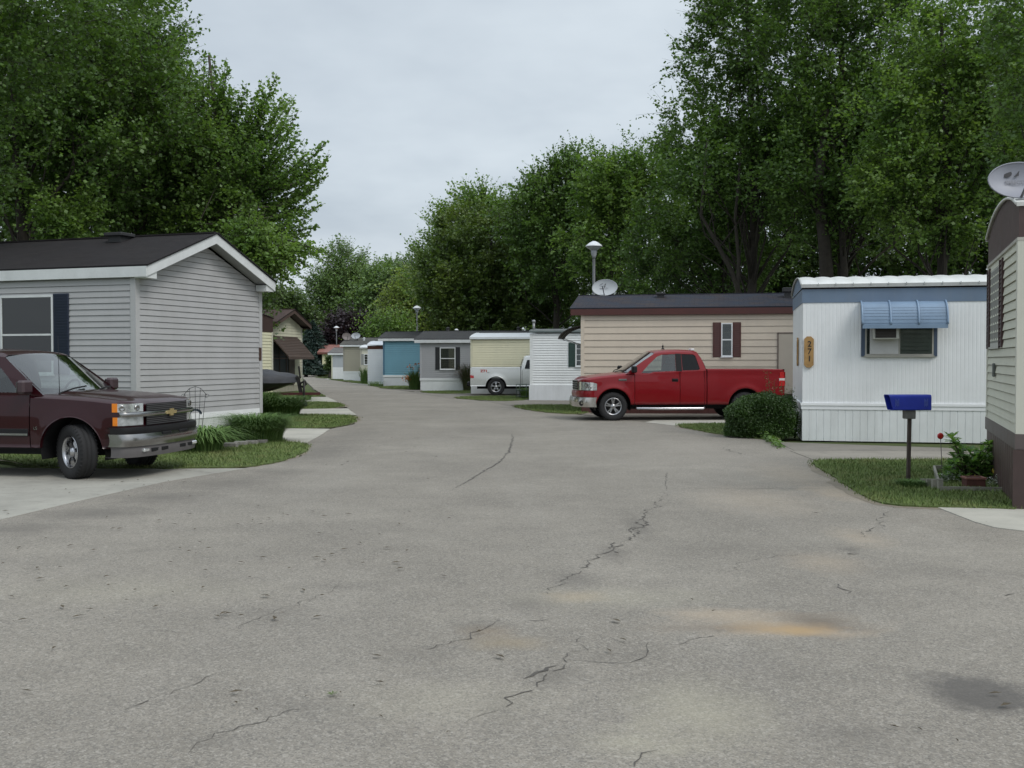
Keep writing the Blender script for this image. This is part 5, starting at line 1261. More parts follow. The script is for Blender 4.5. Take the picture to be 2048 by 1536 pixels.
# curved slatted door awning on the road end
aw = MB(); z0_ = h.hit(1163, 655).z
def da(t): a_ = t * 1.35; return (-.02 - .82 * math.sin(a_) / math.sin(1.35), z0_ + .08 - .40 * (1 - math.cos(a_)) / (1 - math.cos(1.35)))
for k in range(14):
    (xa, za), (xb, zb2) = da(k / 14), da((k + .9) / 14); aw.poly([(xa, .7, za), (xa, 2.0, za), (xb, 2.0, zb2), (xb, .7, zb2)]); aw.poly([(xb, .7, zb2), (xb, 2.0, zb2), (xb, 2.0, zb2 - .03), (xb, .7, zb2 - .03)])
for y in (.7, 1.13, 1.57, 2.0): aw.tube([(da(k / 10)[0], y, da(k / 10)[1] - .01) for k in range(11)], .016, 6)
ao = aw.build('awning', mat('awning_dark', (.05, .042, .037), .5, .15, 4), h.t, fixn=False); q = MB()
for y in (.72, 1.98):
  q = MB(); q.tube([(-.80, y, da(1)[1]), (-.4, y, da(1)[1] - .14), (-.02, y, da(1)[1] - .25)], .014, 6); q.build('awning_brace', M_galv, ao)
q = MB(); q.box((-.03, .9, .62), (-.017, 1.8, 2.6)); do = q.build('door', mat('door_white', (.5, .5, .48), .5), h.t); q = MB(); q.lathe([(0, -.06), (.03, -.05), (.03, -.02), (.01, 0)], 10, (-.03, 1.7, 1.6), 'x'); q.build('handle', M_galv, do)
R2 = h
def ridge(px, py, H, y): p = H.hit(px, py, 1, y); return p
# --- white home with green shutters
h = House('mobile_home', 'white sided home with dark green shutters beside the silver pickup', G(1061, 800.3), 11, 3.66, 14, 1, group=HG)
V5 = vin('vinyl_white', (.84, .86, .86), .08); h.walls(V5, .62, 2.70, 'lap', .10); h.posts(mat('white_post', (.78, .80, .80), .5), .62, 2.70, .09)
h.skirt(mat('white_board', (.74, .76, .78), .6, .04, 1.2, dirt=.15, streak=True), .62, .3, out=.05, kind='flat'); h.bow_roof(mat('roof_dark_old', (.13, .14, .14), .7, .2, 2), V5, 2.80, .13, .07, wav=0, edge=.06, medge=mat('edge_dark', (.14, .17, .17), .6, .2, 3))
a = h.hit(1151, 700); zt_ = h.hit(1150, 686).z; zb_ = h.hit(1150, 733).z
h.window((a.x, a.x + .9, zb_, zt_), mullion='g', shut=.27, mshut=mat('green_shutter', (.018, .05, .04), .55, .1, 5), fw=.05); vent_pipe(h.t, .05, .5, 2.86, M_galv, .28, .05, True); vent_pipe(h.t, 2.0, 1.8, 2.9, M_galv, .1, .09)
# --- yellow
h = House('mobile_home', 'pale yellow sided home with white roof edge behind the silver pickup', G(942, 787.3), 11, 3.66, 14, 1, group=HG)
V6 = vin('vinyl_yellow', (.84, .79, .57), .06); h.walls(V6, .62, 2.62, 'lap', .115); h.posts(mat('yellow_post', (.7, .67, .5), .5), .62, 2.62, .08); h.skirt(M_white, .62, .3, kind='flat')
h.bow_roof(mat('roof_white_coat', (.66, .68, .70), .5, .05, 2, dirt=.08), M_white, 2.72, .25, .12, wav=0, edge=.09, pw=2.0, medge=M_white); vent_pipe(h.t, 4.6, 1.8, 2.95, M_galv, .22, .06); vent_pipe(h.t, 8, 1.9, 2.95, M_galv, .06, .15)
# --- grey with window
h = House('mobile_home', 'grey sided home with black shutters and grey gable roof in the middle of the row', G(841, 780.3), 10, 3.9, 15, 1, group=HG)
V7 = vin('vinyl_grey2', (.38, .385, .40), .06); h.walls(V7, .62, 2.54, 'lap', .11, gable=.5); h.posts(mat('grey_post', (.42, .42, .44), .5), .6, 2.54, .09); h.band(M_white, .52, .64, .03); h.skirt(M_white, .52, .3, kind='flat')
h.gable_roof(S_grey, mat('fascia_pale', (.66, .68, .69), .5), 2.54, .46, .30, .15, .17)
a = h.hit(880, 700); b = h.hit(911, 700); h.window((a.x, b.x, h.hit(895, 739).z, h.hit(895, 695).z), mullion='h', shut=.24, mshut=mat('black_shutter', (.012, .012, .013), .5), curtain=mat('blind_cloth', (.40, .42, .36), .9, .15, 3), cz=.5)
for px, hh in ((896, .12), (913, .02), (1037, .12)): p = h.hit(px, 662, 1, 1.95); vent_pipe(h.t, p.x, 1.95, h.zr - .05, M_vent if hh > .1 else M_white, hh + .05, .09)
# --- blue
h = House('mobile_home', 'teal blue sided home with white trim and grey roof', G(767, 772), 9, 3.4, 15, 1, group=HG)
V8 = vin('vinyl_teal', (.155, .33, .42), .08); h.walls(V8, .66, 2.80, 'lap', .13, gable=.45); h.posts(mat('teal_post', (.07, .16, .24), .5), .6, 2.8, .09); h.band(M_white, .56, .68, .03); h.skirt(mat('skirt_greywhite', (.58, .60, .63), .6, .05), .56, .3, kind='flat')
h.gable_roof(S_grey, mat('fascia_pale', (.66, .68, .69), .5), 2.80, .42, .30, .15, .15)
# --- white with brown band
h = House('mobile_home', 'small white home with a rust brown band under a bright rounded roof', G(735.8, 768.6), 8, 3.3, 5, 1, group=HG)
h.walls(vin('vinyl_white2', (.78, .80, .82), .04), .0, 2.34, 'lap', .16); h.band(mat('rust_band', (.09, .03, .015), .6, .2, 4), 2.34, 2.56, .02, 'brown_band'); h.bow_roof(mat('roof_bright', (.72, .74, .78), .5, .04, 2), M_white, 2.62, .28, .10, wav=0, edge=.03, pw=2.2)
# --- cream with window
h = House('mobile_home', 'small cream home with one dark barred window next to the tan home', G(721.5, 763.5), 8, 3.3, 9, 1, group=HG)
h.walls(vin('cream_wall', (.70, .68, .57), .1), .35, 2.46, 'flat'); h.posts(mat('cream_post3', (.52, .5, .43), .5), .3, 2.46, .1); h.skirt(mat('skirt_blueish', (.42, .47, .50), .6), .35, .3, kind='flat'); h.bow_roof(mat('roof_white_coat', (.66, .68, .70)), M_white, 2.56, .2, .12, wav=0, edge=.08)
a = h.hit(728, 720); h.window((a.x, a.x + .8, h.hit(728, 729.5).z, h.hit(728, 708).z), mullion='g', curtain=None, fw=.05); q = MB(); q.box((a.x - .22, -.03, h.hit(728, 729.5).z), (a.x - .02, -.012, h.hit(728, 708).z)); q.build('shutter', mat('grey_shutter', (.3, .31, .3), .6), h.t)
# --- tan far
h = House('mobile_home', 'tan sided home with white skirting and two dishes on its roof', G(687, 760.8), 8, 3.9, 14, 1, group=HG)
h.walls(vin('vinyl_khaki', (.38, .355, .28), .05), .68, 2.66, 'lap', .16, gable=.5); h.posts(mat('khaki_post', (.33, .31, .26), .5), .66, 2.66, .1); h.band(M_white, .6, .72, .03); h.skirt(M_white, .6, .3, kind='flat')
h.gable_roof(S_tan, M_white, 2.66, .55, .25, .15, .14); TAN = h; vent_pipe(h.t, 1.4, 1.0, h.roofz(1.0), M_white, .15, .08)
# --- small white/grey
h = House('mobile_home', 'low grey and white home with grey roof before the pine', G(663.5, 757.3), 7, 3.6, 12, 1, group=HG)
h.walls(mat('panel_greyblue', (.42, .45, .48), .6, .06, 3), .98, 2.05, 'flat'); h.skirt(M_white, .98, .5, kind='rib'); h.posts(mat('cream_post4', (.55, .55, .42), .5), 0, 2.05, .08); h.gable_roof(shingles('shingle_pale', (.19, .18, .175), (.22, .21, .2), (.18, .18, .18)), M_white, 2.05, .45, .3, .15, .14)
# --- far yellow with red roof
h = House('cottage', 'farthest small yellow building with reddish brown metal roof', G(644.5, 750.5), 5, 4.5, 12, 1, cat='building')
h.walls(mat('yellow_wall', (.70, .66, .42), .6, .05), 0, 2.20, 'flat', gable=0); h.gable_roof(mat('red_metal_roof', (.26, .12, .10), .4, .1, 3), mat('red_fascia', (.14, .05, .035), .6), 2.2, .75, .45, .25, .18)
q = MB(); q.box((2.6, 2.0, 2.8), (3.4, 2.6, 3.45)); q.build('chimney', mat('brick_orange', (.40, .19, .10), .8, .2, 6), h.t)
# ------------------------------------------------------------ dishes
p = R2.M @ Vector((R2.hit(1212, 594, 1, 2.15).x, 2.15, R2.roofz(2.1)))
hd = AT(1209.5, 575, p.y - .1)
dish('satellite_dish', 'pale oval dish with dark logo on the ridge behind the red pickup', p, hd, (-.28, -.9, .28), .84, .56)
p = R0.M @ Vector((.55, .5, 3.52)); hd = AT(2040, 360, p.y)
dish('satellite_dish', 'large grey dish cut by the right edge, on the brown topped home', p, hd, (-.10, -.93, .22), .68, .42, mat('dish_grey2', (.26, .27, .31), .5, .1, 5))
for px, py, cl, lb_ in ((693.5, 673, mat('dish_brown', (.18, .15, .145), .5, .2, 5), 'brownish dish, the left one on the roof of the tan home'), (711.5, 671.5, mat('dish_pale', (.45, .47, .5), .5), 'pale dish, the right one on the roof of the tan home')):
    yy = TAN.hit(px + 4, 684, 1, 1.2); p = TAN.M @ Vector((yy.x, 1.2, TAN.roofz(1.2))); dish('satellite_dish', lb_, p, AT(px, py, p.y - .2), (-.1 if px > 700 else .35, -.9, .3), .72, .62 if px < 700 else .5, cl, logo=False)
gx, gy = G(637, 751.5); dish('satellite_dish', 'small dish on a post in front of the dark pine', (gx, gy, 0), AT(637, 727, gy), (-.1, -.9, .3), .52, .40, mat('dish_pale', (.45, .47, .5), .5), logo=False)
# ------------------------------------------------------------ vehicles
P_red = dict(paint=carpaint('paint_red', (.195, .003, .007), .15), rr=.385, wb=3.62, nose=.90, tail=-4.72, doors=(-.58, -1.82, -2.50, -2.56), rail=1.385, arch=.475, flare=.028, crown=.045,
    hood=[(.90, 1.09), (.75, 1.135), (.4, 1.19), (0, 1.235), (-.35, 1.275), (-.58, 1.275), (-.9, 1.255), (-1.1, 1.29), (-1.8, 1.325), (-2.56, 1.365)],
    ghouse=(-.34, -1.14, -2.34, -2.55), roof=1.905,
    wins=[[(-.76, 1.285), (-1.02, 1.55), (-1.22, 1.73), (-1.36, 1.785), (-1.72, 1.80), (-1.72, 1.34), (-1.12, 1.315), (-.98, 1.28)], [(-1.90, 1.35), (-1.89, 1.80), (-2.22, 1.79), (-2.28, 1.74), (-2.38, 1.40), (-2.35, 1.365)]],
    g_front=G_clear, g_side=G_clear, g_rear=G_tint, handlez=1.09, rim='twin5', tlz=(.93, 1.31), front=front_red)
gx, gy = G(1225, 841)
yaw = R(4.5); ux, uy = math.cos(yaw), math.sin(yaw)        # truck faces -x: rear goes away to the right
rzr = math.pi + yaw
t = pickup('pickup_truck', 'bright red extended cab pickup with chrome step bar and a small roof antenna', (gx + .83 * -uy * -1 * 0 - .83 * math.sin(yaw), gy + .83 * math.cos(yaw) + .0, 0), rzr, P_red)
P_mar = dict(paint=carpaint('paint_maroon', (.024, .0009, .0034), .12), rr=.375, na=.23, wb=3.64, nose=.90, tail=-4.75, doors=(-.62, -1.80, -2.45, -2.52), rail=1.28, arch=.475, flare=.016, crown=.03, dome=True,
    hood=[(.90, 1.045), (.7, 1.085), (.3, 1.125), (0, 1.145), (-.45, 1.165), (-.62, 1.165), (-1.0, 1.155), (-1.8, 1.17), (-2.52, 1.20)],
    ghouse=(-.42, -1.12, -2.34, -2.50), roof=1.78,
    wins=[[(-.80, 1.19), (-1.02, 1.42), (-1.20, 1.58), (-1.34, 1.63), (-1.74, 1.64), (-1.74, 1.20)], [(-1.90, 1.21), (-1.88, 1.64), (-2.22, 1.63), (-2.34, 1.26), (-2.31, 1.22)]],
    g_front=G_clear, g_side=G_clear, g_rear=G_tint, handlez=1.0, rim='six', tlz=(.90, 1.24), front=front_maroon, steer=R(-31), mirm=mat('mirror_shell', (.05, .03, .035), .45))
gx, gy = G(155, 957); yw = R(-10)
t = pickup('pickup_truck', 'dark maroon pickup with chrome front bumper parked beside the light grey home', (gx + .83 * -math.sin(yw) * 1, gy + .83 * math.cos(yw), 0), yw, P_mar)
P_sil = dict(P_mar); P_sil.update(paint=carpaint('paint_silver', (.62, .63, .62), .3), rr=.40, rail=1.29, roof=1.83, flare=.03, rim='five', steer=0, front=front_plain, dome=False, tlz=(.80, 1.16), rbm=M_blackp, handlem=M_chrome,
    doors=(-.62, -1.80, -2.45, -2.52), wb=3.65, tail=-4.82)
gx, gy = G(991, 791); yw = R(1.5)
t = pickup('pickup_truck', 'silver pickup, only its bed and rear cab showing between the yellow and white homes', (gx + P_sil['wb'] * math.cos(yw), gy + .83 + P_sil['wb'] * math.sin(yw), 0), yw, P_sil)

# ------------------------------------------------------------ covered boat on its trailer
bx, by = -7.42, 36.3
t = thing('covered_boat', 'small motor boat under a dark grey cover behind the light grey home', 'boat', (bx, by, 0), R(2))
mb = MB()
def hull(u, v):
    x = -.05 - 4.6 * u; w = .95 * min(1, math.sin(min(1, u * 2.2) * math.pi / 2) ** .75 + .02); a = math.pi * v
    keel = .50 + .36 * max(0, 1 - u * 3.6) ** 1.6; top = .96
    return (x + .0, w * math.cos(a), top - (top - keel) * abs(math.sin(a)) ** .8)
mb.grid(hull, 24, 16); mb.build('hull', mat('hull_black', (.015, .015, .017), .35, .1, 3, coat=.5), t, fixn=False)
mb = MB(); rsx = random.Random(4)
def cov(u, v):
    x = .0 - 4.68 * u; w = 1.04 * min(1, math.sin(min(1, u * 2.2) * math.pi / 2) ** .7 + .03); a = math.pi * v
    peak = .95 + .10 + .34 * math.sin(min(1, u * 1.7 + .12) * math.pi / 2); h_ = (peak - .86) * abs(math.sin(a)) ** .62
    wr = .018 * math.sin(u * 46 + v * 9) * math.sin(a) + .015 * math.sin(v * 22 + u * 12)
    return (x, w * math.cos(a) + wr, .86 + h_ + wr)
mb.grid(cov, 60, 28); mb.build('boat_cover', mat('cover_canvas', (.050, .053, .062), .7, .35, 2.2, dirt=.25), t, fixn=False)
t2 = thing('boat_trailer', 'dark maroon boat trailer with winch post and jack wheel under the covered boat', 'trailer', (bx, by, 0), R(2))
M_tr = mat('trailer_black', (.02, .018, .017), .6, .2, 5); M_tred = mat('trailer_maroon', (.07, .014, .014), .5, .15, 4)
mb = MB(); mb.bar((.78, 0, .47), (-4.2, -.5, .45), .09, .09); mb.bar((-.6, 0, .47), (-4.2, .5, .45), .09, .09); mb.bar((-3, -.85, .42), (-3, .85, .42), .08, .08); mb.bar((-1.4, -.4, .47), (-1.4, .4, .47), .07, .07); mb.build('frame', M_tred, t2)
mb = MB(); mb.bar((.12, 0, .5), (.02, 0, 1.0), .09, .12); mb.tube([(.12, -.1, .82), (.26, 0, .92), (.30, .02, .80), (.18, 0, .70), (.05, 0, .78)], .035, 7); mb.tube([(.0, -.12, 1.03), (.0, .12, 1.03)], .05, 8); mb.bar((.1, 0, 1.0), (.05, 0, 1.42), .06, .05); mb.build('winch_post', M_tr, t2)
mb = MB(); mb.tube([(.24, -.1, .12), (.24, -.1, .9)], .035, 8); mb.tube([(.24, -.1, .9), (.24, -.22, .92)], .015, 6); mb.build('jack', M_tr, t2)
mb = MB(); mb.lathe([(.0, -.03), (.10, -.03), (.12, -.015), (.12, .015), (.10, .03), (0, .03)], 16, (.24, -.1, .12), 'y'); mb.build('jack_wheel', M_tyre, t2)
for sg in (-1, 1): wheel(t2, -3.0, sg * 1.02, sg, .29, 'five', 0, .17)
# ------------------------------------------------------------ mailbox
gx, gy = G(1816, 970); 
t = thing('mailbox', 'blue plastic newspaper and mail box on a thin rusty post in the right lawn', 'mailbox', (gx, gy, 0), R(3))
sc_ = gy / F
mb = MB(); mb.bar((0, 0, -.1), (.014, 0, .985), .045, .04); mb.build('post', mat('post_rust', (.055, .04, .033), .8, .35, 12), t)
ztop = ZA(789, gy); zbot_ = ZA(820, gy); xl = (1771 - 1817) * sc_; xr_ = (1857 - 1817) * sc_
mb = MB(); mb.box((-.06, -.055, zbot_ - .115), (.075, .06, zbot_ + .01), .008); mb.build('bracket', mat('bracket_grey', (.14, .14, .13), .7, .3, 15), t)
mb = MB(); dpt = .10
def tubebox(r_in):
    sec = []
    for (cy, cz, a0) in ((dpt - .04, ztop - .035, 0), (-dpt + .04, ztop - .035, 90), (-dpt + .02, zbot_ + .015, 180), (dpt - .02, zbot_ + .015, 270)):
        for k in range(4): a_ = R(a0 + k * 30); rr_ = .035 if a0 < 180 else .015; sec.append((cy + (rr_ - r_in) * math.cos(a_) if 1 else 0, cz + (rr_ - r_in) * math.sin(a_)))
    return sec
for rin in (0, .006):
    sec = tubebox(rin); A = []; B = []
    for y, z in sec:
        k = (ztop - z) / (ztop - zbot_); A.append(mb.vv((xl + .055 * k, y, z))); B.append(mb.vv((xr_, y, z)))
    n = len(sec)
    for i in range(n): mb.face((A[i], A[(i + 1) % n], B[(i + 1) % n], B[i]), smooth=False)
    if rin == 0: mb.face(B)
    if rin: 
        for i in range(n): mb.face((A[i], A[(i + 1) % n], A0_[(i + 1) % n], A0_[i]))
    A0_ = A
bo = mb.build('box', mat('mailbox_blue', (.018, .038, .38), .38, .12, 7, dirt=.1), t)
wd2 = MB(); mfd = mat('faded_print', (.10, .14, .42), .6, .5, 40)
for x0_ in (xl + .08, xr_ - .10):
    for k in range(4): wd2.box((x0_ + k * .014, -dpt - .003, zbot_ + .05 + .01 * (k % 2)), (x0_ + .006 + k * .014, -dpt - .001, ztop - .05 - .012 * (k % 3)))
wd2.build('faded_lettering', mfd, bo)
# ------------------------------------------------------------ red reflector, planter bed
gx, gy = G(1884, 960)
t = thing('reflector_stake', 'round red reflector on a thin stake beside the planter', 'reflector', (gx, gy, 0)); 
zc = ZA(872, gy); xo = (1880 - 1884) * gy / F
mb = MB(); mb.tube([(0, 0, -.05), (xo * .3, 0, zc * .5), (xo, 0, zc)], .005, 5); mb.build('stake', mat('stake_grey', (.08, .07, .07), .7), t)
mb = MB(); mb.lathe([(0, -.012), (.03, -.014), (.042, -.008), (.044, .0), (.042, .006), (0, .008)], 24, (xo, 0, zc), 'y'); mb.build('reflector', mat('reflector_red', (.48, .010, .012), .35, .15, 60, coat=.6), t)
gx0, gy0 = G(1880, 984); gx1, gy1 = G(2018, 986); gx2, gy2 = G(1868, 944)
t = thing('garden_edging', 'weathered low pale board frame around the planter bed', 'edging', (gx0, gy0, 0))
mb = MB(); mb.bar((0, 0, .03), (gx1 - gx0, gy1 - gy0, .03), .025, .08); mb.bar((0, 0, .045), (gx2 - gx0, gy2 - gy0, .045), .03, .10); mb.bar((gx2 - gx0, gy2 - gy0, .045), (gx2 - gx0 + .55, gy2 - gy0 + .15, .045), .03, .10)
for k in range(4): mb.box((-.02 + k * .0, -.0 + k * .18, 0), (.04, .05 + k * .18, .16 - .02 * k))
mb.build('boards', mat('board_old', (.24, .23, .19), .85, .3, 9, dirt=.5), t)
gx, gy = G(1947, 978)
t = thing('planter', 'brick red rectangular planter box under the leafy shrub by the brown skirting', 'planter', (gx, gy, 0), R(-6))
mb = MB(); w2, d2, h2 = .115, .10, .135
mb.box((-w2, -d2, .0), (w2, d2, h2), .004); mb.build('box', mat('terracotta_dark', (.085, .03, .022), .8, .25, 12), t); mb = MB(); mb.box((-w2 - .012, -d2 - .012, h2), (w2 + .012, -d2 + .01, h2 + .022)); mb.box((-w2 - .012, d2 - .01, h2), (w2 + .012, d2 + .012, h2 + .022)); mb.box((-w2 - .012, -d2 + .01, h2), (-w2 + .01, d2 - .01, h2 + .022)); mb.box((w2 - .01, -d2 + .01, h2), (w2 + .012, d2 - .01, h2 + .022)); mb.build('rim', mat('terracotta_rim', (.22, .10, .08), .8, .2, 12), t)
mb = MB(); mb.box((-w2 + .01, -d2 + .01, h2 + .001), (w2 - .01, d2 - .01, h2 + .01)); mb.build('soil', mat('soil', (.03, .022, .015), .95), t)
# rosette shrub
rs = np.random.RandomState(42); t = thing('shrub', 'leafy green shrub with whorled leaves growing in the bed by the brown skirting', 'shrub', (*G(1938, 962), 0))
bx_, by_ = G(1938, 962); Vs, Fs, k = [], [], 0; st = MB(); YV = []
heads = [(1903, 876), (1912, 892), (1925, 900), (1940, 905), (1950, 912), (1962, 903), (1978, 892), (1990, 900), (1997, 915), (1983, 915), (1970, 920), (1955, 922), (1935, 920), (1920, 915), (1908, 925), (1925, 938), (1945, 940), (1965, 940), (1980, 935), (1990, 930), (1912, 945), (1900, 938), (1930, 955), (1972, 948), (1942, 930), (1958, 932), (1915, 905), (1905, 955), (1898, 962)]
hv = []
for (hx, hy) in heads + [(x + rs.normal() * 8, y + 8 + rs.normal() * 6) for x, y in heads]:
    d = by_ + rs.uniform(-.22, .25); p = AT(hx, hy, d); p = Vector((p.x - bx_, p.y - by_, max(.06, p.z))); hv.append(p)
    st.tube([(rs.normal() * .04, rs.normal() * .04, 0), (p.x * .5, p.y * .5, p.z * .55), tuple(p)], .007, 5)
    nl = rs.randint(13, 20)
    for i in range(nl):
        a = i * 2.4 + rs.uniform(-.3, .3); el = rs.uniform(-.25, .95); l = rs.uniform(.09, .15); w = l * .42
        dr_ = Vector((math.cos(a) * math.cos(el), math.sin(a) * math.cos(el), math.sin(el))); sd_ = Vector((-math.sin(a), math.cos(a), 0)); up_ = sd_.cross(dr_) * -1
        pts = [p, p + dr_ * l * .35 - sd_ * w * .38, p + dr_ * l * .72 - sd_ * w * .5 - up_ * l * .03, p + dr_ * l - up_ * l * .16, p + dr_ * l * .72 + sd_ * w * .5 - up_ * l * .03, p + dr_ * l * .35 + sd_ * w * .38]
        Vs += [tuple(q) for q in pts]; Fs.append([k + j for j in range(6)]); k += 6
lf_ = leafm('shrub_leaf', (.12, .24, .07), (.23, .38, .13), (.28, .40, .13), .5, .35); npmesh('foliage', np.array(Vs), np.array(Fs), lf_, t); st.build('stem', mat('stem_brown', (.06, .045, .03), .8), t, fixn=False)
yl = MB()
for (hx, hy) in ((1930, 950), (1933, 954), (1991, 927), (1994, 932), (1949, 948), (1985, 936)):
    p = AT(hx, hy, by_ - .28) - Vector((bx_, by_, 0)); yl.poly([p, p + Vector((.018, -.01, -.03)), p + Vector((.01, -.015, -.08)), p + Vector((-.014, -.01, -.04))])
yl.build('yellow_leaf', mat('yellow_leaf', (.30, .24, .03), .5, .3, 30), t, fixn=False)
t = thing('flower_plant', 'small silvery plant with white flowers at the foot of the brown corner', 'flowers', (*G(1995, 975), 0)); fl_ = MB(); gl2 = MB(); rsx = random.Random(2)
for i in range(260):
    a, r_ = rsx.uniform(0, 6.28), rsx.uniform(0, .18) ; x, y, z = math.cos(a) * r_, math.sin(a) * r_ * .6, rsx.uniform(.01, .17) * (1 - r_ * 2.5); s_ = rsx.uniform(.008, .02)
    tgt = fl_ if rsx.random() < .16 else gl2
    b_ = rsx.uniform(0, 6.28); tgt.poly([(x, y, z), (x + s_ * math.cos(b_), y + s_ * math.sin(b_), z + s_ * .4), (x + s_ * 1.6 * math.cos(b_ + .5), y + s_ * 1.6 * math.sin(b_ + .5), z + s_ * .3), (x + s_ * math.cos(b_ + 1.1), y + s_ * math.sin(b_ + 1.1), z)])
fl_.build('blossom', mat('petal_white', (.6, .6, .56), .7), t, fixn=False); gl2.build('foliage', mat('silver_leaf', (.14, .17, .12), .7, .3, 30), t, fixn=False)
c2 = copy_tree(t); c2.location = (*G(1898, 968), 0); c2['label'] = 'small plant with white flowers beside the red reflector stake'; 
# ------------------------------------------------------------ hedge
def hedge(name, label, x0, x1, y0, y1, H, n, m, rz, size, seed, loc):
    rs = np.random.RandomState(seed); t = thing(name, label, 'hedge', loc, rz)
    P = []; 
    W_, D_ = x1 - x0, y1 - y0
    f = rs.uniform(size=(n, 3)); face = rs.choice(6, n, p=[.30, .16, .12, .06, .12, .24])
    u, v, w = f[:, 0], f[:, 1], f[:, 2]
    X = np.where(face == 0, u, np.where(face == 1, u, np.where(face == 2, 0.02 * w, np.where(face == 3, 1 - .02 * w, u))))
    Yv = np.where(face == 0, .0, np.where(face == 1, v, np.where(face == 2, v, np.where(face == 3, v, np.where(face == 4, 1, v)))))
    Zv = np.where(face == 0, v, np.where(face == 1, 1, np.where(face == 2, w, np.where(face == 3, w, np.where(face == 4, w, 1)))))
    ins = rs.uniform(size=n) ** 2.2 * .16
    cx = (X - .5) * 2; cy = (Yv - .5) * 2; cz = Zv
    # rounded corners (superellipsoid pull in)
    rr_ = (np.abs(cx) ** 3.6 + np.abs(cy) ** 3.6 + np.abs((cz - .35) / .65).clip(0, 2) ** 3.6) ** (1 / 3.6); k = 1 / np.maximum(rr_, 1)
    cx, cy = cx * k, cy * k; cz = .35 + (cz - .35) * k
    lump = .03 * np.sin(cx * 3.4 + 1.3) + .02 * np.sin(cy * 6 + cx * 11) + .025 * np.sin(cz * 9 + cx * 5)
    px = x0 + W_ * .5 + cx * (W_ / 2 + lump - ins); cz = cz * (.93 + .09 * cx + .03 * np.sin(cx * 9) + .02 * np.sin(cy * 8 + cx * 5)); py = y0 + D_ * .5 + cy * (D_ / 2 + lump - ins); pz = cz * (H + lump) - np.where(cz > .8, ins, 0)
    P = np.stack([px, py, np.abs(pz) + .02], 1) + rs.normal(size=(n, 3)) * .018
    V, Fq = leaf_geo(P, size, rs, up=.5, wid=.3); npmesh('foliage', V, Fq, m, t)
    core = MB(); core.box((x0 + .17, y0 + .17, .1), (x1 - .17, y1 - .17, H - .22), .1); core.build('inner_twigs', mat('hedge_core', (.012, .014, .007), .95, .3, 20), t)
    st = MB()
    for i in range(9): x = x0 + W_ * (i + .5) / 9; st.tube([(x, y0 + D_ / 2, -.02), (x + .05, y0 + D_ * .4, H * .6)], .02, 5)
    st.build('stem', mat('stem_brown', (.06, .045, .03), .8), t, fixn=False); return t
lf_h = leafm('hedge_leaf', (.028, .062, .012), (.055, .11, .022), (.07, .14, .026), .2, .45)
gx, gy = G(1455, 878); gx1, gy1 = G(1606, 878)
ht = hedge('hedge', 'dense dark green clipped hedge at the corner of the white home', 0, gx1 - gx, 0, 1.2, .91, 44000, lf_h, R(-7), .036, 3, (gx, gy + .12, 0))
t = thing('flowering_weed', 'tall thin weed with pale flowers sticking out of the hedge top', 'plant', (*G(1560, 868), 0)); rsx = random.Random(12); stm = MB(); lv = MB(); fw = MB()
bx_, by_ = G(1560, 868)
for (hx, hy, n_) in ((1535, 742, 26), (1548, 760, 18), (1568, 770, 16), (1584, 775, 16), (1540, 775, 14), (1563, 765, 14), (1590, 790, 10), (1600, 800, 10), (1575, 800, 14), (1555, 790, 14)):
    p = AT(hx, hy, by_ + rsx.uniform(.0, .5)) - Vector((bx_, by_, 0)); b_ = Vector((p.x * .8, p.y, .6)); stm.tube([b_, b_.lerp(p, .5) + Vector((.02, 0, 0)), p], .004, 4)
    for k in range(n_ * 2):
        q = b_.lerp(p, rsx.uniform(.2, 1)) + Vector((rsx.gauss(0, .05), rsx.gauss(0, .05), rsx.gauss(0, .02))); s_ = rsx.uniform(.012, .03); a = rsx.uniform(0, 6.28)
        (lv if rsx.random() > (.12 if hy < 770 else .3) else fw).poly([q, q + Vector((s_ * math.cos(a), s_ * math.sin(a), s_ * .5)), q + Vector((2 * s_ * math.cos(a + .3), 2 * s_ * math.sin(a + .3), 0)), q + Vector((s_ * math.cos(a + .9), s_ * math.sin(a + .9), -s_ * .3))])
stm.build('stem', mat('stem_green', (.07, .09, .03), .7), t, fixn=False); lv.build('foliage', leafm('weed_leaf', (.07, .11, .03), (.13, .17, .06)), t, fixn=False); fw.build('blossom', mat('petal_cream', (.50, .50, .36), .7), t, fixn=False)
# creeping vine in front of hedge
t = thing('vine', 'light green creeping vine spreading from the hedge foot onto the asphalt', 'vine', (*G(1545, 884), 0)); bx_, by_ = G(1545, 884); lv = MB(); rsx = random.Random(8)
for i in range(420):
    u = rsx.uniform(0, 1) ** .8; x, y = G(1520 + 42 * u + rsx.gauss(0, 4), 872 + 22 * u + rsx.gauss(0, 2.2)); z = rsx.uniform(.01, .20) * (1 - u * .75); s_ = rsx.uniform(.02, .045); a = rsx.uniform(0, 6.28)
    q = Vector((x - bx_, y - by_, z)); n_ = Vector((rsx.gauss(0, .4), rsx.gauss(0, .4), 1)).normalized(); e1 = Vector((math.cos(a), math.sin(a), 0)); e1 = (e1 - n_ * e1.dot(n_)).normalized(); e2 = n_.cross(e1)
    lv.poly([q - e1 * s_, q + e2 * s_ * .8, q + e1 * s_, q - e2 * s_ * .8])
lv.build('foliage', leafm('vine_leaf', (.07, .13, .03), (.12, .2, .05)), t, fixn=False)
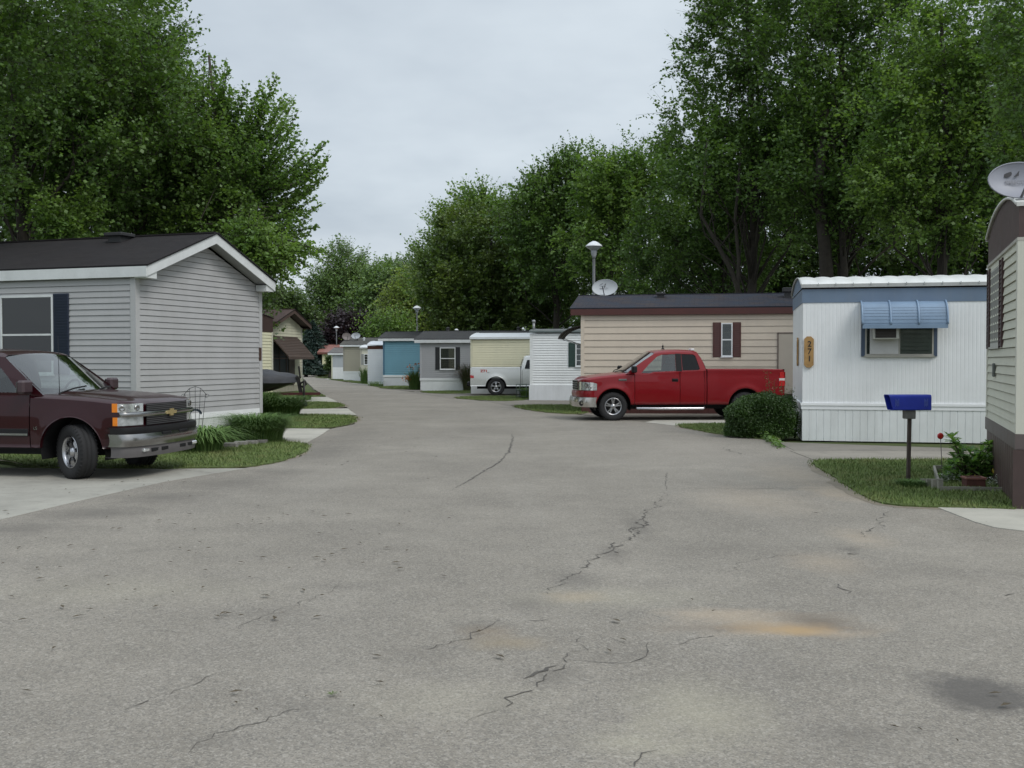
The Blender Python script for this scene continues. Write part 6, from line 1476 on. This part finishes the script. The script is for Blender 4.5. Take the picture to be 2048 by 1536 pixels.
# ------------------------------------------------------------ grassy clumps
M_gbl = grass_mat('ornamental_grass', (.075, .14, .035), (.16, .25, .07), (.10, .18, .05)); M_gdk = grass_mat('grass_dark', (.06, .12, .032), (.13, .21, .055), (.08, .15, .04))
def clump(name, label, px, py, n, r0, R1, H, w, m, seed, cat='plant', up=.5, group=None):
    rs = np.random.RandomState(seed); t = thing(name, label, cat, (*G(px, py), 0), 0, group); V, Fq = arch_blades(rs, n, r0, R1, H, w, 5, (0, 0, 0), up); npmesh('blades', V, Fq, m, t); return t
clump('ornamental_grass', 'arching daylily leaves in front of the trellis beside the maroon pickup', 408, 903, 620, .30, .75, .62, .026, M_gbl, 4, up=.1)
t = clump('ornamental_grass', 'large dark feathery grass clump at the corner of the light grey home', 512, 884, 2600, .40, .85, .62, .012, M_gdk, 5); q = copy_tree(t); q.location = (*G(545, 882), 0); q.scale = (.5, .5, .82); q['label'] = 'smaller wispy grass clump at the right end of the dark feathery clump'
clump('ornamental_grass', 'small bright green low clump between the two larger grass clumps', 474, 880, 700, .25, .32, .36, .012, grass_mat('bright_grass', (.07, .14, .02), (.10, .19, .03), (.08, .15, .03)), 6)
clump('ornamental_grass', 'big dark green grass clump behind the corner of the light grey home', 556, 833, 2600, .6, .95, .66, .016, M_gdk, 7)
clump('ornamental_grass', 'dark leafy clump standing behind the downpipe corner', 533, 833, 900, .3, .5, .8, .016, M_gdk, 17)
clump('flower_plant', 'low plant with pink and white blooms in the grass by the boat trailer', 607, 800, 380, .3, .5, .42, .02, M_gbl, 8)
clump('ornamental_grass', 'pale olive grass mound before the low grey and white home', 648, 753, 900, .6, 1.4, 1.25, .05, grass_mat('pale_grass', (.09, .12, .045), (.14, .17, .07), (.12, .14, .06)), 9)
t = clump('ornamental_grass', 'pinkish plume grass at the corner of the yellow home', 936, 781, 500, .25, .9, 1.25, .02, grass_mat('plume_leaf', (.05, .075, .025), (.09, .11, .05), (.10, .09, .05)), 10, up=.9)
rs = np.random.RandomState(3); Pp = np.stack([rs.normal(size=900) * .34 - .05, rs.normal(size=900) * .25, .95 + rs.normal(size=900) * .22], 1); V, Fq = leaf_geo(Pp, .07, rs, up=.8, wid=.16); npmesh('plume', V, Fq, leafm('plume_pink', (.16, .10, .09), (.24, .16, .13), None, .3), t)
t = clump('flower_plant', 'orange daylilies with dark leaves between the blue and grey homes', 830, 779, 420, .3, .6, .85, .03, M_gdk, 11, up=.9)
P1 = np.concatenate([np.stack([rs.normal(size=60) * .28, rs.normal(size=60) * .2 - .2, 1.28 + rs.normal(size=60) * .12], 1), np.stack([rs.normal(size=70) * .16 - .35, rs.normal(size=70) * .12 - .3, .62 + rs.normal(size=70) * .1], 1)]); V, Fq = leaf_geo(P1[::2], .10, rs, up=.5, wid=.4); npmesh('blossom', V, Fq, mat('petal_orange', (.50, .16, .03), .6, .25, 20), t)
s_ = MB()
for k in range(22): a = rs.uniform(0, 6.28); s_.tube([(0, 0, .1), (math.cos(a) * .15, math.sin(a) * .1, .7), (math.cos(a) * .3, math.sin(a) * .2, 1.28 + rs.normal() * .1)], .008, 4)
s_.build('stem', mat('stem_green', (.07, .09, .03), .7), t, fixn=False)
clump('flower_plant', 'sparse low weeds in front of the small white home with the rust band', 752, 772, 90, .5, .5, .35, .02, M_gbl, 12)
clump('flower_plant', 'upright green plant in front of the cream home with the dark window', 730, 767, 200, .3, .4, .95, .035, M_gbl, 13, up=.9)
# grass tuft at the mailbox foot
clump('grass_tuft', 'dark unmown grass tuft around the foot of the mailbox post', 1822, 975, 700, .17, .13, .11, .008, M_gdk, 14)
# retaining blocks
for i, (px, py, w_) in enumerate(((462, 896, .24), (482, 892, .24), (504, 890, .24), (524, 888, .2))):
    t = MB(); t.box((-w_ / 2, -.08, -.02), (w_ / 2, .08, .10 - .005 * i), .012)
    pl = ['leftmost', 'second from the left', 'second from the right', 'rightmost'][i]
    o = t.build('edging_stone', mat('block_grey', (.22, .21, .19), .9, .25, 14, dirt=.3), loc=(*G(px, py), 0)); tag(o, f'grey edging block before the dark grass clump, {pl} of four', 'block', 'edging blocks around the plants')
# trellis
gx, gy = G(390, 872); s_ = gy / F
t = thing('garden_trellis', 'thin wire garden trellis with arched top beside the maroon pickup', 'trellis', (gx, gy, 0), R(10)); mb = MB(); cx = 390
def tp(x, y): return ((x - cx) * s_, 0, ZA(y, gy))
arch = [(368, 795), (371, 787), (380, 777), (391, 773), (402, 777), (409, 785), (413, 790)]
mb.tube([tp(*p) for p in arch], .007, 5)
for xt_, yt_, xb in ((371, 786, 378), (380, 777, 384), (391, 773, 391), (401, 777, 397), (411, 787, 403)): mb.tube([tp(xt_, yt_), tp(xb, 866)], .006, 5)
for y, x0_, x1_ in ((790, 371, 411), (810, 373, 409), (838, 376, 406)): mb.tube([tp(x0_, y), tp(x1_, y)], .004, 4)
for sg in (-1, 1):
    c = tp(391 + sg * 23, 792); mb.tube([(c[0] + sg * .04 * math.cos(a) * 1, 0, c[2] + .04 * math.sin(a)) for a in [k * .5 for k in range(11)]], .005, 4)
mb.build('wire_frame', mat('wire_dark', (.05, .05, .055), .6), t); mb = MB()
for k in range(9): a = math.pi * (k + .5) / 9; c = tp(391 - 11 * math.cos(a), 828 - 8 * math.sin(a)); mb.poly([(c[0] - .03, -.01, c[2]), (c[0], -.02, c[2] + .045), (c[0] + .03, -.01, c[2]), (c[0], -.015, c[2] - .03)]); mb.poly([(c[0] - .02, -.02, c[2] + .01), (c[0] + .02, -.03, c[2] + .03), (c[0] + .02, -.02, c[2] - .01)])
mb.build('leaf_ornament', mat('leaf_metal', (.03, .045, .06), .5), t, fixn=False)
# porch with bundle beside the tan home
c = AT(1583, 800, 31.2)
t = thing('porch', 'dark red wooden porch step partly hidden between the red pickup and the white home', 'porch', (c.x + .75, 30.6, 0), R(-11)); mb = MB(); mb.box((-.75, -.4, .0), (.9, .55, .74), .01); mb.build('deck', mat('porch_red', (.09, .016, .02), .6, .15, 6), t); mb = MB(); mb.box((-.8, -.45, .76), (.95, .6, .80)); mb.build('rail', mat('porch_edge', (.20, .07, .07), .6), t)
t = MB(); rsx = random.Random(3); t.grid(lambda u, v: (.36 * math.cos(v * 6.283) * abs(math.sin(u * 3.1416)) ** .7 + .02 * math.sin(v * 30), .25 * math.sin(v * 6.283) * abs(math.sin(u * 3.1416)) ** .7, .17 - .17 * math.cos(u * 3.1416) + .02 * math.sin(v * 17 + u * 9)), 12, 24); 
m_b, nt_, p_ = newmat('bundle_cloth'); tcx = nt_.nodes.new('ShaderNodeTexCoord'); nz_ = noise(nt_, tcx.outputs['Object'], 5, 2, .5); L(nt_, mixc(nt_, ramp(nt_, nz_, .48, .54), (.03, .035, .12), (.45, .45, .5)), p_.inputs['Base Color'])
o = t.build('cloth_bundle', m_b, loc=(c.x + .30, 30.4, .80), fixn=False); tag(o, 'blue and white cloth bundle on the dark red porch step', 'bundle')
# wire basket by the white home corner
gx, gy = G(1046, 797); t = thing('wire_cage', 'small grey wire plant cage at the corner of the white home', 'plant cage', (gx, gy, 0)); mb = MB()
for z in (.1, .35, .6): mb.tube([(.28 * math.cos(a), .28 * math.sin(a), z) for a in [k * math.pi / 6 for k in range(13)]], .012, 4)
for k in range(6): a = k * math.pi / 3; mb.tube([(.28 * math.cos(a), .28 * math.sin(a), 0), (.28 * math.cos(a), .28 * math.sin(a), .62)], .012, 4)
mb.build('wire', mat('wire_green', (.10, .13, .11), .6), t)
clump('flower_plant', 'small mixed green plant beside the wire cage at the white home corner', 1052, 797, 260, .2, .35, .5, .03, M_gbl, 21)
# ------------------------------------------------------------ street lamps
M_pole = mat('lamp_pole', (.11, .115, .12), .55, .1, 4, metal=.3); M_cap = mat('lamp_cap', (.66, .68, .70), .4, .05, 5); M_coll = mat('lamp_collar', (.34, .36, .38), .5, .1, 5)
def lamp(px, ytop, Y, label):
    top = AT(px, ytop, Y); Hh = top.z; t = thing('street_lamp', label, 'street lamp', (top.x, Y, 0), 0, 'post top street lamps'); r = .31
    mb = MB(); mb.tube([(0, 0, -.1), (0, 0, Hh * .5), (0, 0, Hh - .62)], [.075, .062, .05], 12); mb.build('pole', M_pole, t)
    mb = MB(); mb.lathe([(.0, 0), (.06, -.01), (.16, -.06), (.27, -.145), (r, -.185), (r, -.20), (.29, -.205), (0, -.205)], 28, (0, 0, Hh)); mb.build('cap', M_cap, t)
    mb = MB(); mb.lathe([(.285, -.207), (.24, -.25), (.15, -.31), (.125, -.33), (0, -.33)], 28, (0, 0, Hh)); mb.build('lens', mat('lamp_lens', (.40, .42, .44), .3, .08, 6), t)
    mb = MB(); mb.lathe([(.0, -.331), (.115, -.335), (.11, -.42), (.085, -.52), (.06, -.62), (0, -.62)], 20, (0, 0, Hh)); mb.build('collar', M_coll, t)
lamp(1188, 482, 38, 'nearest and tallest looking street lamp with pointed white cap, behind the tan home roof'); lamp(834, 611, 76, 'middle distance street lamp above the grey roofs'); lamp(673, 652, 112, 'farthest small street lamp in front of the purple tree')
# ------------------------------------------------------------ trees
M_bark = mat('bark', (.045, .038, .030), .95, .35, 7)
M_bark2 = mat('bark_light', (.05, .044, .036), .95, .35, 7)
LM = leafm('maple_leaf', (0.058, 0.119, 0.028), (0.121, 0.211, 0.048), (0.152, 0.251, 0.057), .38)
LB = leafm('maple_leaf_bright', (0.085, 0.166, 0.036), (0.168, 0.279, 0.066), (0.212, 0.319, 0.076), .42)
LG = leafm('feathery_leaf', (0.094, 0.173, 0.046), (0.176, 0.293, 0.076), (0.209, 0.324, 0.084), .5)
LD = leafm('dark_leaf', (0.052, 0.095, 0.028), (0.100, 0.160, 0.043), (0.121, 0.184, 0.045), .32)
LO = leafm('olive_leaf', (0.068, 0.121, 0.029), (0.121, 0.188, 0.044), (0.160, 0.215, 0.051), .35)
LF = leafm('far_leaf', (0.106, 0.183, 0.064), (0.176, 0.277, 0.096), (0.212, 0.306, 0.110), .35)
LW = leafm('willow_leaf', (0.170, 0.242, 0.058), (0.268, 0.350, 0.096), (0.311, 0.394, 0.116), .4)
LP = leafm('purple_leaf', (.020, .011, .017), (.032, .018, .025), (.036, .022, .028), .15)
LS = leafm('spruce_needle', (0.021, 0.046, 0.041), (0.046, 0.077, 0.067), (0.054, 0.089, 0.067), .15)
def lob(cx0, D, lst):          # lobes from photo pixels: (px, py, radius_px, depth offset, [squash])
    bx = (cx0 - 1024) / F * D; out = []
    for l in lst:
        d = D + l[3]; p = AT(l[0], l[1], d); r = l[2] * d / F; q = l[4] if len(l) > 4 else .85
        out.append((p.x - bx, d - D, p.z, r, r * 1.0, r * q))
    return bx, out
def T(label, cx0, D, lst, nclump, mats=(LM, M_bark), trunk=.22, top=None, **kw):
    bx, lo = lob(cx0, D, lst); z = top or max(l[2] + l[5] * .3 for l in lo)
    return make_tree('maple_tree' if kw.pop('kind', 'm') == 'm' else 'tree', label, (bx, D), lo, trunk, z, nclump, mats=mats, **kw)
# left mass
ft = T('large maple with feathery upturned sprays against the sky, right behind the light grey home', 430, 33, [(390, 350, 120, 1), (330, 230, 80, 1.5), (450, 350, 80, 0), (475, 410, 70, 0), (455, 450, 90, 0), (480, 310, 40, 0), (410, 460, 90, 1), (500, 490, 36, -1, .6), (430, 275, 50, 0), (290, 150, 70, 1), (370, 165, 34, 0)], 290, mats=(LG, M_bark), trunk=.24, shoots=9, per=14, L0=.85, clump_r=0.30, size=.115, seed=3, upb=.55, wid=.36, nlimb=40)
t = T('slender drooping young maple beside the roof peak of the light grey home', 500, 29, [(540, 500, 40, 0, .5), (515, 530, 28, 0, .5), (480, 480, 40, 0, .6)], 80, mats=(LB, M_bark), trunk=.10, top=4.9, shoots=7, per=13, L0=.7, clump_r=0.17, size=.10, seed=9, upb=-.1, droop=.25, nlimb=30, kind='t')
bx_ = (430 - 1024) / F * 33
spray_set(ft, 33, bx_, [(656, 347), (652, 284), (596, 222), (590, 200), (598, 262), (548, 160), (515, 180), (480, 190), (455, 130), (430, 110), (622, 330), (632, 395), (640, 318), (618, 432), (638, 450), (600, 468), (560, 205), (630, 372), (520, 225), (450, 190), (590, 300), (575, 350), (560, 430), (540, 260), (530, 330), (600, 410)], (400, 420), 3, .12, LG, M_bark, 71, 130, .22)
spray_set(t, 29, (500 - 1024) / F * 29, [(657, 508), (622, 533), (588, 572), (640, 515), (600, 545), (570, 535), (612, 505), (585, 520)], (440, 480), 2, .105, LG, M_bark, 72, 120, -.10)
T('big dark maple behind the left end of the grey home roof', 50, 31, [(60, 180, 170, 0), (180, 90, 150, 0), (20, 330, 130, 1), (150, 330, 130, 0), (250, 220, 130, 0), (120, 20, 140, 0), (-60, 120, 170, 1), (210, 400, 80, 2)], 430, mats=(LM, M_bark), trunk=.30, shoots=9, per=14, L0=1.0, clump_r=0.33, size=.12, seed=4, nlimb=50, upb=.3)
T('tall maple between the dark maple and the feathery maple on the left', 270, 34, [(270, 330, 140, 0), (310, 230, 100, 0), (240, 140, 110, 1), (330, 380, 100, 0), (200, 260, 110, 2), (255, 60, 95, 1), (240, 450, 60, -1), (360, 440, 70, 0)], 360, mats=(LM, M_bark), trunk=.26, shoots=9, per=14, L0=1.0, clump_r=0.30, size=.12, seed=5, nlimb=44, upb=.35)
T('maple at the far left edge whose leaves cross the top corner of the picture', -110, 24, [(60, 20, 120, 0), (-80, 120, 190, 0), (-140, 330, 150, 1), (200, -40, 120, 0, .6), (300, -30, 60, 0, .5), (40, 90, 80, 0), (-200, 0, 200, 0)], 260, mats=(LM, M_bark), trunk=.28, shoots=8, per=13, L0=.75, clump_r=0.22, size=.105, seed=6, nlimb=40, upb=.2, droop=.15)
T('small bright maple sapling just above the grey roof, in front of dark trunks', 140, 29.5, [(140, 430, 45, 0), (110, 455, 35, 0), (165, 460, 35, 0)], 46, mats=(LB, M_bark), trunk=.05, shoots=7, per=12, L0=.6, clump_r=0.17, size=.11, seed=7, nlimb=16)
# left back row
rsb = np.random.RandomState(77)
for i, (px, D, tp) in enumerate(((-60, 46, 60), (60, 45, 40), (170, 48, 60), (290, 46, 120), (400, 48, 230))):
    zt_ = ZA(tp, D); hgt = zt_; lo = rand_lobes(rsb, hgt, 4.2, 2.2, 9)
    make_tree('tree', ['back row tree seen through the gap at the far left', 'back row tree straight behind the big dark maple', 'back row tree behind the small bright sapling', 'back row tree behind the roof vent of the grey home', 'back row tree behind the feathery maple'][i], ((px - 1024) / F * D, D), lo, .25, hgt * .85, 190, mats=(LD, M_bark), shoots=7, per=12, L0=1.2, clump_r=0.44, size=.19, seed=100 + i, nlimb=26, group='trees behind the grey home')
# centre: round dense tree and neighbours
T('broad dense olive green tree behind the blue and grey homes', 985, 68, [(985, 540, 120, 0), (930, 570, 90, -1), (1050, 560, 90, 0), (960, 480, 90, 0), (1030, 480, 80, 0), (900, 590, 60, -2), (1090, 600, 60, 0), (985, 620, 110, -1), (900, 520, 60, 0)], 560, mats=(LO, M_bark), trunk=.4, shoots=9, per=12, L0=.95, clump_r=0.44, size=.19, seed=12, upb=.4, nlimb=30, shell=.7, kind='t')
T('taller tree peeking over the left shoulder of the broad olive tree', 930, 78, [(940, 440, 55, 0), (920, 480, 60, 0), (985, 440, 50, 0), (880, 520, 50, 0), (870, 570, 45, 0), (955, 400, 30, 0)], 170, mats=(LB, M_bark), trunk=.3, shoots=8, per=12, L0=1.5, clump_r=0.33, size=.2, seed=13, upb=.6, nlimb=26, kind='t')
T('tall crowned tree with a pointed top left of the tall lamp', 1110, 62, [(1050, 440, 70, 0), (1190, 410, 60, 0), (1120, 520, 90, 0), (1120, 390, 70, 0), (1135, 350, 40, 0), (1080, 400, 50, 0), (1078, 378, 22, 0), (1150, 440, 60, 0), (1100, 470, 60, 0), (1180, 375, 36, 0), (1150, 322, 14, 0)], 340, mats=(LM, M_bark), trunk=.32, shoots=9, per=12, L0=1.2, clump_r=0.39, size=.18, seed=14, upb=.5, nlimb=30, kind='t')
T('loose airy tree with sky gaps right above the tall lamp', 1220, 55, [(1240, 372, 70, 0), (1290, 345, 52, 0), (1220, 400, 60, 1), (1300, 400, 70, 1), (1250, 480, 80, 0), (1200, 520, 50, 0), (1325, 325, 26, 0), (1170, 480, 45, 0), (1200, 372, 42, 0)], 290, mats=(LB, M_bark), trunk=.22, shoots=7, per=12, L0=1.0, clump_r=0.33, size=.17, seed=15, upb=.25, nlimb=40, droop=.05, kind='t')
T('leafy tree with dark slanting limbs behind the vent of the tan home', 1440, 47, [(1400, 430, 110, 0), (1480, 360, 100, 0), (1340, 500, 80, 0), (1440, 520, 100, 1), (1500, 470, 90, 0), (1380, 330, 70, 0), (1310, 570, 50, 0), (1400, 260, 60, 0)], 330, mats=(LM, M_bark), trunk=.24, shoots=8, per=13, L0=1.0, clump_r=0.33, size=.145, seed=16, upb=.3, nlimb=60, kind='t')
T('very tall tree with thin outer twigs, its left side against the sky', 1500, 44, [(1460, 220, 90, 0), (1430, 130, 70, 0), (1500, 80, 110, 0), (1560, 200, 110, 0), (1500, 320, 110, 0), (1420, 60, 40, 0), (1560, -20, 130, 0), (1600, 330, 90, 0), (1380, 300, 50, 0), (1345, 240, 30, 0), (1440, 0, 45, 0)], 400, mats=(LM, M_bark), trunk=.34, shoots=8, per=13, L0=1.15, clump_r=0.33, size=.14, seed=17, upb=.2, nlimb=60, kind='t')
T('huge leafy tree filling the sky above the white home', 1680, 40, [(1680, 200, 130, 0), (1620, 90, 120, 0), (1760, 100, 130, 0), (1700, 330, 120, -1), (1620, 400, 80, 0), (1790, 260, 100, 0), (1700, -40, 140, 0), (1600, 480, 60, 0), (1720, 440, 90, 0)], 470, mats=(LM, M_bark), trunk=.36, shoots=9, per=13, L0=1.0, clump_r=0.33, size=.135, seed=18, upb=.35, nlimb=60, kind='t')
T('wide bright leaved tree above the right half of the white home', 1880, 34, [(1880, 230, 130, 0), (1800, 350, 90, 0), (1960, 330, 110, 0), (1880, 120, 110, 0), (1990, 180, 110, 0), (1850, 440, 80, 0), (1940, 450, 70, 0), (1960, 60, 110, 0), (2080, 300, 120, 0), (1760, 260, 70, 0)], 470, mats=(LB, M_bark), trunk=.30, shoots=9, per=13, L0=.9, clump_r=0.30, size=.125, seed=19, upb=.35, nlimb=50)
T('tree at the right edge behind the grey dish', 2110, 27, [(2090, 60, 110, 0), (2140, 250, 160, 0), (2050, 10, 70, 0), (2200, 100, 200, 0), (2060, 420, 60, 1)], 190, mats=(LM, M_bark), trunk=.25, shoots=8, per=12, L0=.8, clump_r=0.28, size=.115, seed=20, upb=.2, nlimb=30)
# low understorey right, behind tan / white homes
for i, (px, D, tp) in enumerate(((1170, 74, 440), (1290, 66, 420), (1390, 62, 330), (1480, 60, 260), (1570, 58, 160), (1670, 56, 120), (1770, 54, 60), (1870, 52, 100), (1980, 50, 80), (2100, 48, 60))):
    hgt = ZA(tp, D); lo = rand_lobes(rsb, hgt, 4.6, 1.4, 10)
    make_tree('tree', ['back row tree behind the tall lamp', 'back row tree behind the left of the tan home roof', 'back row tree behind the vent of the tan home', 'back row tree behind the right of the tan home roof', 'back row tree behind the left end of the white home', 'back row tree behind the thick dark trunk', 'back row tree behind the blue awning', 'back row tree behind the mailbox', 'back row tree left of the grey dish', 'back row tree at the far right'][i],
        ((px - 1024) / F * D, D), lo, .22 if i != 5 else .4, hgt * .85, 170 if i < 2 else 235, mats=((LM, LD)[i % 2], M_bark), shoots=7, per=12, L0=1.3, clump_r=0.50, size=.2, seed=200 + i, nlimb=26, group='trees behind the homes on the right')
# bare-looking trunks that show below the crowns
for i, (pts, r_) in enumerate(([[(1655, 575), (1648, 480), (1636, 380)], .26], [[(1690, 575), (1686, 500), (1680, 400)], .14], [[(1480, 590), (1462, 540), (1430, 480), (1402, 430)], .11], [[(1475, 590), (1478, 520), (1470, 440)], .09], [[(1205, 600), (1206, 520), (1198, 440)], .13], [[(1222, 600), (1228, 520), (1240, 430)], .07], [[(45, 500), (44, 420), (52, 330)], .2], [[(92, 500), (96, 430), (110, 350)], .12])):
    D = 39 if i < 2 else (42 if i < 4 else (58 if i < 6 else 33)); w = [AT(x, y, D) for x, y in pts]; mb = MB(); b0 = Vector((w[0].x + (w[0].x - w[1].x) * .8, D, -.1))
    o_ = b0.copy(); path = [(0, 0, 0)] + [tuple(p - o_) for p in w] + [tuple(w[-1] - o_ + Vector((.3, .2, 3)))]
    mb.tube(path, [r_ * 1.2, r_, r_ * .85, r_ * .7] + [r_ * .55] * (len(path) - 4), 10)
    rq = random.Random(i)
    for k in range(7):
        f = rq.uniform(.3, .95) * (len(path) - 1); a = Vector(path[int(f)]).lerp(Vector(path[min(len(path) - 1, int(f) + 1)]), f % 1); e = a + Vector((rq.uniform(-1.6, 1.6), rq.uniform(-1, 1), rq.uniform(.6, 2.2))); mb.tube([a, a.lerp(e, .5) + Vector((0, 0, .1)), e], [r_ * .32, r_ * .2, r_ * .05], 6)
    t = thing('tree', ['thick dark trunk rising behind the white home', 'thinner trunk just right of the thick dark trunk', 'slanting trunk leaning left above the tan home roof', 'upright thin trunk crossing the slanting one', 'trunk right behind the tall lamp', 'very thin trunk right of the lamp head', 'upright trunk at the far left above the grey roof', 'thinner trunk beside the far left trunk'][i], 'tree', tuple(o_)); mb.build('trunk', M_bark, t, fixn=False)
    tv = [Vector(p) for p in path[-2:]]; rs = np.random.RandomState(300 + i); V, Fq, *_ = lobe_leaves(rs, [(tv[0].x, tv[0].y, tv[0].z + 1.2, 1.8, 1.8, 1.5), (tv[1].x, tv[1].y, tv[1].z, 1.8, 1.8, 1.3)], 36, 7, 8, .9, .5, .35, 0, .14); npmesh('crown', V, Fq, LM, t)
# far centre trees
def far(name, label, px, D, lst, n, m, size=.3, **kw):
    bx, lo = lob(px, D, lst); z = max(l[2] for l in lo)
    return make_tree(name, label, (bx, D), lo, .25, z, n, mats=(m, M_bark2), size=size, shoots=kw.pop('shoots', 8), per=kw.pop('per', 7), L0=kw.pop('L0', 1.5), clump_r=kw.pop('clump_r', 1.0), **kw)
far('tree', 'feathery tree with wispy top, centre left above the far homes', 690, 135, [(690, 540, 45, 0), (660, 570, 40, 0), (720, 580, 45, 0), (640, 600, 35, 0), (690, 620, 60, 0), (680, 520, 26, 0), (700, 590, 60, 0)], 380, LF, .34, seed=31, upb=.7, L0=1.8, nlimb=16, wid=.32)
far('tree', 'rounded far tree between the feathery tree and the yellow willow', 760, 128, [(770, 590, 55, 0), (740, 620, 50, 0), (800, 580, 40, 0), (760, 560, 35, 0), (720, 640, 40, 0), (790, 640, 60, 0)], 330, LF, .34, seed=32, nlimb=16)
far('willow_tree', 'yellow green willow left of the broad olive tree', 815, 100, [(815, 590, 36, 0, 1.3), (800, 620, 30, 0, 1.3), (835, 570, 26, 0, 1.3), (830, 630, 34, 0)], 230, LW, .24, seed=33, upb=-.3, droop=.25, L0=1.6, nlimb=16)
far('tree', 'low far tree just above the brown gable roof', 560, 120, [(560, 620, 32, 0), (590, 625, 30, 0), (540, 610, 24, 0), (610, 640, 30, 0), (530, 630, 40, 0), (575, 605, 16, 0)], 210, LD, .32, seed=34, nlimb=12)
far('tree', 'tree tops showing left of the dense olive tree at the skyline', 830, 150, [(790, 548, 22, 0), (820, 545, 22, 0), (850, 530, 24, 0), (810, 570, 40, 0), (850, 560, 30, 0)], 120, LF, .36, seed=35, upb=.7, nlimb=14)
far('bush', 'bright green bush above the roof edge of the blue home', 770, 92, [(770, 662, 26, 0, .6), (745, 668, 16, 0, .6), (795, 662, 22, 0, .6), (770, 690, 30, 0, .8)], 100, LB, .2, seed=36, nlimb=10)
far('purple_tree', 'dark purple leaved tree behind the farthest street lamp', 692, 116, [(690, 668, 34, 0), (660, 672, 24, 0), (715, 665, 26, 0), (735, 680, 20, 0), (690, 700, 40, 0)], 330, LP, .28, seed=37, nlimb=16, shell=.6)
for i, (px, D, tp) in enumerate(((540, 150, 600), (610, 160, 590), (700, 165, 560), (780, 160, 560), (860, 120, 560), (930, 110, 520), (1040, 100, 450))):
    hgt = ZA(tp, D); lo = rand_lobes(rsb, hgt, 7, 1.0, 9)
    make_tree('tree', ['far skyline tree above the brown gable', 'far skyline tree left of the feathery tree', 'far skyline tree behind the feathery tree', 'far skyline tree behind the rounded tree', 'far dark tree right of the yellow willow', 'dark tree deep behind the grey home roof', 'dark tree deep behind the yellow home roof'][i], ((px - 1024) / F * D, D), lo, .3, hgt * .85, 190, mats=((LF, LF, LF, LF, LD, LD, LD)[i], M_bark2), shoots=7, per=11, L0=1.8, clump_r=0.77, size=.38, seed=400 + i, nlimb=12, group='far skyline trees')
# blue-green spruces
def spruce(label, px, D, ytop, rad, seed):
    rs = np.random.RandomState(seed); hh = ZA(ytop, D); t = thing('spruce_tree', label, 'tree', ((px - 1024) / F * D, D, 0)); P = []
    n = 15000; z = rs.uniform(0, 1, n) ** 1.25; tier = (z * 13) % 1; a = rs.uniform(0, 6.283, n); r_ = rad * (1 - z) ** .8 * (.72 + .42 * (1 - tier)) * (1 + .14 * np.sin(a * 7 + np.floor(z * 13) * 2)) * rs.uniform(.35, 1, n) ** .35
    P = np.stack([r_ * np.cos(a), r_ * np.sin(a), .3 + z * (hh - .4)], 1); al = np.stack([np.cos(a), np.sin(a), -.35 + 0 * a], 1); V, Fq = leaf_geo(P, .34, rs, up=.9, along=al, alongw=.8, wid=.14); npmesh('crown', V, Fq, LS, t)
    mb = MB(); mb.tube([(0, 0, -.1), (0, 0, hh)], [.2, .03], 8); mb.build('trunk', M_bark, t)
spruce('dark blue green spruce at the bend, left of the small dish', 626, 112, 640, 2.6, 51); spruce('second dark spruce behind the low grey home, right of the small dish', 655, 122, 668, 2.6, 52); spruce('shorter dark spruce touching the brown awning', 612, 100, 690, 1.9, 53)
far('bush', 'dark round bush between the yellow cottage and the low home', 660, 98, [(660, 722, 5, 0, 1.3), (658, 735, 6, 0)], 60, LD, .13, seed=54, nlimb=6, L0=.35, clump_r=.2)
